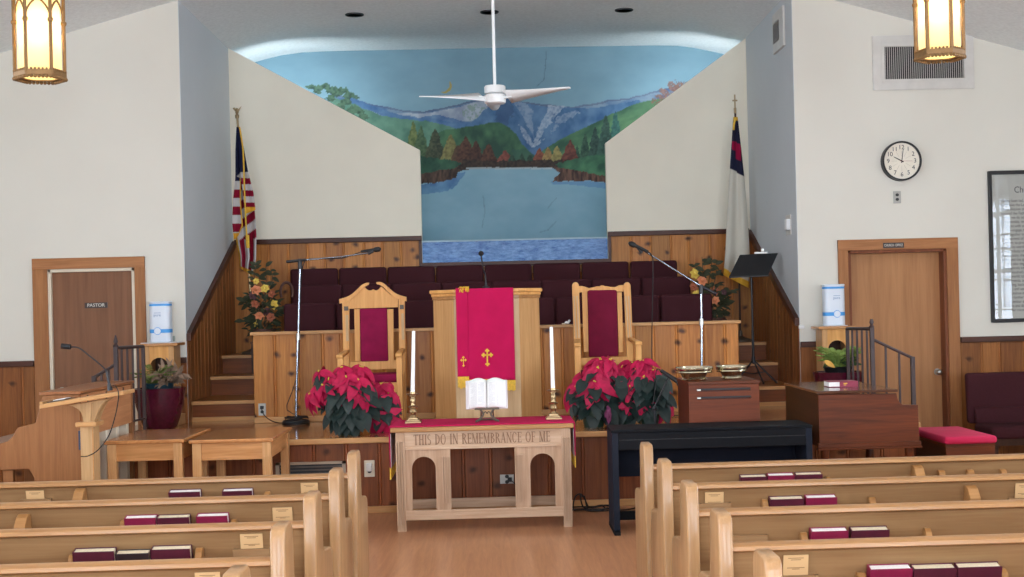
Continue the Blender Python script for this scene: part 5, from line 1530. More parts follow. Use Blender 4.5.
p = at(172.5, 338.5, YD - .0005); outlet(p, 'small grey plate on the left wall beside the white canister', w=.05, h=.05, holes=False, mat=plain('grey_green', (168, 180, 172), .5))

# ---- chrome boom stand, piano end
Y = 12.75
b0 = at(702, 425, Y); t0 = at(701, 294, Y)
r = thing('microphone_stand', (b0.x, Y, PZ), 'chrome boom microphone stand behind the offering plates, boom rising to the left', 'microphone stand', 'chrome boom microphone stands')
MB().lathe([(.125, .001), (.128, .02), (.118, .036), (.05, .05), (.025, .06)], (b0.x, Y, PZ), 28).build('base', BLACK, r, smooth=40)
MB().tube([(b0.x, Y, PZ + .05), at(701.6, 322, Y)], .012, 12).tube([at(701.6, 324, Y), t0], .009, 12).build('pole', CHROME, r, smooth=60)
q = at(701.4, 322, Y); MB().cyl((q.x, Y, q.z - .03), (q.x, Y, q.z + .03), .02).build('clutch', STEEL, r, smooth=60)
MB().tube([at(702, 287, Y), at(645, 251.5, Y - .2)], .008, 10).build('boom', CHROME, r, smooth=60)
MB().tube([at(698, 285, Y), at(716, 294, Y + .04)], .016, 12).cyl(t0, at(701, 285, Y), .02).build('boom_clamp', BLACKM, r, smooth=60)
mm = MB(); a = at(648, 251.8, Y - .2); mic(mm, a, at(630.5, 243.5, Y - .24) - a, .2, .02); mm.build('microphone', BLACK, r, smooth=60)
MB().cyl(at(642, 253, Y - .2), at(638, 247.5, Y - .2), .015).build('microphone_clip', BLACKM, r, smooth=60)
MB().tube(smoothpath([at(648, 251.5, Y - .2), at(652, 256, Y - .19), at(653, 268, Y - .19), at(652, 330, Y - .17), at(651.3, 380, Y - .16), at(650, 410, Y - .1), (at(655, 420, Y).x, Y - .05, PZ + .01), (b0.x - .1, Y, PZ + .012)], 5), .0042, 6).build('cable', CABLE, r, smooth=60)

# ---- low black microphone stand in front of the poinsettia
Y = 11.62
b0 = at(655.5, 428, Y)
r = thing('short_microphone_stand', (b0.x, Y, PZ), 'short black microphone stand beside the red poinsettias and brown cabinet', 'microphone stand')
MB().lathe([(.08, .001), (.08, .014), (.02, .022)], (b0.x, Y, PZ), 20).build('base', BLACK, r, smooth=40)
j = at(654.5, 408.5, Y)
MB().tube([(b0.x, Y, PZ + .02), j], .011, 10).build('pole', BLACKM, r, smooth=60)
MB().tube([at(652, 412, Y), at(668.5, 377, Y)], .007, 8).ball(j, .022, 10, 8).build('boom', BLACKM, r, smooth=60)
mm = MB(); a = at(661, 370.5, Y); mic(mm, a, at(686, 387, Y - .05) - a, .25, .024); mm.build('microphone', BLACK, r, smooth=60)
MB().tube(smoothpath([at(661, 370.5, Y), at(658, 369, Y), at(656, 372, Y + .02), at(655.5, 385, Y + .04), at(653, 404, Y + .03)]), .0045, 6).build('cable', CABLE, r, smooth=60)

# ---- music stand on the right-hand steps
Y = 14.12
hx = at(753, 300, Y)
r = thing('music_stand', (hx.x, Y, TZ[0]), 'black music stand with slanted desk on the right-hand steps', 'music stand')
TL, TR, BR, BL = at(739.8, 255.2, Y + .16), at(778, 253.4, Y + .16), at(768, 275.2, Y), at(729, 277, Y)
nb = (TR - TL).cross(BL - TL).normalized() * .006
MB().hexa([BL, BR, TR, TL, BL - nb, BR - nb, TR - nb, TL - nb]).build('desk', BLACK, r)
dn = Vector((0, -.05, 0)); up_ = Vector((0, 0, .012))
MB().hexa([BL + dn - up_, BR + dn - up_, BR - up_, BL - up_, BL + dn + up_ * .3, BR + dn + up_ * .3, BR + up_ * .3, BL + up_ * .3]).build('ledge', BLACK, r, bevel=.002)
q = at(761, 251.8, Y + .16); MB().box(q.x - .07, q.x + .07, q.y - .012, q.y + .01, q.z - .02, q.z + .0).box(q.x + .0, q.x + .03, q.y - .01, q.y + .01, q.z, q.z + .035).build('clip', STEEL, r, bevel=.003)
MB().tube([(hx.x, Y + .06, TZ[0] + .2), (hx.x, Y + .06, at(753, 330, Y).z)], .014, 10).tube([(hx.x, Y + .06, at(753, 332, Y).z), (hx.x + .0, Y + .06, at(753, 268, Y).z)], .0105, 10).build('pole', BLACKM, r, smooth=60)
hz = at(753, 360, Y).z
MB().cyl((hx.x, Y + .06, hz - .03), (hx.x, Y + .06, hz + .03), .02).build('hub', BLACKM, r, smooth=60)
for an in (-25, 205, 95):
    a = math.radians(an)
    if an == 95: a = math.radians(-75)
    ex, ey = hx.x + .235 * math.cos(a), Y + .06 + .2 * math.sin(a)
    MB().tube([(hx.x, Y + .06, hz), (ex, ey, TZ[0] + .012)], .0085, 8).ball((ex, ey, TZ[0] + .0125), .012, 8, 6).build('leg', BLACKM, r, smooth=60)
    MB().tube([(hx.x, Y + .06, TZ[0] + .1), (hx.x + .13 * math.cos(a), Y + .06 + .11 * math.sin(a), TZ[0] + .1 - .0 + .02)], .005, 6).build('brace', BLACKM, r)

# ---- flags
def sheet(nm, rows_px, Yb, depth, colour, parent, nfold, seed, cols=28, rowsn=150):
    """hanging cloth: rows_px = [(py, left px, right px)], gathered into folds of the given depth"""
    rr = random.Random(seed); ph = rr.uniform(0, 6)
    pys = [q_[0] for q_ in rows_px]
    rows, cl = [], []
    for j in range(rowsn):
        t = j / (rowsn - 1); py = pys[0] + (pys[-1] - pys[0]) * t
        k = max(0, min(len(rows_px) - 2, sum(1 for y_ in pys[1:] if y_ < py)))
        f = (py - pys[k]) / max(1e-6, pys[k + 1] - pys[k])
        l = rows_px[k][1] + (rows_px[k + 1][1] - rows_px[k][1]) * f; rg = rows_px[k][2] + (rows_px[k + 1][2] - rows_px[k][2]) * f
        sk = rows_px[k][3] + (rows_px[k + 1][3] - rows_px[k][3]) * f if len(rows_px[0]) > 3 else 0
        row = []
        for i in range(cols + 1):
            s = i / cols
            y_ = Yb + depth * (.35 + .65 * t) * math.sin(s * nfold * 2 * PI + ph + .6 * t) * .5
            row.append(at(l + (rg - l) * s, py + sk * s, y_)); cl.append(colour(s, t, l + (rg - l) * s, py + sk * s))
        rows.append(row)
    mb = MB().grid(rows)
    mb.t = [lin(c) for c in cl]
    o = mb.build(nm, vcol_mat('dyed_flag_cloth', .85, 'tone', .15), parent, smooth=80, solid=.004)
    return o
WHT, RED, NAVY, GLD = (200, 194, 192), (134, 18, 44), (30, 32, 62), (224, 168, 56)
Yf = 15.62
base = at(253.5, 345, Yf)
r = thing('flag', (base.x, Yf, TZ[2]), 'red, white and blue striped flag with gold fringe, eagle on its pole', 'flag')
MB().lathe([(.13, .001), (.13, .02), (.06, .04), (.025, .06), (.02, .12)], (base.x, Yf, TZ[2]), 24).build('base', BRASS_OLD, r, smooth=40)
MB().tube([(base.x, Yf, TZ[2] + .1), at(247, 240, Yf), at(237.3, 117, Yf)], .012, 10).build('pole', BRASS, r, smooth=60)
q = at(237, 113, Yf)
em = MB(); em.lathe([(.02, -.06), (.024, -.03), (.012, -.01), (.02, .005), (.006, .03)], (q.x, q.y, q.z), 14)
em.ball((q.x, q.y, q.z + .03), .022, 10, 8, (.9, .9, 1.3)); em.ball((q.x - .03, q.y, q.z + .05), .012, 8, 6, (1.3, 1, 1))
em.prism([(q.x - .005, q.z + .02), (q.x + .05, q.z + .075), (q.x + .035, q.z + .04), (q.x + .01, q.z + .0)], 'y', q.y - .008, q.y + .008)
em.prism([(q.x + .0, q.z + .03), (q.x - .045, q.z + .055), (q.x - .03, q.z + .03), (q.x - .005, q.z + .005)], 'y', q.y - .008, q.y + .008)
em.build('eagle', BRASS, r, smooth=50)
def us_a(s, t, x, y):
    if y > 266 + 5 * s: return GLD
    if s < .1 and y > 225: return GLD
    if y < 178 - 14 * s: return NAVY
    if y < 240:
        return RED if int((y - 178 + 14 * s) / 9.2) % 2 else WHT
    return RED if int(s * 4.2 + .3) % 2 else WHT
def us_b(s, t, x, y):
    if y > 207: return GLD
    if y < 172: return NAVY
    return WHT if int((y - 172) / 6.1) % 2 == 0 else RED
sheet('flag_cloth', [(127, 236.5, 240, 0), (150, 235.5, 243, 0), (175, 235.5, 248, 0), (200, 234, 254, 0), (235, 235, 256.5, 0), (255, 239, 256, 4), (268, 240, 252, 8)], Yf - .06, .07, us_a, r, 2.5, 3)
sheet('flag_cloth', [(127, 236.8, 239.5, 0), (150, 239, 244, -1), (172, 240.5, 248, -1), (195, 243, 253.5, -2), (214, 245.5, 255.5, -4)], Yf - .13, .03, us_b, r, 1.2, 5)
sheet('flag_cloth', [(176, 235.5, 240.5, 2), (200, 233, 241, 3), (222, 232, 243, 4), (240, 234, 238, -4)], Yf - .115, .03, lambda s, t, x, y: GLD if (y > 233 or s > .88) else (NAVY if y < 181 else (RED if int((y - 181) / 8.5) % 2 else WHT)), r, 1.0, 6)
MB().tube(smoothpath([at(239.5, 127, Yf - .16), at(243, 150, Yf - .165), at(244.5, 190, Yf - .17), at(246, 225, Yf - .17), at(247.5, 245, Yf - .165)]), .009, 6).cyl(at(247.3, 235, Yf - .17), at(247.9, 248, Yf - .17), .02).build('gold_cord', GOLD, r)
base = at(740.5, 340, Yf)
r = thing('flag', (base.x, Yf, TZ[2]), 'white flag with blue corner and red cross, hanging from a pole in the right corner', 'flag')
MB().lathe([(.13, .001), (.13, .02), (.06, .04), (.025, .06), (.02, .12)], (base.x, Yf, TZ[2]), 24).build('base', BRASS_OLD, r, smooth=40)
MB().tube([(base.x, Yf, TZ[2] + .1), at(738.5, 250, Yf), at(735.2, 112, Yf)], .012, 10).build('pole', WALNUT_D, r, smooth=60)
q = at(735, 108, Yf)
MB().box(q.x - .008, q.x + .008, q.y - .006, q.y + .006, q.z, q.z + .15).box(q.x - .028, q.x + .028, q.y - .006, q.y + .006, q.z + .075, q.z + .092).cyl((q.x, q.y, q.z - .06), (q.x, q.y, q.z), .015).build('cross_finial', BRASS, r)
def chr_(s, t, x, y):
    if y > 268.5 + 13 * s: return GLD
    if y < 121: return GLD
    if y < 168 + 9 * s:
        if 143 < y - (x - 738) * .35 < 152 and 732 < x < 742.5: return (150, 20, 62)
        if 148 < y - (x - 738) * .35 < 160 and 735.5 < x < 741: return (150, 20, 62)
        return (34, 36, 58)
    return (206, 200, 186)
sheet('flag_cloth', [(117, 733.5, 737.5, 0), (130, 732.5, 739, 0), (168, 730, 744, 7), (215, 727, 748, 8), (250, 725.5, 750, 10), (275, 723.5, 748.5, 13)], Yf - .07, .05, chr_, r, 1.6, 9)
MB().tube(smoothpath([at(735.5, 118, Yf - .12), at(734, 124, Yf - .12), at(733.6, 130, Yf - .12)]), .012, 6).build('gold_cord', GOLD, r)

# ---- Leslie-type speaker cabinet with the offering plates on it
Y = 10.72
x0, x1 = ax(689, 400, Y), ax(759.5, 400, Y); zt = az(725, 381, Y)
r = thing('speaker_cabinet', ((x0 + x1) / 2, Y + .3, 0), 'reddish-brown wooden speaker cabinet with two long slots, behind the black piano', 'cabinet')
D_ = .66
MB().box(x0, x1, Y + .03, Y + D_, .03, zt - .025).build('carcass', wood('cabinet_cherry_side', (108, 50, 30), (80, 36, 20), 'z'), r, bevel=.003)
za, zb_ = az(725, 389.5, Y), az(725, 397.5, Y)
sl0, sl1 = ax(697, 395, Y), ax(751, 393, Y)
ft = MB(); hh = .011
ft.box(x0, sl0, Y, Y + .029, .03, zt - .026); ft.box(sl1, x1, Y, Y + .029, .03, zt - .026)
ft.box(sl0, sl1, Y, Y + .029, .03, zb_ - hh); ft.box(sl0, sl1, Y, Y + .029, zb_ + hh, za - hh); ft.box(sl0, sl1, Y, Y + .029, za + hh, zt - .026)
ft.build('front_panel', CHERRY, r)
MB().box(sl0, sl1, Y + .006, Y + .028, za - hh * .2, za + hh).box(sl0, sl1, Y + .006, Y + .028, zb_ - hh * .2, zb_ + hh).build('slot_shade_board', BLACK, r)  # black boards set in the slots to stand in for their shade
for zz in (za, zb_):
    MB().box(sl0, sl0 + .03, Y - .002, Y + .02, zz - hh * .6, zz + hh * .6).build('slot_end', STEEL, r, bevel=.002)
MB().box(x0 - .008, x1 + .008, Y - .01, Y + D_ + .01, zt - .025, zt).build('top', WALNUT, r, bevel=.004)
MB().box(x0 + .02, x1 - .02, Y + .04, Y + D_ - .02, .0, .03).build('base', BLACK, r)
PLATE_M = plain('plate_brass', (214, 204, 176), .2, 1.0, var=.1, vscale=30)
def plate(px, py, R, n, lab, Yp):
    p = at(px, py, Yp); 
    r_ = thing('offering_plate', (p.x, Yp, zt), lab, 'offering plate', 'offering plates on the cabinet')
    MB().lathe([(R * .66, .001), (R * .7, .01), (R * .62, .03), (R * .6, .012)], (p.x, Yp, zt), 32).build('foot', PLATE_M, r_, smooth=40)
    MB().lathe([(R * .4, .022), (R * .62, .024), (R * .7, .05), (R * .74, .056), (R * .98, .06), (R, .066), (R * .98, .074), (R * .76, .068), (R * .72, .062), (R * .6, .034), (R * .4, .03)], (p.x, Yp, zt), 40).build('bowl', PLATE_M, r_, smooth=35)
    if n: MB().lathe([(R * .9, .075), (R * 1.0, .078), (R * 1.03, .088), (R * 1.03, .1), (R * .98, .108), (R * .8, .104), (R * .78, .094)], (p.x, Yp, zt), 40).build('rim', PLATE_M, r_, smooth=35)
    MB().lathe([(R * .57, .0345), (R * .3, .0355), (.002, .0356)], (p.x, Yp, zt), 24).build('felt', plain('plate_felt', (120, 28, 46), .95), r_)
plate(694, 379, .145, 1, 'larger brass offering plate at the left of the brown cabinet top', Y + .2)
plate(731.5, 378, .12, 1, 'smaller brass offering plate at the right of the brown cabinet top', Y + .26)

# ---- black digital piano
YK = 10.02
x0, x1 = ax(613, 480, YK), ax(812.5, 450, YK)
zt = az(712, 427.6, YK)
r = thing('digital_piano', ((x0 + x1) / 2, YK + .22, 0), 'black digital piano with closed lid standing before the right pews', 'piano')
PBLK = plain('piano_black', (23, 24, 28), .6, var=.06, vscale=30, spec=.08); PNVY = plain('piano_dark_blue', (15, 20, 34), .6, var=.08, spec=.1)
DP = .46
MB().box(x0 - .004, x1 + .004, YK - .006, YK + DP, zt - .02, zt).build('lid', PBLK, r, bevel=.004)
MB().box(x0 + .046, x1 - .046, YK, YK + DP - .01, zt - .145, zt - .021).build('keyboard_case', PBLK, r, bevel=.003)
MB().box(x0 + .048, x1 - .048, YK - .002, YK + .004, zt - .075, zt - .071).build('seam', BLACK, r)
for a in (x0, x1 - .045):
    MB().box(a, a + .045, YK, YK + DP - .005, .03, zt - .021).build('side_board', plain('piano_side_blue', (27, 32, 44), .6, spec=.15), r, bevel=.004)
    MB().box(a, a + .045, YK - .03, YK + DP + .02, .0, .029).build('foot', PBLK, r, bevel=.003)
zb_ = az(712, 474, YK + .38)
MB().box(x0 + .046, x1 - .046, YK + .37, YK + .39, zb_, zt - .17).build('back_panel', PNVY, r)
MB().box(x0 + .046, x1 - .046, YK + .3, YK + .36, .06, .12).build('pedal_rail', PBLK, r)
for k in (-1, 0, 1):
    MB().box((x0 + x1) / 2 + k * .09 - .015, (x0 + x1) / 2 + k * .09 + .015, YK + .2, YK + .3, .05, .065).build('pedal', BRASS, r, bevel=.003)
# ---- loose cables on the floor
def cable(nm, pts, lab, rad=.006):
    mb = MB().tube(smoothpath(pts, 6), rad, 6)
    o = mb.build(nm, CABLE, None, smooth=60)
    return tag(o, lab, 'cable')
Yc_ = 11.3
P = []
for k in range(34):
    a = k * .52; p_ = at(594, 498, Yc_)
    P.append((p_.x + (.15 + .06 * math.sin(k * .7)) * math.cos(a), Yc_ + (.09 + .03 * math.sin(k)) * math.sin(a), .008 + (.10 if k in (5, 6, 7, 17, 18) else .0) + .006 * (k % 3)))
P = [(at(562, 500, Yc_).x, Yc_ - .05, .008)] + P + [(at(625, 500, Yc_).x, Yc_ - .1, .008), (at(640, 500, Yc_).x, Yc_ + .05, .008)]
cable('coiled_cable', P, 'loose coil of black cable on the floor between table and piano')
cable('hanging_cable', [at(648, 470, 10.9), at(646, 480, 10.9), at(641, 490, 10.92), (at(640, 500, 10.95).x, 10.95, .03), (at(630, 500, 10.95).x, 10.9, .01), (at(650, 500, 10.95).x, 10.8, .01), (at(660, 500, 10.95).x, 10.95, .012), (at(640, 500, 10.95).x, 11.05, .01)], 'thin black cable under the digital piano beside its left side board', .004)
# ================================================================== LEFT SIDE
# ---- two small oak tables
def side_table(fl, fr, fy, lab, Yf_, Yb_):
    x0, x1 = ax(fl, fy, Yf_), ax(fr, fy, Yf_)
    zt = az((fl + fr) / 2, fy, Yf_)
    r = thing('side_table', ((x0 + x1) / 2, (Yf_ + Yb_) / 2, 0), lab, 'table', 'small oak tables by the platform')
    MB().box(x0, x1, Yf_, Yb_, zt - .028, zt).build('tabletop', wood('side_table_top', (200, 140, 86), (168, 110, 64), 'y', .9, .18, coat=.5), r, bevel=.009, segs=3)
    i = .022; lw = .062
    for xx in (x0 + i, x1 - i - lw):
        for yy in (Yf_ + i, Yb_ - i - lw):
            m = MB().box(xx, xx + lw, yy, yy + lw, 0, zt - .029)
            for k in range(3): m.box(xx + .009 + k * .017, xx + .018 + k * .017, yy - .004, yy + .001, .06, zt - .13)
            m.build('leg', OAK_LEG, r)
    ah = .125
    for yy in (Yf_ + i + .012, Yb_ - i - .032):
        MB().box(x0 + i + lw, x1 - i - lw, yy, yy + .02, zt - .029 - ah, zt - .029).build('apron', OAK_SIDE, r)
    for xx in (x0 + i + .012, x1 - i - .032):
        MB().box(xx, xx + .02, Yf_ + i + lw, Yb_ - i - lw, zt - .029 - ah, zt - .029).build('apron', wood('side_apron', (208, 152, 98), (178, 122, 72), 'y'), r)
side_table(103, 184, 440.2, 'small oak table beside the lectern, farther from the pulpit', 10.3, 11.26)
side_table(188.3, 273, 439.2, 'small oak table nearer the poinsettias and pulpit', 10.3, 11.26)

# ---- upright piano, seen from its back corner
Yn, Yfr = 10.0, 11.44
xb = ax(79.6, 400, Yn); zt = az(60, 391.5, Yn)
xl = ax(41.5, 391.5, Yn)
r = thing('upright_piano', ((xb + xl) / 2 - .2, (Yn + Yfr) / 2, 0), 'oak upright piano turned sideways at the left, its back posts showing', 'piano')
Zp = lambda py, px: az(px, py, Yn)
Xp = lambda px, py: ax(px, py, Yn)
kb_x = Xp(-52, 430)
prof = [(xb, 0.02), (xb, zt - .024), (xl + .01, zt - .024), (Xp(36, 422), Zp(422, 36)), (Xp(34.5, 423.5), Zp(423.4, 34)), (Xp(18, 427.6), Zp(427.6, 18)), (Xp(15.5, 431), Zp(431, 15.5)), (Xp(13, 436), Zp(436, 13)), (Xp(8, 441), Zp(441, 8)), (Xp(0, 443.5), Zp(443.5, 0)), (kb_x, Zp(445, -30)), (kb_x, Zp(471, -30)), (Xp(29, 470), Zp(469, 29)), (Xp(34, 478), Zp(478, 34)), (Xp(36, 500), .02)]
for y0 in (Yn, Yfr - .035):
    MB().prism(prof, 'y', y0, y0 + .035).build('end_panel', PIANO_OAK, r, bevel=.003)
MB().prism([(xb + .012, zt - .022), (xb + .012, zt), (xl - .012, zt), (xl - .012, zt - .022)], 'y', Yn - .015, Yfr + .015).build('lid', PIANO_TOP, r, bevel=.004)
MB().box(xl + .02, xl + .045, Yn + .036, Yfr - .036, .5, zt - .026).build('front_panel', PIANO_OAK, r)
MB().box(kb_x + .01, xl + .02, Yn + .036, Yfr - .036, Zp(469, 10), Zp(455, 10)).build('key_bed', PIANO_OAK, r)
MB().box(kb_x + .02, xl + .0, Yn + .05, Yfr - .05, Zp(455, 10) + .001, Zp(448, 10)).build('keyboard_lid', PIANO_TOP, r, bevel=.004)
for yy in (Yn + .005, Yfr - .075):
    MB().box(Xp(-42, 480), Xp(-30, 480), yy, yy + .07, .0, Zp(471.5, -30)).build('front_leg', PIANO_OAK, r, bevel=.004)
    MB().box(Xp(2, 480), Xp(12, 480), yy + .02, yy + .06, .0, Zp(471, 0)).build('front_leg', PIANO_OAK, r)
# the open back: a board above, sound board and white posts below
bx = xb - .012
MB().box(bx - .09, bx - .07, Yn + .036, Yfr - .036, .06, zt - .026).build('sound_board', wood('sound_board', (176, 124, 88), (150, 100, 68), 'z'), r)
zs0 = at(100, 415, 10.5).z
MB().box(bx - .069, bx + .006, Yn + .05, Yfr - .036, .80, zt - .03).build('back_board', wood('back_board', (204, 146, 102), (180, 122, 82), 'y'), r)
for k in range(5):
    yy = Yn + .1 + k * (Yfr - Yn - .28) / 4
    MB().box(bx - .068, bx + .002, yy, yy + .07, .06, .799).build('back_post', CREAM, r, bevel=.003)
for k in range(3):
    yy = Yn + .2 + k * .48
    MB().box(bx + .0065, bx + .011, yy, yy + .02, zt - .1, zt - .04).build('hinge', IRON, r)

# ---- lectern standing in front of it
YL = 9.62
px0, px1 = ax(80.6, 450, YL), ax(100.2, 450, YL)
r = thing('lectern', ((px0 + px1) / 2, YL + .2, 0), 'pale oak lectern with slanted top standing in front of the upright piano', 'lectern')
LOAK = wood('lectern_oak', (200, 162, 116), (174, 136, 92), 'z', 1.0, .4); LOAKT = wood('lectern_top_oak', (212, 164, 110), (184, 134, 84), 'x', 1.0, .35)
zc = az(90, 426.5, YL); zc2 = az(90, 423.5, YL)
lw = px1 - px0
px1 = ax(94, 450, YL)
MB().box(px0, px1, YL, YL + .14, .06, zc).build('post', LOAK, r, bevel=.003)
MB().box(px0 + lw * .62, px0 + lw * .66, YL - .003, YL + .001, .1, zc - .01).build('post_groove', OAK_SIDE, r)
MB().box(ax(76.4, 425, YL), ax(97, 425, YL), YL - .03, YL + .17, zc, zc2 + .012).build('collar', LOAKT, r, bevel=.006)
MB().box(px0 - .14, px1 + .14, YL - .14, YL + .3, 0, .06).build('foot', LOAK, r, bevel=.008)
def LQ(px, py): p_ = at(px, py, YL); return (p_.x, p_.z)
for y0 in (YL + .0, YL + .11):
    cap = [(82, 423.6), (94, 423.2), (95, 420), (97, 414), (100, 407.5), (104.5, 401.8), (110, 398.3), (68, 405.5), (73, 406.5), (79, 409.8), (82, 414.5), (83, 420)]
    MB().prism([LQ(a, b_) for a, b_ in cap], 'y', y0, y0 + .03).build('bracket', LOAK, r, bevel=.002)
MB().prism([LQ(a, b_) for a, b_ in [(86, 423.4), (91, 423.3), (92, 401.4), (85, 402.5)]], 'y', YL - .012, YL + .152).build('neck', LOAK, r, bevel=.003)
topq = [LQ(a, b_) for a, b_ in [(44, 407.8), (44.3, 403.6), (127, 390.2), (127.5, 394)]]
MB().prism(topq, 'y', YL - .1, YL + .2).build('slanted_top', LOAKT, r, bevel=.004)
MB().prism([LQ(a, b_) for a, b_ in [(44.3, 403.3), (44.0, 401.0), (47.2, 400.6), (47.5, 402.9)]], 'y', YL - .1, YL + .2).build('book_stop', LOAKT, r)
pp = thing('paper_sheets', (ax(58, 401, YL), YL + .15, az(58, 402, YL)), 'dark papers lying at the low edge of the lectern top', 'paper')
MB().prism([LQ(a, b_) for a, b_ in [(50, 402.25), (50, 401.4), (68, 398.4), (68, 399.2)]], 'y', YL - .06, YL + .16).build('sheets', plain('dark_paper', (88, 74, 66), .7), pp)
MB().prism([LQ(a, b_) for a, b_ in [(54, 400.6), (54, 399.9), (66, 398.0), (66, 398.65)]], 'y', YL - .02, YL + .1).build('top_sheet', PAPER, pp)
# microphone on the lectern
ym = YL + .06
r = thing('lectern_microphone', at(110, 391, ym), 'black microphone on a thin bent boom above the lectern', 'microphone')
MB().tube([at(110.2, 390.6, ym), at(109, 384, ym)], [.019, .012], 12).build('base', BLACKM, r, smooth=50)
MB().tube([at(109.2, 385, ym), at(106.5, 371, ym)], .009, 10).build('stem', BLACKM, r, smooth=60)
MB().tube(smoothpath([at(107, 371.5, ym - .02), at(101, 365.3, ym - .02), at(90, 356.3, ym - .02), at(79, 348, ym - .02), at(70, 347, ym - .02)]), .005, 8).build('boom', BLACKM, r, smooth=60)
MB().tube([at(70.5, 347, ym - .02), at(61.5, 346, ym - .02)], .0185, 14).build('microphone', BLACK, r, smooth=50)
MB().tube(smoothpath([at(110.5, 386.5, ym - .03), at(115, 386, ym - .15), at(118.5, 393, ym - .19), at(117, 408, ym - .16), at(113, 424, ym - .14), at(108, 437, ym - .14), at(98, 450, ym - .14), at(88, 456, ym - .1), at(81, 456.5, ym - .08)]), .0036, 6).build('cable', CABLE, r, smooth=60)
MB().box(ax(78, 440, YL), px0 - .001, YL + .01, YL + .08, az(80, 450, YL), az(80, 431, YL)).build('cable_box', plain('blue_box', (44, 54, 82), .5), r)

# ---- railings at the ends of the platform
def railing(sg, lab):
    Y1, Y0 = 12.64, 11.95
    xi, xf = (ax(144.8, 420, Y1), ax(117, 400, Y0)) if sg < 0 else (ax(849, 400, Y1), ax(873.5, 400, Y0))
    zi = az(145, 346.3, Y1) if sg < 0 else az(849, 328.5, Y1)
    zr = az(117, 348, Y0) if sg < 0 else az(873, 328.8, Y0)
    zfin = az(117, 335, Y0) if sg < 0 else az(873, 319, Y0)
    r = thing('railing', ((xi + xf) / 2, (Y0 + Y1) / 2, PZ), lab, 'railing', 'iron railings of the platform')
    MB().box(xi - .014, xi + .014, Y1 - .014, Y1 + .014, PZ + .001, zi).build('post', IRON, r)
    MB().lathe([(.04, .001), (.04, .01), (.022, .016)], (xi, Y1, PZ), 16).build('post_foot', IRON, r)
    MB().box(xf - .017, xf + .017, Y0 - .017, Y0 + .017, PZ + .001, zr + .01).build('post', IRON, r)
    MB().lathe([(.02, 0), (.024, .01), (.012, .025), (.02, .045), (.011, .075), (.004, zfin - zr - .01)], (xf, Y0, zr + .01), 12).build('finial', IRON, r, smooth=50)
    MB().tube([(xi, Y1, zi), (xf, Y0, zr)], .015, 8).build('hand_rail', IRON, r)
    MB().tube([(xi, Y1, PZ + .12), (xf, Y0, PZ + .12)], .009, 6).build('bottom_rail', IRON, r)
    for k in range(1, 5):
        t = k / 5; x = xi + (xf - xi) * t; y = Y1 + (Y0 - Y1) * t; z = zi + (zr - zi) * t
        MB().box(x - .008, x + .008, y - .008, y + .008, PZ + .12, z).build('baluster', IRON, r)
    # sloping part down the outer steps
    xe = xf + sg * (.36 if sg > 0 else .36)
    ze = zr - .28; zs = zr - .09
    if sg > 0:
        xe = ax(913, 380, Y0); ze = az(913, 358, Y0); zs = az(874, 339, Y0)
    else:
        xe = ax(94, 378, Y0); ze = az(94, 377.5, Y0); zs = az(116.5, 364, Y0)
    MB().tube([(xf, Y0, zs), (xe, Y0, ze)], .013, 8).build('stair_rail', IRON, r)
    MB().box(xe - .017, xe + .017, Y0 - .017, Y0 + .017, .001, ze + .012).build('post', IRON, r)
    for k in (1, 2):
        t = k / 3; x = xf + (xe - xf) * t
        MB().box(x - .008, x + .008, Y0 - .008, Y0 + .008, .36 if k == 1 else .181, zs + (ze - zs) * t).build('baluster', IRON, r)
    return r
railing(-1, 'black iron railing at the platform end near the pastor door')
railing(1, 'black iron railing with sloping stair part before the office door')
for sg, nm in ((-1, 'stairs_left'), (1, 'stairs_right')):
    st_ = thing(nm, (sg * 3.6, 12.3, 0)); st_['kind'] = 'structure'
    for k, (z, a, b_) in enumerate(((.36, 3.455, 3.72), (.18, 3.72, 4.0))):
        MB().box(sg * a, sg * b_, 11.75, 13.0, 0, z).build('step', STEPM, st_, bevel=.006)

# ---- pedestals with arched niches, canisters on top, maroon planters before them
def pedestal(sg, pl_, pr_, pyt, lab):
    Y = 13.17
    x0, x1 = (ax(pl_, pyt + 3, Y), ax(pr_, pyt + 3, Y + .3)) if sg < 0 else (ax(pl_, pyt + 3, Y + .3), ax(pr_, pyt + 3, Y))
    zt = az((pl_ + pr_) / 2, pyt, Y)
    r = thing('pedestal', ((x0 + x1) / 2, Y + .17, PZ), lab, 'pedestal', 'oak pedestals at the platform ends')
    D = .33
    MB().box(x0, x1, Y, Y + D, zt - .028, zt).build('top', OAK_SIDE, r, bevel=.007)
    i = .04; a, b_ = x0 + i, x1 - i; y = Y + .03
    MB().box(a, a + .05, y, y + .27, PZ + .001, zt - .029).box(b_ - .05, b_, y, y + .27, PZ + .001, zt - .029).build('corner_post', OAK_LEG, r, bevel=.003)
    m = MB(); ca = (a + b_) / 2; rr_ = .085; zs = zt - .22
    m.box(a + .05, ca - rr_, y + .006, y + .026, PZ + .1, zt - .03); m.box(ca + rr_, b_ - .05, y + .006, y + .026, PZ + .1, zt - .03)
    ap = arc(ca, zs, rr_, rr_, 180, 0, 12)
    for (xa, za), (xc_, zc_2) in zip(ap, ap[1:]): m.prism([(xa, za), (xc_, zc_2), (xc_, zt - .03), (xa, zt - .03)], 'y', y + .006, y + .026)
    m.build('arched_panel', OAK_GOLD, r)
    MB().box(a + .05, b_ - .05, y + .24, y + .262, PZ + .1, zt - .03).build('back_panel', WALNUT_D, r)
    MB().box(x0 + .01, x1 - .01, Y + .01, Y + D - .01, PZ + .001, PZ + .1).build('plinth', OAK_LEG, r, bevel=.005)
    return r, (x0 + x1) / 2, zt
BLUEB = plain('blue_band', (70, 160, 232), .5); PALEB = plain('pale_blue_plastic', (226, 234, 246), .35, var=.015)
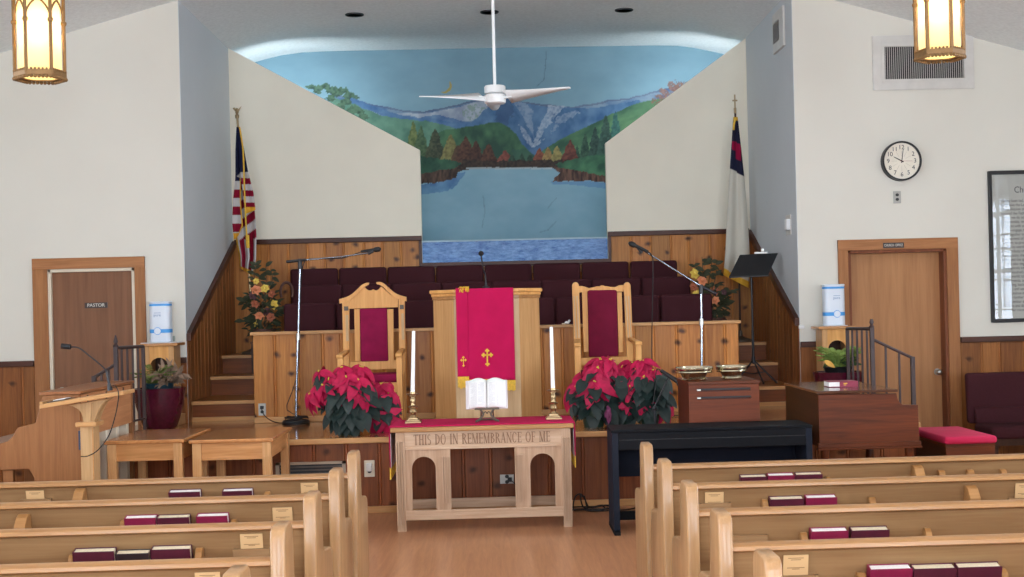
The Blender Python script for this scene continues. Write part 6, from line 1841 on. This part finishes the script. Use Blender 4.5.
BTXT = plain('blue_grey_print', (120, 150, 190), .7)
def canister(px_l, px_r, pyt, pyb, ztab, lab, Y):
    x0, x1 = ax(px_l, pyb, Y), ax(px_r, pyb, Y); x = (x0 + x1) / 2; R = (x1 - x0) / 2
    zt = az((px_l + px_r) / 2, pyt, Y); z0 = ztab + .0075; h = zt - z0
    r = thing('canister', (x, Y, z0), lab, 'canister', 'white canisters on the pedestals')
    def rr(rad, d, n=6):
        pts = []
        for cx, cy, a0 in ((R - rad, d - rad, 0), (-R + rad, d - rad, 90), (-R + rad, -d + rad, 180), (R - rad, -d + rad, 270)):
            pts += [(x + cx + rad * math.cos(math.radians(a0 + 90 * k / n)), Y + cy + rad * math.sin(math.radians(a0 + 90 * k / n))) for k in range(n + 1)]
        return pts
    d = R * .8
    o = rr(.05, d)
    MB().prism(o, 'z', z0, z0 + h * .955).build('body', PALEB, r, bevel=.004, smooth=50)
    o2 = [(x + (a - x) * 1.012, Y + (b_ - Y) * 1.012) for a, b_ in o]
    MB().prism(o2, 'z', z0 + h * .89, z0 + h * .94).build('upper_band', BLUEB, r, smooth=50)
    MB().prism(o2, 'z', z0 + h * .23, z0 + h * .32).build('lower_band', BLUEB, r, smooth=50)
    MB().prism([(x + (a - x) * 1.03, Y + (b_ - Y) * 1.03) for a, b_ in o], 'z', z0 + h * .955, z0 + h).build('lid', PALEB, r, bevel=.006, smooth=50)
    xm = x + R * (-.16 if px_l < 500 else .14)
    def disc(m, rad, y0, y1): return m.prism([(xm + rad * math.cos(k * PI / 14), z0 + h * .275 + rad * math.sin(k * PI / 14)) for k in range(28)], 'y', y0, y1)
    disc(MB(), R * .36, Y - d * 1.012 - .003, Y - d).build('emblem_ring', BLUEB, r)
    disc(MB(), R * .31, Y - d * 1.012 - .006, Y - d).build('emblem', PALEB, r)
    text('pure', 'lettering', BTXT, .036, (xm, Y - d - .001, z0 + h * .665), r)
    m = MB().box(xm - R * .32, xm + R * .34, Y - d - .002, Y - d + .001, z0 + h * .715, z0 + h * .725)
    m.build('print_line', BTXT, r)
    return r
lp, lx, lz = pedestal(-1, 138.3, 184.5, 343.2, 'oak pedestal with arched niche, by the pastor door')
rp_, rx, rz_ = pedestal(1, 811.5, 856.5, 326.2, 'oak pedestal with arched niche, before the office door')
for nm, x, z, lab in (('doily', lx, lz, 'white cloth under the canister by the pastor door'), ('doily', rx, rz_, 'white cloth under the canister by the office door')):
    d_ = thing(nm, (x, 13.33, z), lab, 'cloth')
    MB().box(x - .16 if x < 0 else x - .14, x + .17 if x < 0 else x + .1, 13.17, 13.47, z + .0005, z + .006).build('cloth', WHITE, d_, bevel=.002)
canister(151, 172, 301.5, 341.5, lz, 'white and blue canister on the pedestal by the pastor door', 13.32)
canister(823.7, 844.2, 284.3, 324.5, rz_, 'white and blue canister on the pedestal by the office door', 13.32)
GLAZE = plain('maroon_glaze', (76, 15, 38), .15, var=.25, vscale=30, coat=.5, bump=.15, bscale=25)
def planter(px, pyt, Y, lab):
    x = ax(px, pyt, Y)
    r = thing('planter', (x, Y, PZ), lab, 'planter', 'glazed maroon planters')
    H = az(px, pyt, Y) - PZ
    MB().lathe([(.13, .001), (.15, .02), (.185, .12), (.215, .22), (.232, H - .02), (.236, H), (.22, H), (.212, H - .03), (.2, H - .05), (.19, H - .1)], (x, Y, PZ), 36).build('pot', GLAZE, r, smooth=40)
    MB().lathe([(.195, H - .06), (.1, H - .05), (.002, H - .045)], (x, Y, PZ), 24, cap=False).build('soil', plain('soil', (52, 40, 32), .95, bump=.5), r)
    return r, x, PZ + H
plr, plx, plz = planter(159.5, 387.8, 12.92, 'glazed maroon planter in front of the pedestal by the pastor door')
prr, prx, prz = planter(838, 371.5, 12.92, 'glazed maroon planter behind the organ, green ferns in it')
def plant(x, Y, z, lab, seed, spec, potmat):
    rnd = random.Random(seed)
    r = thing('potted_plant', (x, Y, z - .04), lab, 'plant', 'plants in the maroon planters')
    MB().lathe([(.11, -.04), (.13, .04), (.135, .045), (.12, .045)], (x, Y, z), 24).build('pot', potmat, r, smooth=40)
    for nm, n, cx, col, L, W, up, sp in spec:
        m = MB()
        for k in range(n):
            a = rnd.uniform(0, 2 * PI); rr_ = rnd.random() ** .5 * .05
            b0 = Vector((x + cx + rr_ * math.cos(a), Y + rr_ * math.sin(a), z + .02))
            d = Vector((math.cos(a) * sp, math.sin(a) * sp - .2, up * rnd.uniform(.6, 1.2)))
            l = L * rnd.uniform(.6, 1.1)
            if nm == 'fronds':
                path = smoothpath([b0, b0 + d.normalized() * l * .6, b0 + d.normalized() * l + Vector((math.cos(a) * .05, 0, -.05))], 6)
                m.tube(path, .003, 4)
                for q in path[2:]:
                    for sd in (-1, 1):
                        s_ = d.cross(Vector((0, 0, 1))).normalized() * sd
                        leafmesh(m, q, s_ + d.normalized() * .5, (0, -.5, 1), W * 2.2, W, .1, .2, 3)
            else:
                b0 += d.normalized() * l * rnd.uniform(.2, .7)
                leafmesh(m, b0, Vector((d.x + rnd.uniform(-.6, .6), d.y - .4, rnd.uniform(-.2, .8))), (0, -.7, .6), l * .6, W, .3, .3, 4)
        m.build(nm, col, r, smooth=70)
    return r
TEAL = plain('teal_pot', (32, 60, 72), .4)
plant(plx, 12.92, plz, 'potted plant with dry pinkish leaves in the left maroon planter', 4, [('fronds', 20, -.06, plain('fern_dull', (110, 124, 52), .7, var=.2), .24, .018, 1.0, .55), ('dry_leaves', 110, .09, plain('dry_leaf', (142, 116, 96), .8, var=.25, vscale=20), .2, .035, .9, .5)], TEAL)
plant(prx, 12.92, prz, 'bright green fern in the maroon planter behind the organ', 6, [('fronds', 90, 0, plain('fern_green', (156, 180, 92), .7, var=.25), .25, .022, 1.5, .6), ('dark_leaves', 16, .03, plain('dark_leaf', (60, 84, 44), .7, var=.25), .24, .05, 1.0, .4)], BLACK)
p = at(828, 363, 12.7)
leafm = MB(); leafmesh(leafm, (p.x - .03, 12.7, p.z + .02), (1, 0, -.6), (0, -1, .2), .12, .05, .2, .2, 5)
leafm.build('yellow_leaf', plain('yellow_leaf', (226, 170, 80), .7), bpy.data.objects['potted_plant.001'], smooth=70)

# ================================================================== RIGHT SIDE
# ---- the organ
Yo, Yo2 = 10.2, 11.38
X_ = lambda px, py=400: ax(px, py, Yo)
Z_ = lambda py, px=860: az(px, py, Yo)
xo = X_(818.5)
r = thing('organ', ((xo + X_(918)) / 2, (Yo + Yo2) / 2, 0), 'dark walnut console organ seen from its end, red hymnal on top', 'organ')
prof = [(xo, Z_(446)), (X_(918.5), Z_(443.5)), (X_(918, 404.7), Z_(404.9, 918)), (X_(903, 405), Z_(404.9, 903)), (X_(899.5, 403), Z_(402.5, 899)), (X_(897.8, 399), Z_(399, 898)), (X_(896.6, 394.2), Z_(393.4, 897)), (xo, Z_(394.8, 818))]
MB().prism(prof, 'y', Yo, Yo + .03).build('end_panel', WALNUT, r, bevel=.002)
MB().prism(prof, 'y', Yo2 - .03, Yo2).build('end_panel', WALNUT, r, bevel=.002)
ztop = Z_(393.4, 860) + .004
ml = MB().box(xo - .012, X_(919.5), Yo - .02, Yo + .035, Z_(447.2), Z_(442.6)); ml.box(xo - .018, X_(920.2), Yo - .026, Yo + .035, Z_(449.2), Z_(447.2)); ml.build('base_moulding', WALNUT, r, bevel=.004)
MB().box(xo - .012, X_(897.6, 394), Yo - .012, Yo2 + .012, ztop, ztop + .02).build('top', wood('organ_top', (92, 58, 42), (68, 42, 30), 'y', 1.0, .15, coat=.4), r, bevel=.004)
MB().box(xo, xo + .02, Yo + .03, Yo2 - .03, Z_(446), ztop - .001).build('back_panel', WALNUT_D, r)
MB().box(X_(900), X_(917), Yo + .032, Yo2 - .032, Z_(420), Z_(417)).build('key_slip', WALNUT, r)
MB().box(X_(898), X_(914), Yo + .06, Yo2 - .06, Z_(417), Z_(413)).build('keys', IVORY, r)
for xx in (xo + .045, X_(909)):
    for yy in (Yo + .02, Yo2 - .05):
        MB().lathe([(.028, 0), (.02, .03), (.03, .1), (.024, .2), (.036, .36), (.03, .42), (.022, .45), (.034, .49), (.034, .56), (.028, Z_(449))], (xx, yy, 0), 16).build('leg', WALNUT, r, smooth=50)
MB().box(xo + .02, X_(905), Yo + .1, Yo2 - .1, .02, .08).build('pedal_board', WALNUT_D, r)
p = at(841, 384.6, Yo + .48)
h = thing('hymnal', (p.x, Yo + .5, ztop + .02), 'red hymnal lying flat on top of the organ', 'hymnal')
MB().box(p.x - .112, p.x + .112, Yo + .4, Yo + .58, ztop + .021, ztop + .025).box(p.x - .112, p.x + .112, Yo + .4, Yo + .58, ztop + .06, ztop + .064).box(p.x - .03, p.x + .112, Yo + .4, Yo + .403, ztop + .021, ztop + .064).build('cover', plain('red_book', (136, 34, 62), .5), h, bevel=.001)
MB().box(p.x - .109, p.x + .108, Yo + .4035, Yo + .577, ztop + .0255, ztop + .0595).build('pages', PAGES, h)
lm = MB().box(p.x + .0, p.x + .03, Yo + .3985, Yo + .3998, ztop + .045, ztop + .052).box(p.x + .0, p.x + .02, Yo + .3985, Yo + .3998, ztop + .034, ztop + .039)
lm.build('title_stamp', GOLD, h)

# ---- the organ bench
Yb0, Yb1 = 10.25, 11.1
x0, x1 = ax(945, 441.5, Yb0), ax(997.5, 439.5, Yb0)
zt = az(971, 438, Yb0)
r = thing('organ_bench', ((x0 + x1) / 2, (Yb0 + Yb1) / 2, 0), 'wooden organ bench with a crimson cushion right of the organ', 'bench')
CUSH = plain('crimson_cushion', (180, 20, 66), .9, var=.06, vscale=8)
MB().box(x0, x1, Yb0, Yb1, zt - .045, zt + .012).build('cushion', CUSH, r, bevel=.02, segs=3, smooth=60)
MB().box(x0 + .01, x1 - .01, Yb0 + .02, Yb1 - .02, zt - .065, zt - .046).build('seat', WALNUT, r)
for yy in (Yb0 + .02, Yb1 - .05):
    MB().box(x0 + .012, x1 - .012, yy, yy + .03, .0, zt - .066).build('end_board', WALNUT, r, bevel=.003)
MB().box(x0 + .03, x0 + .05, Yb0 + .051, Yb1 - .051, .14, zt - .07).build('shelf_back', WALNUT_D, r)
MB().box(x0 + .051, x1 - .05, Yb0 + .051, Yb1 - .051, .14, .16).build('shelf', WALNUT_D, r)

# ---- burgundy settee by the office door
Ys = 12.95
x0 = ax(967.5, 390, Ys); x1 = x0 + 1.15
r = thing('settee', ((x0 + x1) / 2, Ys - .2, 0), 'burgundy padded settee against the right wall by the office door', 'settee')
zb_ = az(1000, 372.5, Ys); zs = az(1000, 412, Ys - .3)
def spad(nm, P, x0, x1, bev): return MB().prism(P, 'x', x0, x1).build(nm, FABRIC, r, bevel=bev, segs=3, smooth=60)
spad('backrest', [(Ys - .02, .46), (Ys + .06, .46), (Ys + .1, zb_), (Ys + .03, zb_)], x0, x1, .03)
spad('lumbar_pad', [(Ys - .09, .46), (Ys - .021, .46), (Ys - .002, .62), (Ys - .05, .6)], x0 + .05, x1, .02)
MB().box(x0 + .03, x1, Ys - .55, Ys - .06, .36, .47).build('seat', FABRIC, r, bevel=.03, segs=3, smooth=60)
MB().box(x0 + .05, x1 - .02, Ys - .52, Ys + .02, .3, .36).build('seat_frame', WALNUT_D, r)
for xx in (x0 + .06, x1 - .1):
    for yy in (Ys - .5, Ys - .02):
        MB().box(xx, xx + .04, yy, yy + .04, 0, .3).build('leg', WALNUT_D, r)

# ================================================================== ON THE WALLS AND CEILING
# ---- clock
Yw = YD
p = at(901.5, 161, Yw - .05)
r = thing('wall_clock', (p.x, Yw - .03, p.z), 'round black-rimmed wall clock showing one minute past ten', 'clock')
R = .193
def ringY(m, ro, ri, y0, y1, n=48):
    for k in range(n):
        a0, a1 = 2 * PI * k / n, 2 * PI * (k + 1) / n
        q = [(p.x + ro * math.cos(a0), p.z + ro * math.sin(a0)), (p.x + ro * math.cos(a1), p.z + ro * math.sin(a1)), (p.x + ri * math.cos(a1), p.z + ri * math.sin(a1)), (p.x + ri * math.cos(a0), p.z + ri * math.sin(a0))]
        m.prism(q, 'y', y0, y1)
    return m
ringY(MB(), R, R - .017, Yw - .075, Yw - .001).build('rim', BLACK, r)
MB().prism([(p.x + (R - .0175) * math.cos(k * PI / 24), p.z + (R - .0175) * math.sin(k * PI / 24)) for k in range(48)], 'y', Yw - .055, Yw - .02).build('face', plain('clock_face', (240, 232, 216), .6), r)
DIG = plain('clock_digits', (46, 44, 46), .6)
for k in range(1, 13):
    a = PI / 2 - k * PI / 6
    text(str(k), 'numeral', DIG, .06, (p.x + .132 * math.cos(a), Yw - .0562, p.z + .132 * math.sin(a)), r)
m = MB()
for k in range(12):
    a = PI / 2 - k * PI / 6; d = Vector((math.cos(a), 0, math.sin(a))); n_ = Vector((-math.sin(a), 0, math.cos(a))) * .0012
    c = Vector((p.x, 0, p.z)); q = [c + d * .045 - n_, c + d * .1 - n_, c + d * .1 + n_, c + d * .045 + n_]
    m.prism([(q_.x, q_.z) for q_ in q], 'y', Yw - .056, Yw - .0548)
m.build('dial_lines', plain('dial_line', (196, 188, 172), .6), r)['kind'] = 'stuff'
def hand(nm, ang, L, w, y, mat):
    a = PI / 2 - math.radians(ang); d = Vector((math.cos(a), 0, math.sin(a))); n_ = Vector((-math.sin(a), 0, math.cos(a))) * w
    c = Vector((p.x, 0, p.z)); q = [c - d * .02 - n_, c + d * L - n_ * .5, c + d * L + n_ * .5, c - d * .02 + n_]
    MB().prism([(q_.x, q_.z) for q_ in q], 'y', y, y + .002).build(nm, mat, r)
hand('hour_hand', 298, .085, .006, Yw - .06, BLACK); hand('minute_hand', 8, .115, .0045, Yw - .063, BLACK); hand('second_hand', 92, .11, .0012, Yw - .066, plain('red_hand', (170, 60, 50), .5))
# ---- return-air grille
a, b_ = at(871.5, 37, Yw), at(974, 89.5, Yw)
c, d_ = at(883.5, 47, Yw), at(963.5, 78.5, Yw)
xa, xb_, zb2, za2 = a.x, b_.x, az(922, 89.5, Yw), az(922, 35.5, Yw)
ia, ib, iz0, iz1 = c.x, d_.x, az(922, 79, Yw), az(922, 46.5, Yw)
r = thing('return_air_grille', ((xa + xb_) / 2, Yw, (za2 + zb2) / 2), 'wide white-framed air grille high on the right wall behind the lantern', 'vent')
GRW = plain('grille_paint', (216, 212, 206), .5)
f = MB()
for (x0, x1, z0, z1) in ((xa, ia - .03, zb2, za2), (ib + .03, xb_, zb2, za2), (ia - .03, ib + .03, zb2, iz0 - .03), (ia - .03, ib + .03, iz1 + .03, za2)): f.box(x0, x1, Yw - .022, Yw - .001, z0, z1)
f.build('frame', GRW, r, bevel=.003)
f = MB()
for (x0, x1, z0, z1) in ((ia - .03, ia, iz0 - .03, iz1 + .03), (ib, ib + .03, iz0 - .03, iz1 + .03), (ia, ib, iz0 - .03, iz0), (ia, ib, iz1, iz1 + .03)): f.box(x0, x1, Yw - .028, Yw - .001, z0, z1)
f.build('inner_frame', GRW, r, bevel=.002)
MB().box(ia, ib, Yw - .004, Yw - .001, iz0, iz1).build('backing', plain('duct_dark', (52, 50, 54), .8), r)
f = MB(); n = 38
for k in range(n):
    x = ia + (ib - ia) * (k + .5) / n
    f.hexa([(x - .005, Yw - .024, iz0), (x - .001, Yw - .026, iz0), (x + .006, Yw - .006, iz0), (x + .004, Yw - .005, iz0), (x - .005, Yw - .024, iz1), (x - .001, Yw - .026, iz1), (x + .006, Yw - .006, iz1), (x + .004, Yw - .005, iz1)])
f.build('slats', plain('slat_paint', (214, 210, 206), .5), r)
# ---- small grille and switch box on the side of the recess
yv = at(780, 30, 13.9); zc = at(780, 27, 13.95).z
r = thing('small_air_grille', (XR, 14.05, zc), 'small white air grille high on the side wall of the right recess', 'vent')
y0, y1 = 13.87, 14.38
for nm, g_, mat, t in (('frame', (y0, y1, zc - .2, zc + .2), GRW, .025), ('grille', (y0 + .19, y1 - .04, zc - .1, zc + .1), plain('duct_dark', (52, 50, 54), .8), .03)):
    MB().box(XR - t, XR - .001, *g_).build(nm, mat, r, bevel=.003)
f = MB()
for k in range(8):
    z = zc - .09 + k * .024
    f.box(XR - .034, XR - .0305, y0 + .19, y1 - .04, z, z + .006)
f.build('louvres', GRW, r)
zc = at(788, 225, 13.9).z
r = thing('switch_box', (XR, 13.9, zc), 'clear-covered switch box on the side wall of the right recess', 'switch')
MB().box(XR - .012, XR - .001, 13.8, 14.02, zc - .1, zc + .1).build('plate', GRW, r, bevel=.003)
MB().box(XR - .05, XR - .012, 13.8, 13.9, zc - .055, zc + .055).build('box', WHITE, r, bevel=.005)
MB().box(XR - .024, XR - .012, 13.92, 13.96, zc - .05, zc + .05).build('switch', PLATE_G, r, bevel=.003)
# ---- framed covenant with glass
a, b_ = at(987, 171.5, Yw), at(991.5, 322.5, Yw)
fx0 = a.x; fz1 = a.z; fz0 = b_.z - .0
fw = 1.0; fx1 = fx0 + fw
r = thing('framed_document', ((fx0 + fx1) / 2, Yw, (fz0 + fz1) / 2), 'tall black-framed printed document under glass on the right wall', 'picture')
f = MB(); t = .034
for (x0, x1, z0, z1) in ((fx0, fx0 + t, fz0, fz1), (fx1 - t, fx1, fz0, fz1), (fx0 + t, fx1 - t, fz0, fz0 + t), (fx0 + t, fx1 - t, fz1 - t, fz1)): f.box(x0, x1, Yw - .035, Yw - .001, z0, z1)
f.build('frame', BLACK, r, bevel=.004)
MB().box(fx0 + t, fx1 - t, Yw - .012, Yw - .004, fz0 + t, fz1 - t).build('sheet', plain('parchment', (214, 206, 188), .8, var=.05), r)
text('Church Covenant', 'heading', INK, .088, (ax(1013.5, 190, Yw), Yw - .0126, az(1018, 190, Yw)), r, sx=.88, ext=.0003, align='LEFT')
cov = """Having been led, as we believe, by the Spirit of God
to receive the Lord Jesus Christ as our Saviour, and on
the profession of our faith, having been baptized in the
name of the Father, and of the Son, and of the Holy
Ghost, we do now, in the presence of God, angels, and
this assembly, most solemnly and joyfully enter into
covenant with one another, as one body in Christ.
     We engage, therefore, by the aid of the Holy Spirit, to
walk together in Christian love; to strive for the
advancement of this church, in knowledge, holiness, and
comfort; to promote its prosperity and spirituality; to
sustain its worship, ordinances, discipline, and doctrines;
to contribute cheerfully and regularly to the support of
the ministry, the expenses of the church, the relief of the
poor, and the spread of the gospel through all nations.
     We also engage to maintain family and secret devotion;
to religiously educate our children; to seek the salvation
of our kindred and acquaintances; to walk circumspectly
in the world; to be just in our dealings, faithful in our
engagements, and exemplary in our deportment; to avoid
all tattling, backbiting, and excessive anger; to abstain from
the sale and use of intoxicating drinks as a beverage, and
to be zealous in our efforts to advance the kingdom.
     We further engage to watch over one another in love;
to remember each other in prayer; to aid each other in
sickness and distress; to be slow to take offence, but always
ready for reconciliation without delay."""
tt = text(cov, 'body_text', INK, .0345, (fx0 + t + .09, Yw - .0126, (az(1010, 199, Yw) + az(1010, 312, Yw)) / 2), r, align='LEFT', ext=.0002, sx=.98)
ls = bpy.data.meshes[tt.data.name]
zs_ = [v_.co.y for v_ in ls.vertices]; H0 = max(zs_) - min(zs_)
Hn = az(1010, 199, Yw) - az(1010, 312, Yw)
tt.scale = (.98, Hn / H0, 1)
MB().box(fx0 + t, fx1 - t, Yw - .024, Yw - .021, fz0 + t, fz1 - t).build('glass', GLASS, r)
# ---- ceiling lights (dark recessed cans)
for px, py, lab in ((354.5, 15, 'recessed dark ceiling light at left of the three'), (489.5, 15, 'recessed dark ceiling light behind the fan rod'), (624, 10.5, 'recessed dark ceiling light at right of the three')):
    Yl = 15.05; x = ax(px, py, Yl); zc = ceil_z(x)
    r = thing('ceiling_light', (x, Yl, zc), lab, 'ceiling light', 'recessed ceiling lights')
    MB().lathe([(.098, -.012), (.1, -.002), (.085, -.002), (.084, -.012)], (x, Yl, zc), 28).build('ring', BLACKM, r)
    MB().lathe([(.086, -.004), (.04, -.0035), (.002, -.003)], (x, Yl, zc), 28).build('can', BLACK, r)
# ---- ceiling fan
Yfan = 12.0
q = at(495, 95, Yfan)
zc = ceil_z(q.x)
r = thing('ceiling_fan', (q.x, Yfan, zc), 'white three-bladed ceiling fan on a long rod before the mural', 'ceiling fan')
zt, zm, zb_ = at(495, 86, Yfan).z, at(495, 94, Yfan).z, at(495, 103.8, Yfan).z
MB().lathe([(.07, -.07), (.075, -.02), (.06, -.001)], (q.x, Yfan, zc), 24).build('ceiling_cup', IVORY, r, smooth=40)
MB().cyl((q.x, Yfan, zc - .06), (q.x, Yfan, zt), .0135, n=14).build('rod', IVORY, r, smooth=60)
MB().lathe([(.02, zt - q.z + .005), (.085, zt - q.z), (.092, zt - q.z - .01), (.09, zm - q.z + .006), (.07, zm - q.z)], (q.x, Yfan, q.z), 32).build('motor_housing', IVORY, r, smooth=40)
MB().lathe([(.07, zm - q.z - .001), (.094, zm - q.z - .012), (.092, zb_ - q.z + .008), (.08, zb_ - q.z), (.02, zb_ - q.z - .002)], (q.x, Yfan, q.z), 32).build('lower_housing', IVORY, r, smooth=40)
for an in (-30, 210, 90):
    a = math.radians(an); d = Vector((math.cos(a), math.sin(a), 0)); s = Vector((-math.sin(a), math.cos(a), 0))
    rows_t, rows_b = [], []
    sgn = 1
    for k in range(13):
        t = k / 12; rad = .12 + .6 * t
        w = .082 * (1 - .78 * t) + .006
        tw = -math.radians(24 * (1 - t) + 6)
        c = Vector((q.x, Yfan, q.z - .025 + {-30: .02, 210: -.03, 90: .0}[an] * t)) + d * rad
        e = s * math.cos(tw) * sgn + Vector((0, 0, math.sin(tw)))
        if k == 12: w *= .6
        rows_t.append([c - e * w, c, c + e * w])
    m = MB().grid(rows_t)
    m.build('blade', IVORY, r, solid=.009, smooth=60)
    MB().tube([Vector((q.x, Yfan, q.z - .03)) + d * .08, Vector((q.x, Yfan, q.z - .025)) + d * .16], .012, 8).build('blade_arm', IVORY, r)
# ---- lanterns
LG, nt_, bs_ = new_mat('lantern_glass')
nt_.nodes.remove(bs_)
tl_ = N(nt_, 'ShaderNodeBsdfTranslucent'); df = N(nt_, 'ShaderNodeBsdfDiffuse'); ms = N(nt_, 'ShaderNodeMixShader'); em_ = N(nt_, 'ShaderNodeEmission'); ad_ = N(nt_, 'ShaderNodeAddShader')
tl_.inputs[0].default_value = rgba((255, 236, 184)); df.inputs[0].default_value = rgba((250, 236, 190)); ms.inputs[0].default_value = .3
em_.inputs[0].default_value = rgba((255, 230, 160)); em_.inputs[1].default_value = .3
nt_.links.new(tl_.outputs[0], ms.inputs[1]); nt_.links.new(df.outputs[0], ms.inputs[2]); nt_.links.new(ms.outputs[0], ad_.inputs[0]); nt_.links.new(em_.outputs[0], ad_.inputs[1])
nt_.links.new(ad_.outputs[0], nt_.nodes['Material Output'].inputs[0])
LBR = plain('lantern_brass', (128, 96, 58), .5, .5, var=.15, vscale=30)
def lantern(px, pyb, lab, rot):
    Y = 8.0; p = at(px, pyb, Y); R = .133; zb_ = p.z + .03; H = .62
    zc = ceil_z(p.x)
    r = thing('pendant_lantern', (p.x, Y, zc), lab, 'pendant lamp', 'hexagonal pendant lanterns')
    C6 = [Vector((p.x + R * math.cos(rot + k * PI / 3), Y + R * math.sin(rot + k * PI / 3), 0)) for k in range(6)]
    zt = zb_ + H
    for k in range(6):
        a, b_ = C6[k], C6[(k + 1) % 6]
        g = MB(); m = .012; d = (b_ - a).normalized()
        A, B = a + d * m, b_ - d * m
        inn = (Vector((p.x, Y, 0)) - (a + b_) / 2).normalized() * .012
        A += inn; B += inn
        g.add([(A.x, A.y, zb_ + .02), (B.x, B.y, zb_ + .02), (B.x, B.y, zt - .02), (A.x, A.y, zt - .02)], [(0, 1, 2, 3)])
        g.build('glass_panel', LG, r)
        MB().tube([(a.x, a.y, zb_), (a.x, a.y, zt)], .011, 6).build('corner_bar', LBR, r)
        # pointed-arch tracery over the pane
        t_ = MB(); L = (b_ - a).length
        zs = zb_ + .30
        for s in (0, 1):
            pts = []
            for j in range(9):
                th = PI / 3 * j / 8
                u_ = L * (1 - math.cos(th)) ; zz = zs + L * math.sin(th) * 1.05
                c = a.lerp(b_, u_ / L) if s == 0 else b_.lerp(a, u_ / L)
                pts.append((c.x, c.y, zz))
            t_.tube(pts, .006, 6)
            c0 = a.lerp(b_, .0 if s == 0 else 1.0)
            cc = a.lerp(b_, .5)
            t_.tube([(cc.x, cc.y, zs + L * .9), (cc.x, cc.y, zt)], .005, 6)
        t_.build('tracery', LBR, r)
        kn = MB().ball((a.x, a.y, zb_ + .30), .017, 8, 6); kn.build('knop', LBR, r)
    o6 = [(p.x + (R + .01) * math.cos(rot + k * PI / 3), Y + (R + .01) * math.sin(rot + k * PI / 3)) for k in range(6)]
    i6 = [(p.x + (R - .022) * math.cos(rot + k * PI / 3), Y + (R - .022) * math.sin(rot + k * PI / 3)) for k in range(6)]
    for z0, z1, nm in ((zb_ - .012, zb_ + .02, 'bottom_ring'), (zt - .02, zt + .02, 'top_ring')):
        m = MB()
        for k in range(6):
            k2 = (k + 1) % 6
            m.prism([o6[k], o6[k2], i6[k2], i6[k]], 'z', z0, z1)
        if nm == 'bottom_ring':
            for k in range(6):
                for j in range(7):
                    t = (j + .5) / 7; c = Vector(o6[k]).lerp(Vector(o6[(k + 1) % 6]), t)
                    m.ball((c.x, c.y, zb_ - .018), .011, 6, 5)
                    m.ball((c.x, c.y, zb_ + .024), .007, 6, 5)
        m.build(nm, LBR, r)
    m = MB(); m.add([(x, y, zb_ - .006) for x, y in [(p.x + (R - .03) * math.cos(k * PI / 12), Y + (R - .03) * math.sin(k * PI / 12)) for k in range(24)]], [tuple(range(24))])
    m.build('bottom_glass', LG, r)
    MB().lathe([(R + .01, 0), (R * .7, .05), (.06, .1), (.02, .16)], (p.x, Y, zt + .02), 6).build('roof', LBR, r)
    ch_ = MB()
    z = zt + .17; k = 0
    while z < zc - .05:
        for j in range(8):
            a0, a1 = 2 * PI * j / 8, 2 * PI * (j + 1) / 8
            def Pn(a_): return (p.x + (.012 * math.cos(a_) if k % 2 else 0), Y + (0 if k % 2 else .012 * math.cos(a_)), z + .02 + .022 * math.sin(a_))
            ch_.tube([Pn(a0), Pn(a1)], .0035, 5)
        z += .034; k += 1
    ch_.build('chain', LBR, r)
    MB().lathe([(.05, -.03), (.055, -.001)], (p.x, Y, zc), 16).build('ceiling_rose', LBR, r)
    MB().lathe([(.012, .0), (.03, -.06), (.032, -.09), (.02, -.115), (.002, -.12)], (p.x, Y, zb_ + .42), 14).build('bulb', emit_mat('bulb_glow', (255, 232, 180), 3), r, smooth=60)
    ld = bpy.data.lights.new('lantern_bulb', 'POINT'); ld.energy = 3.2; ld.color = (1, .82, .52); ld.shadow_soft_size = .035
    lo = bpy.data.objects.new('lantern_bulb_light', ld); C.objects.link(lo); lo.location = (p.x, Y, zb_ + .26)
lantern(40.2, 81.5, 'hexagonal glass and brass lantern hanging at the left', math.radians(15))
lantern(940, 60.5, 'hexagonal glass and brass lantern hanging before the air grille', math.radians(-18))

# ---- floor register low on the platform front
p = at(310, 467, PY + .014)
xa, xc_ = ax(276, 470, PY + .014), ax(346, 466, PY + .014)
r = thing('floor_register', ((xa + xc_) / 2, PY, p.z), 'beige louvred air register low on the platform front by the left pews', 'vent')
REG = plain('register_beige', (168, 150, 128), .5)
za, zb_ = az(310, 462, PY), az(310, 478, PY)
f = MB()
for (x0, x1, z0, z1) in ((xa, xa + .03, zb_, za), (xc_ - .03, xc_, zb_, za), (xa, xc_, za - .02, za), (xa, xc_, zb_, zb_ + .02)): f.box(x0, x1, PY - .008, PY + .0145, z0, z1)
f.build('frame', REG, r)
MB().box(xa + .03, xc_ - .03, PY + .008, PY + .0145, zb_ + .02, za - .02).build('backing', BLACK, r)
f = MB()
for k in range(3):
    z = zb_ + .03 + k * (za - zb_ - .05) / 3
    f.box(xa + .03, xc_ - .03, PY - .004, PY + .006, z, z + .012)
f.build('louvres', plain('register_louvre', (84, 74, 66), .5), r)
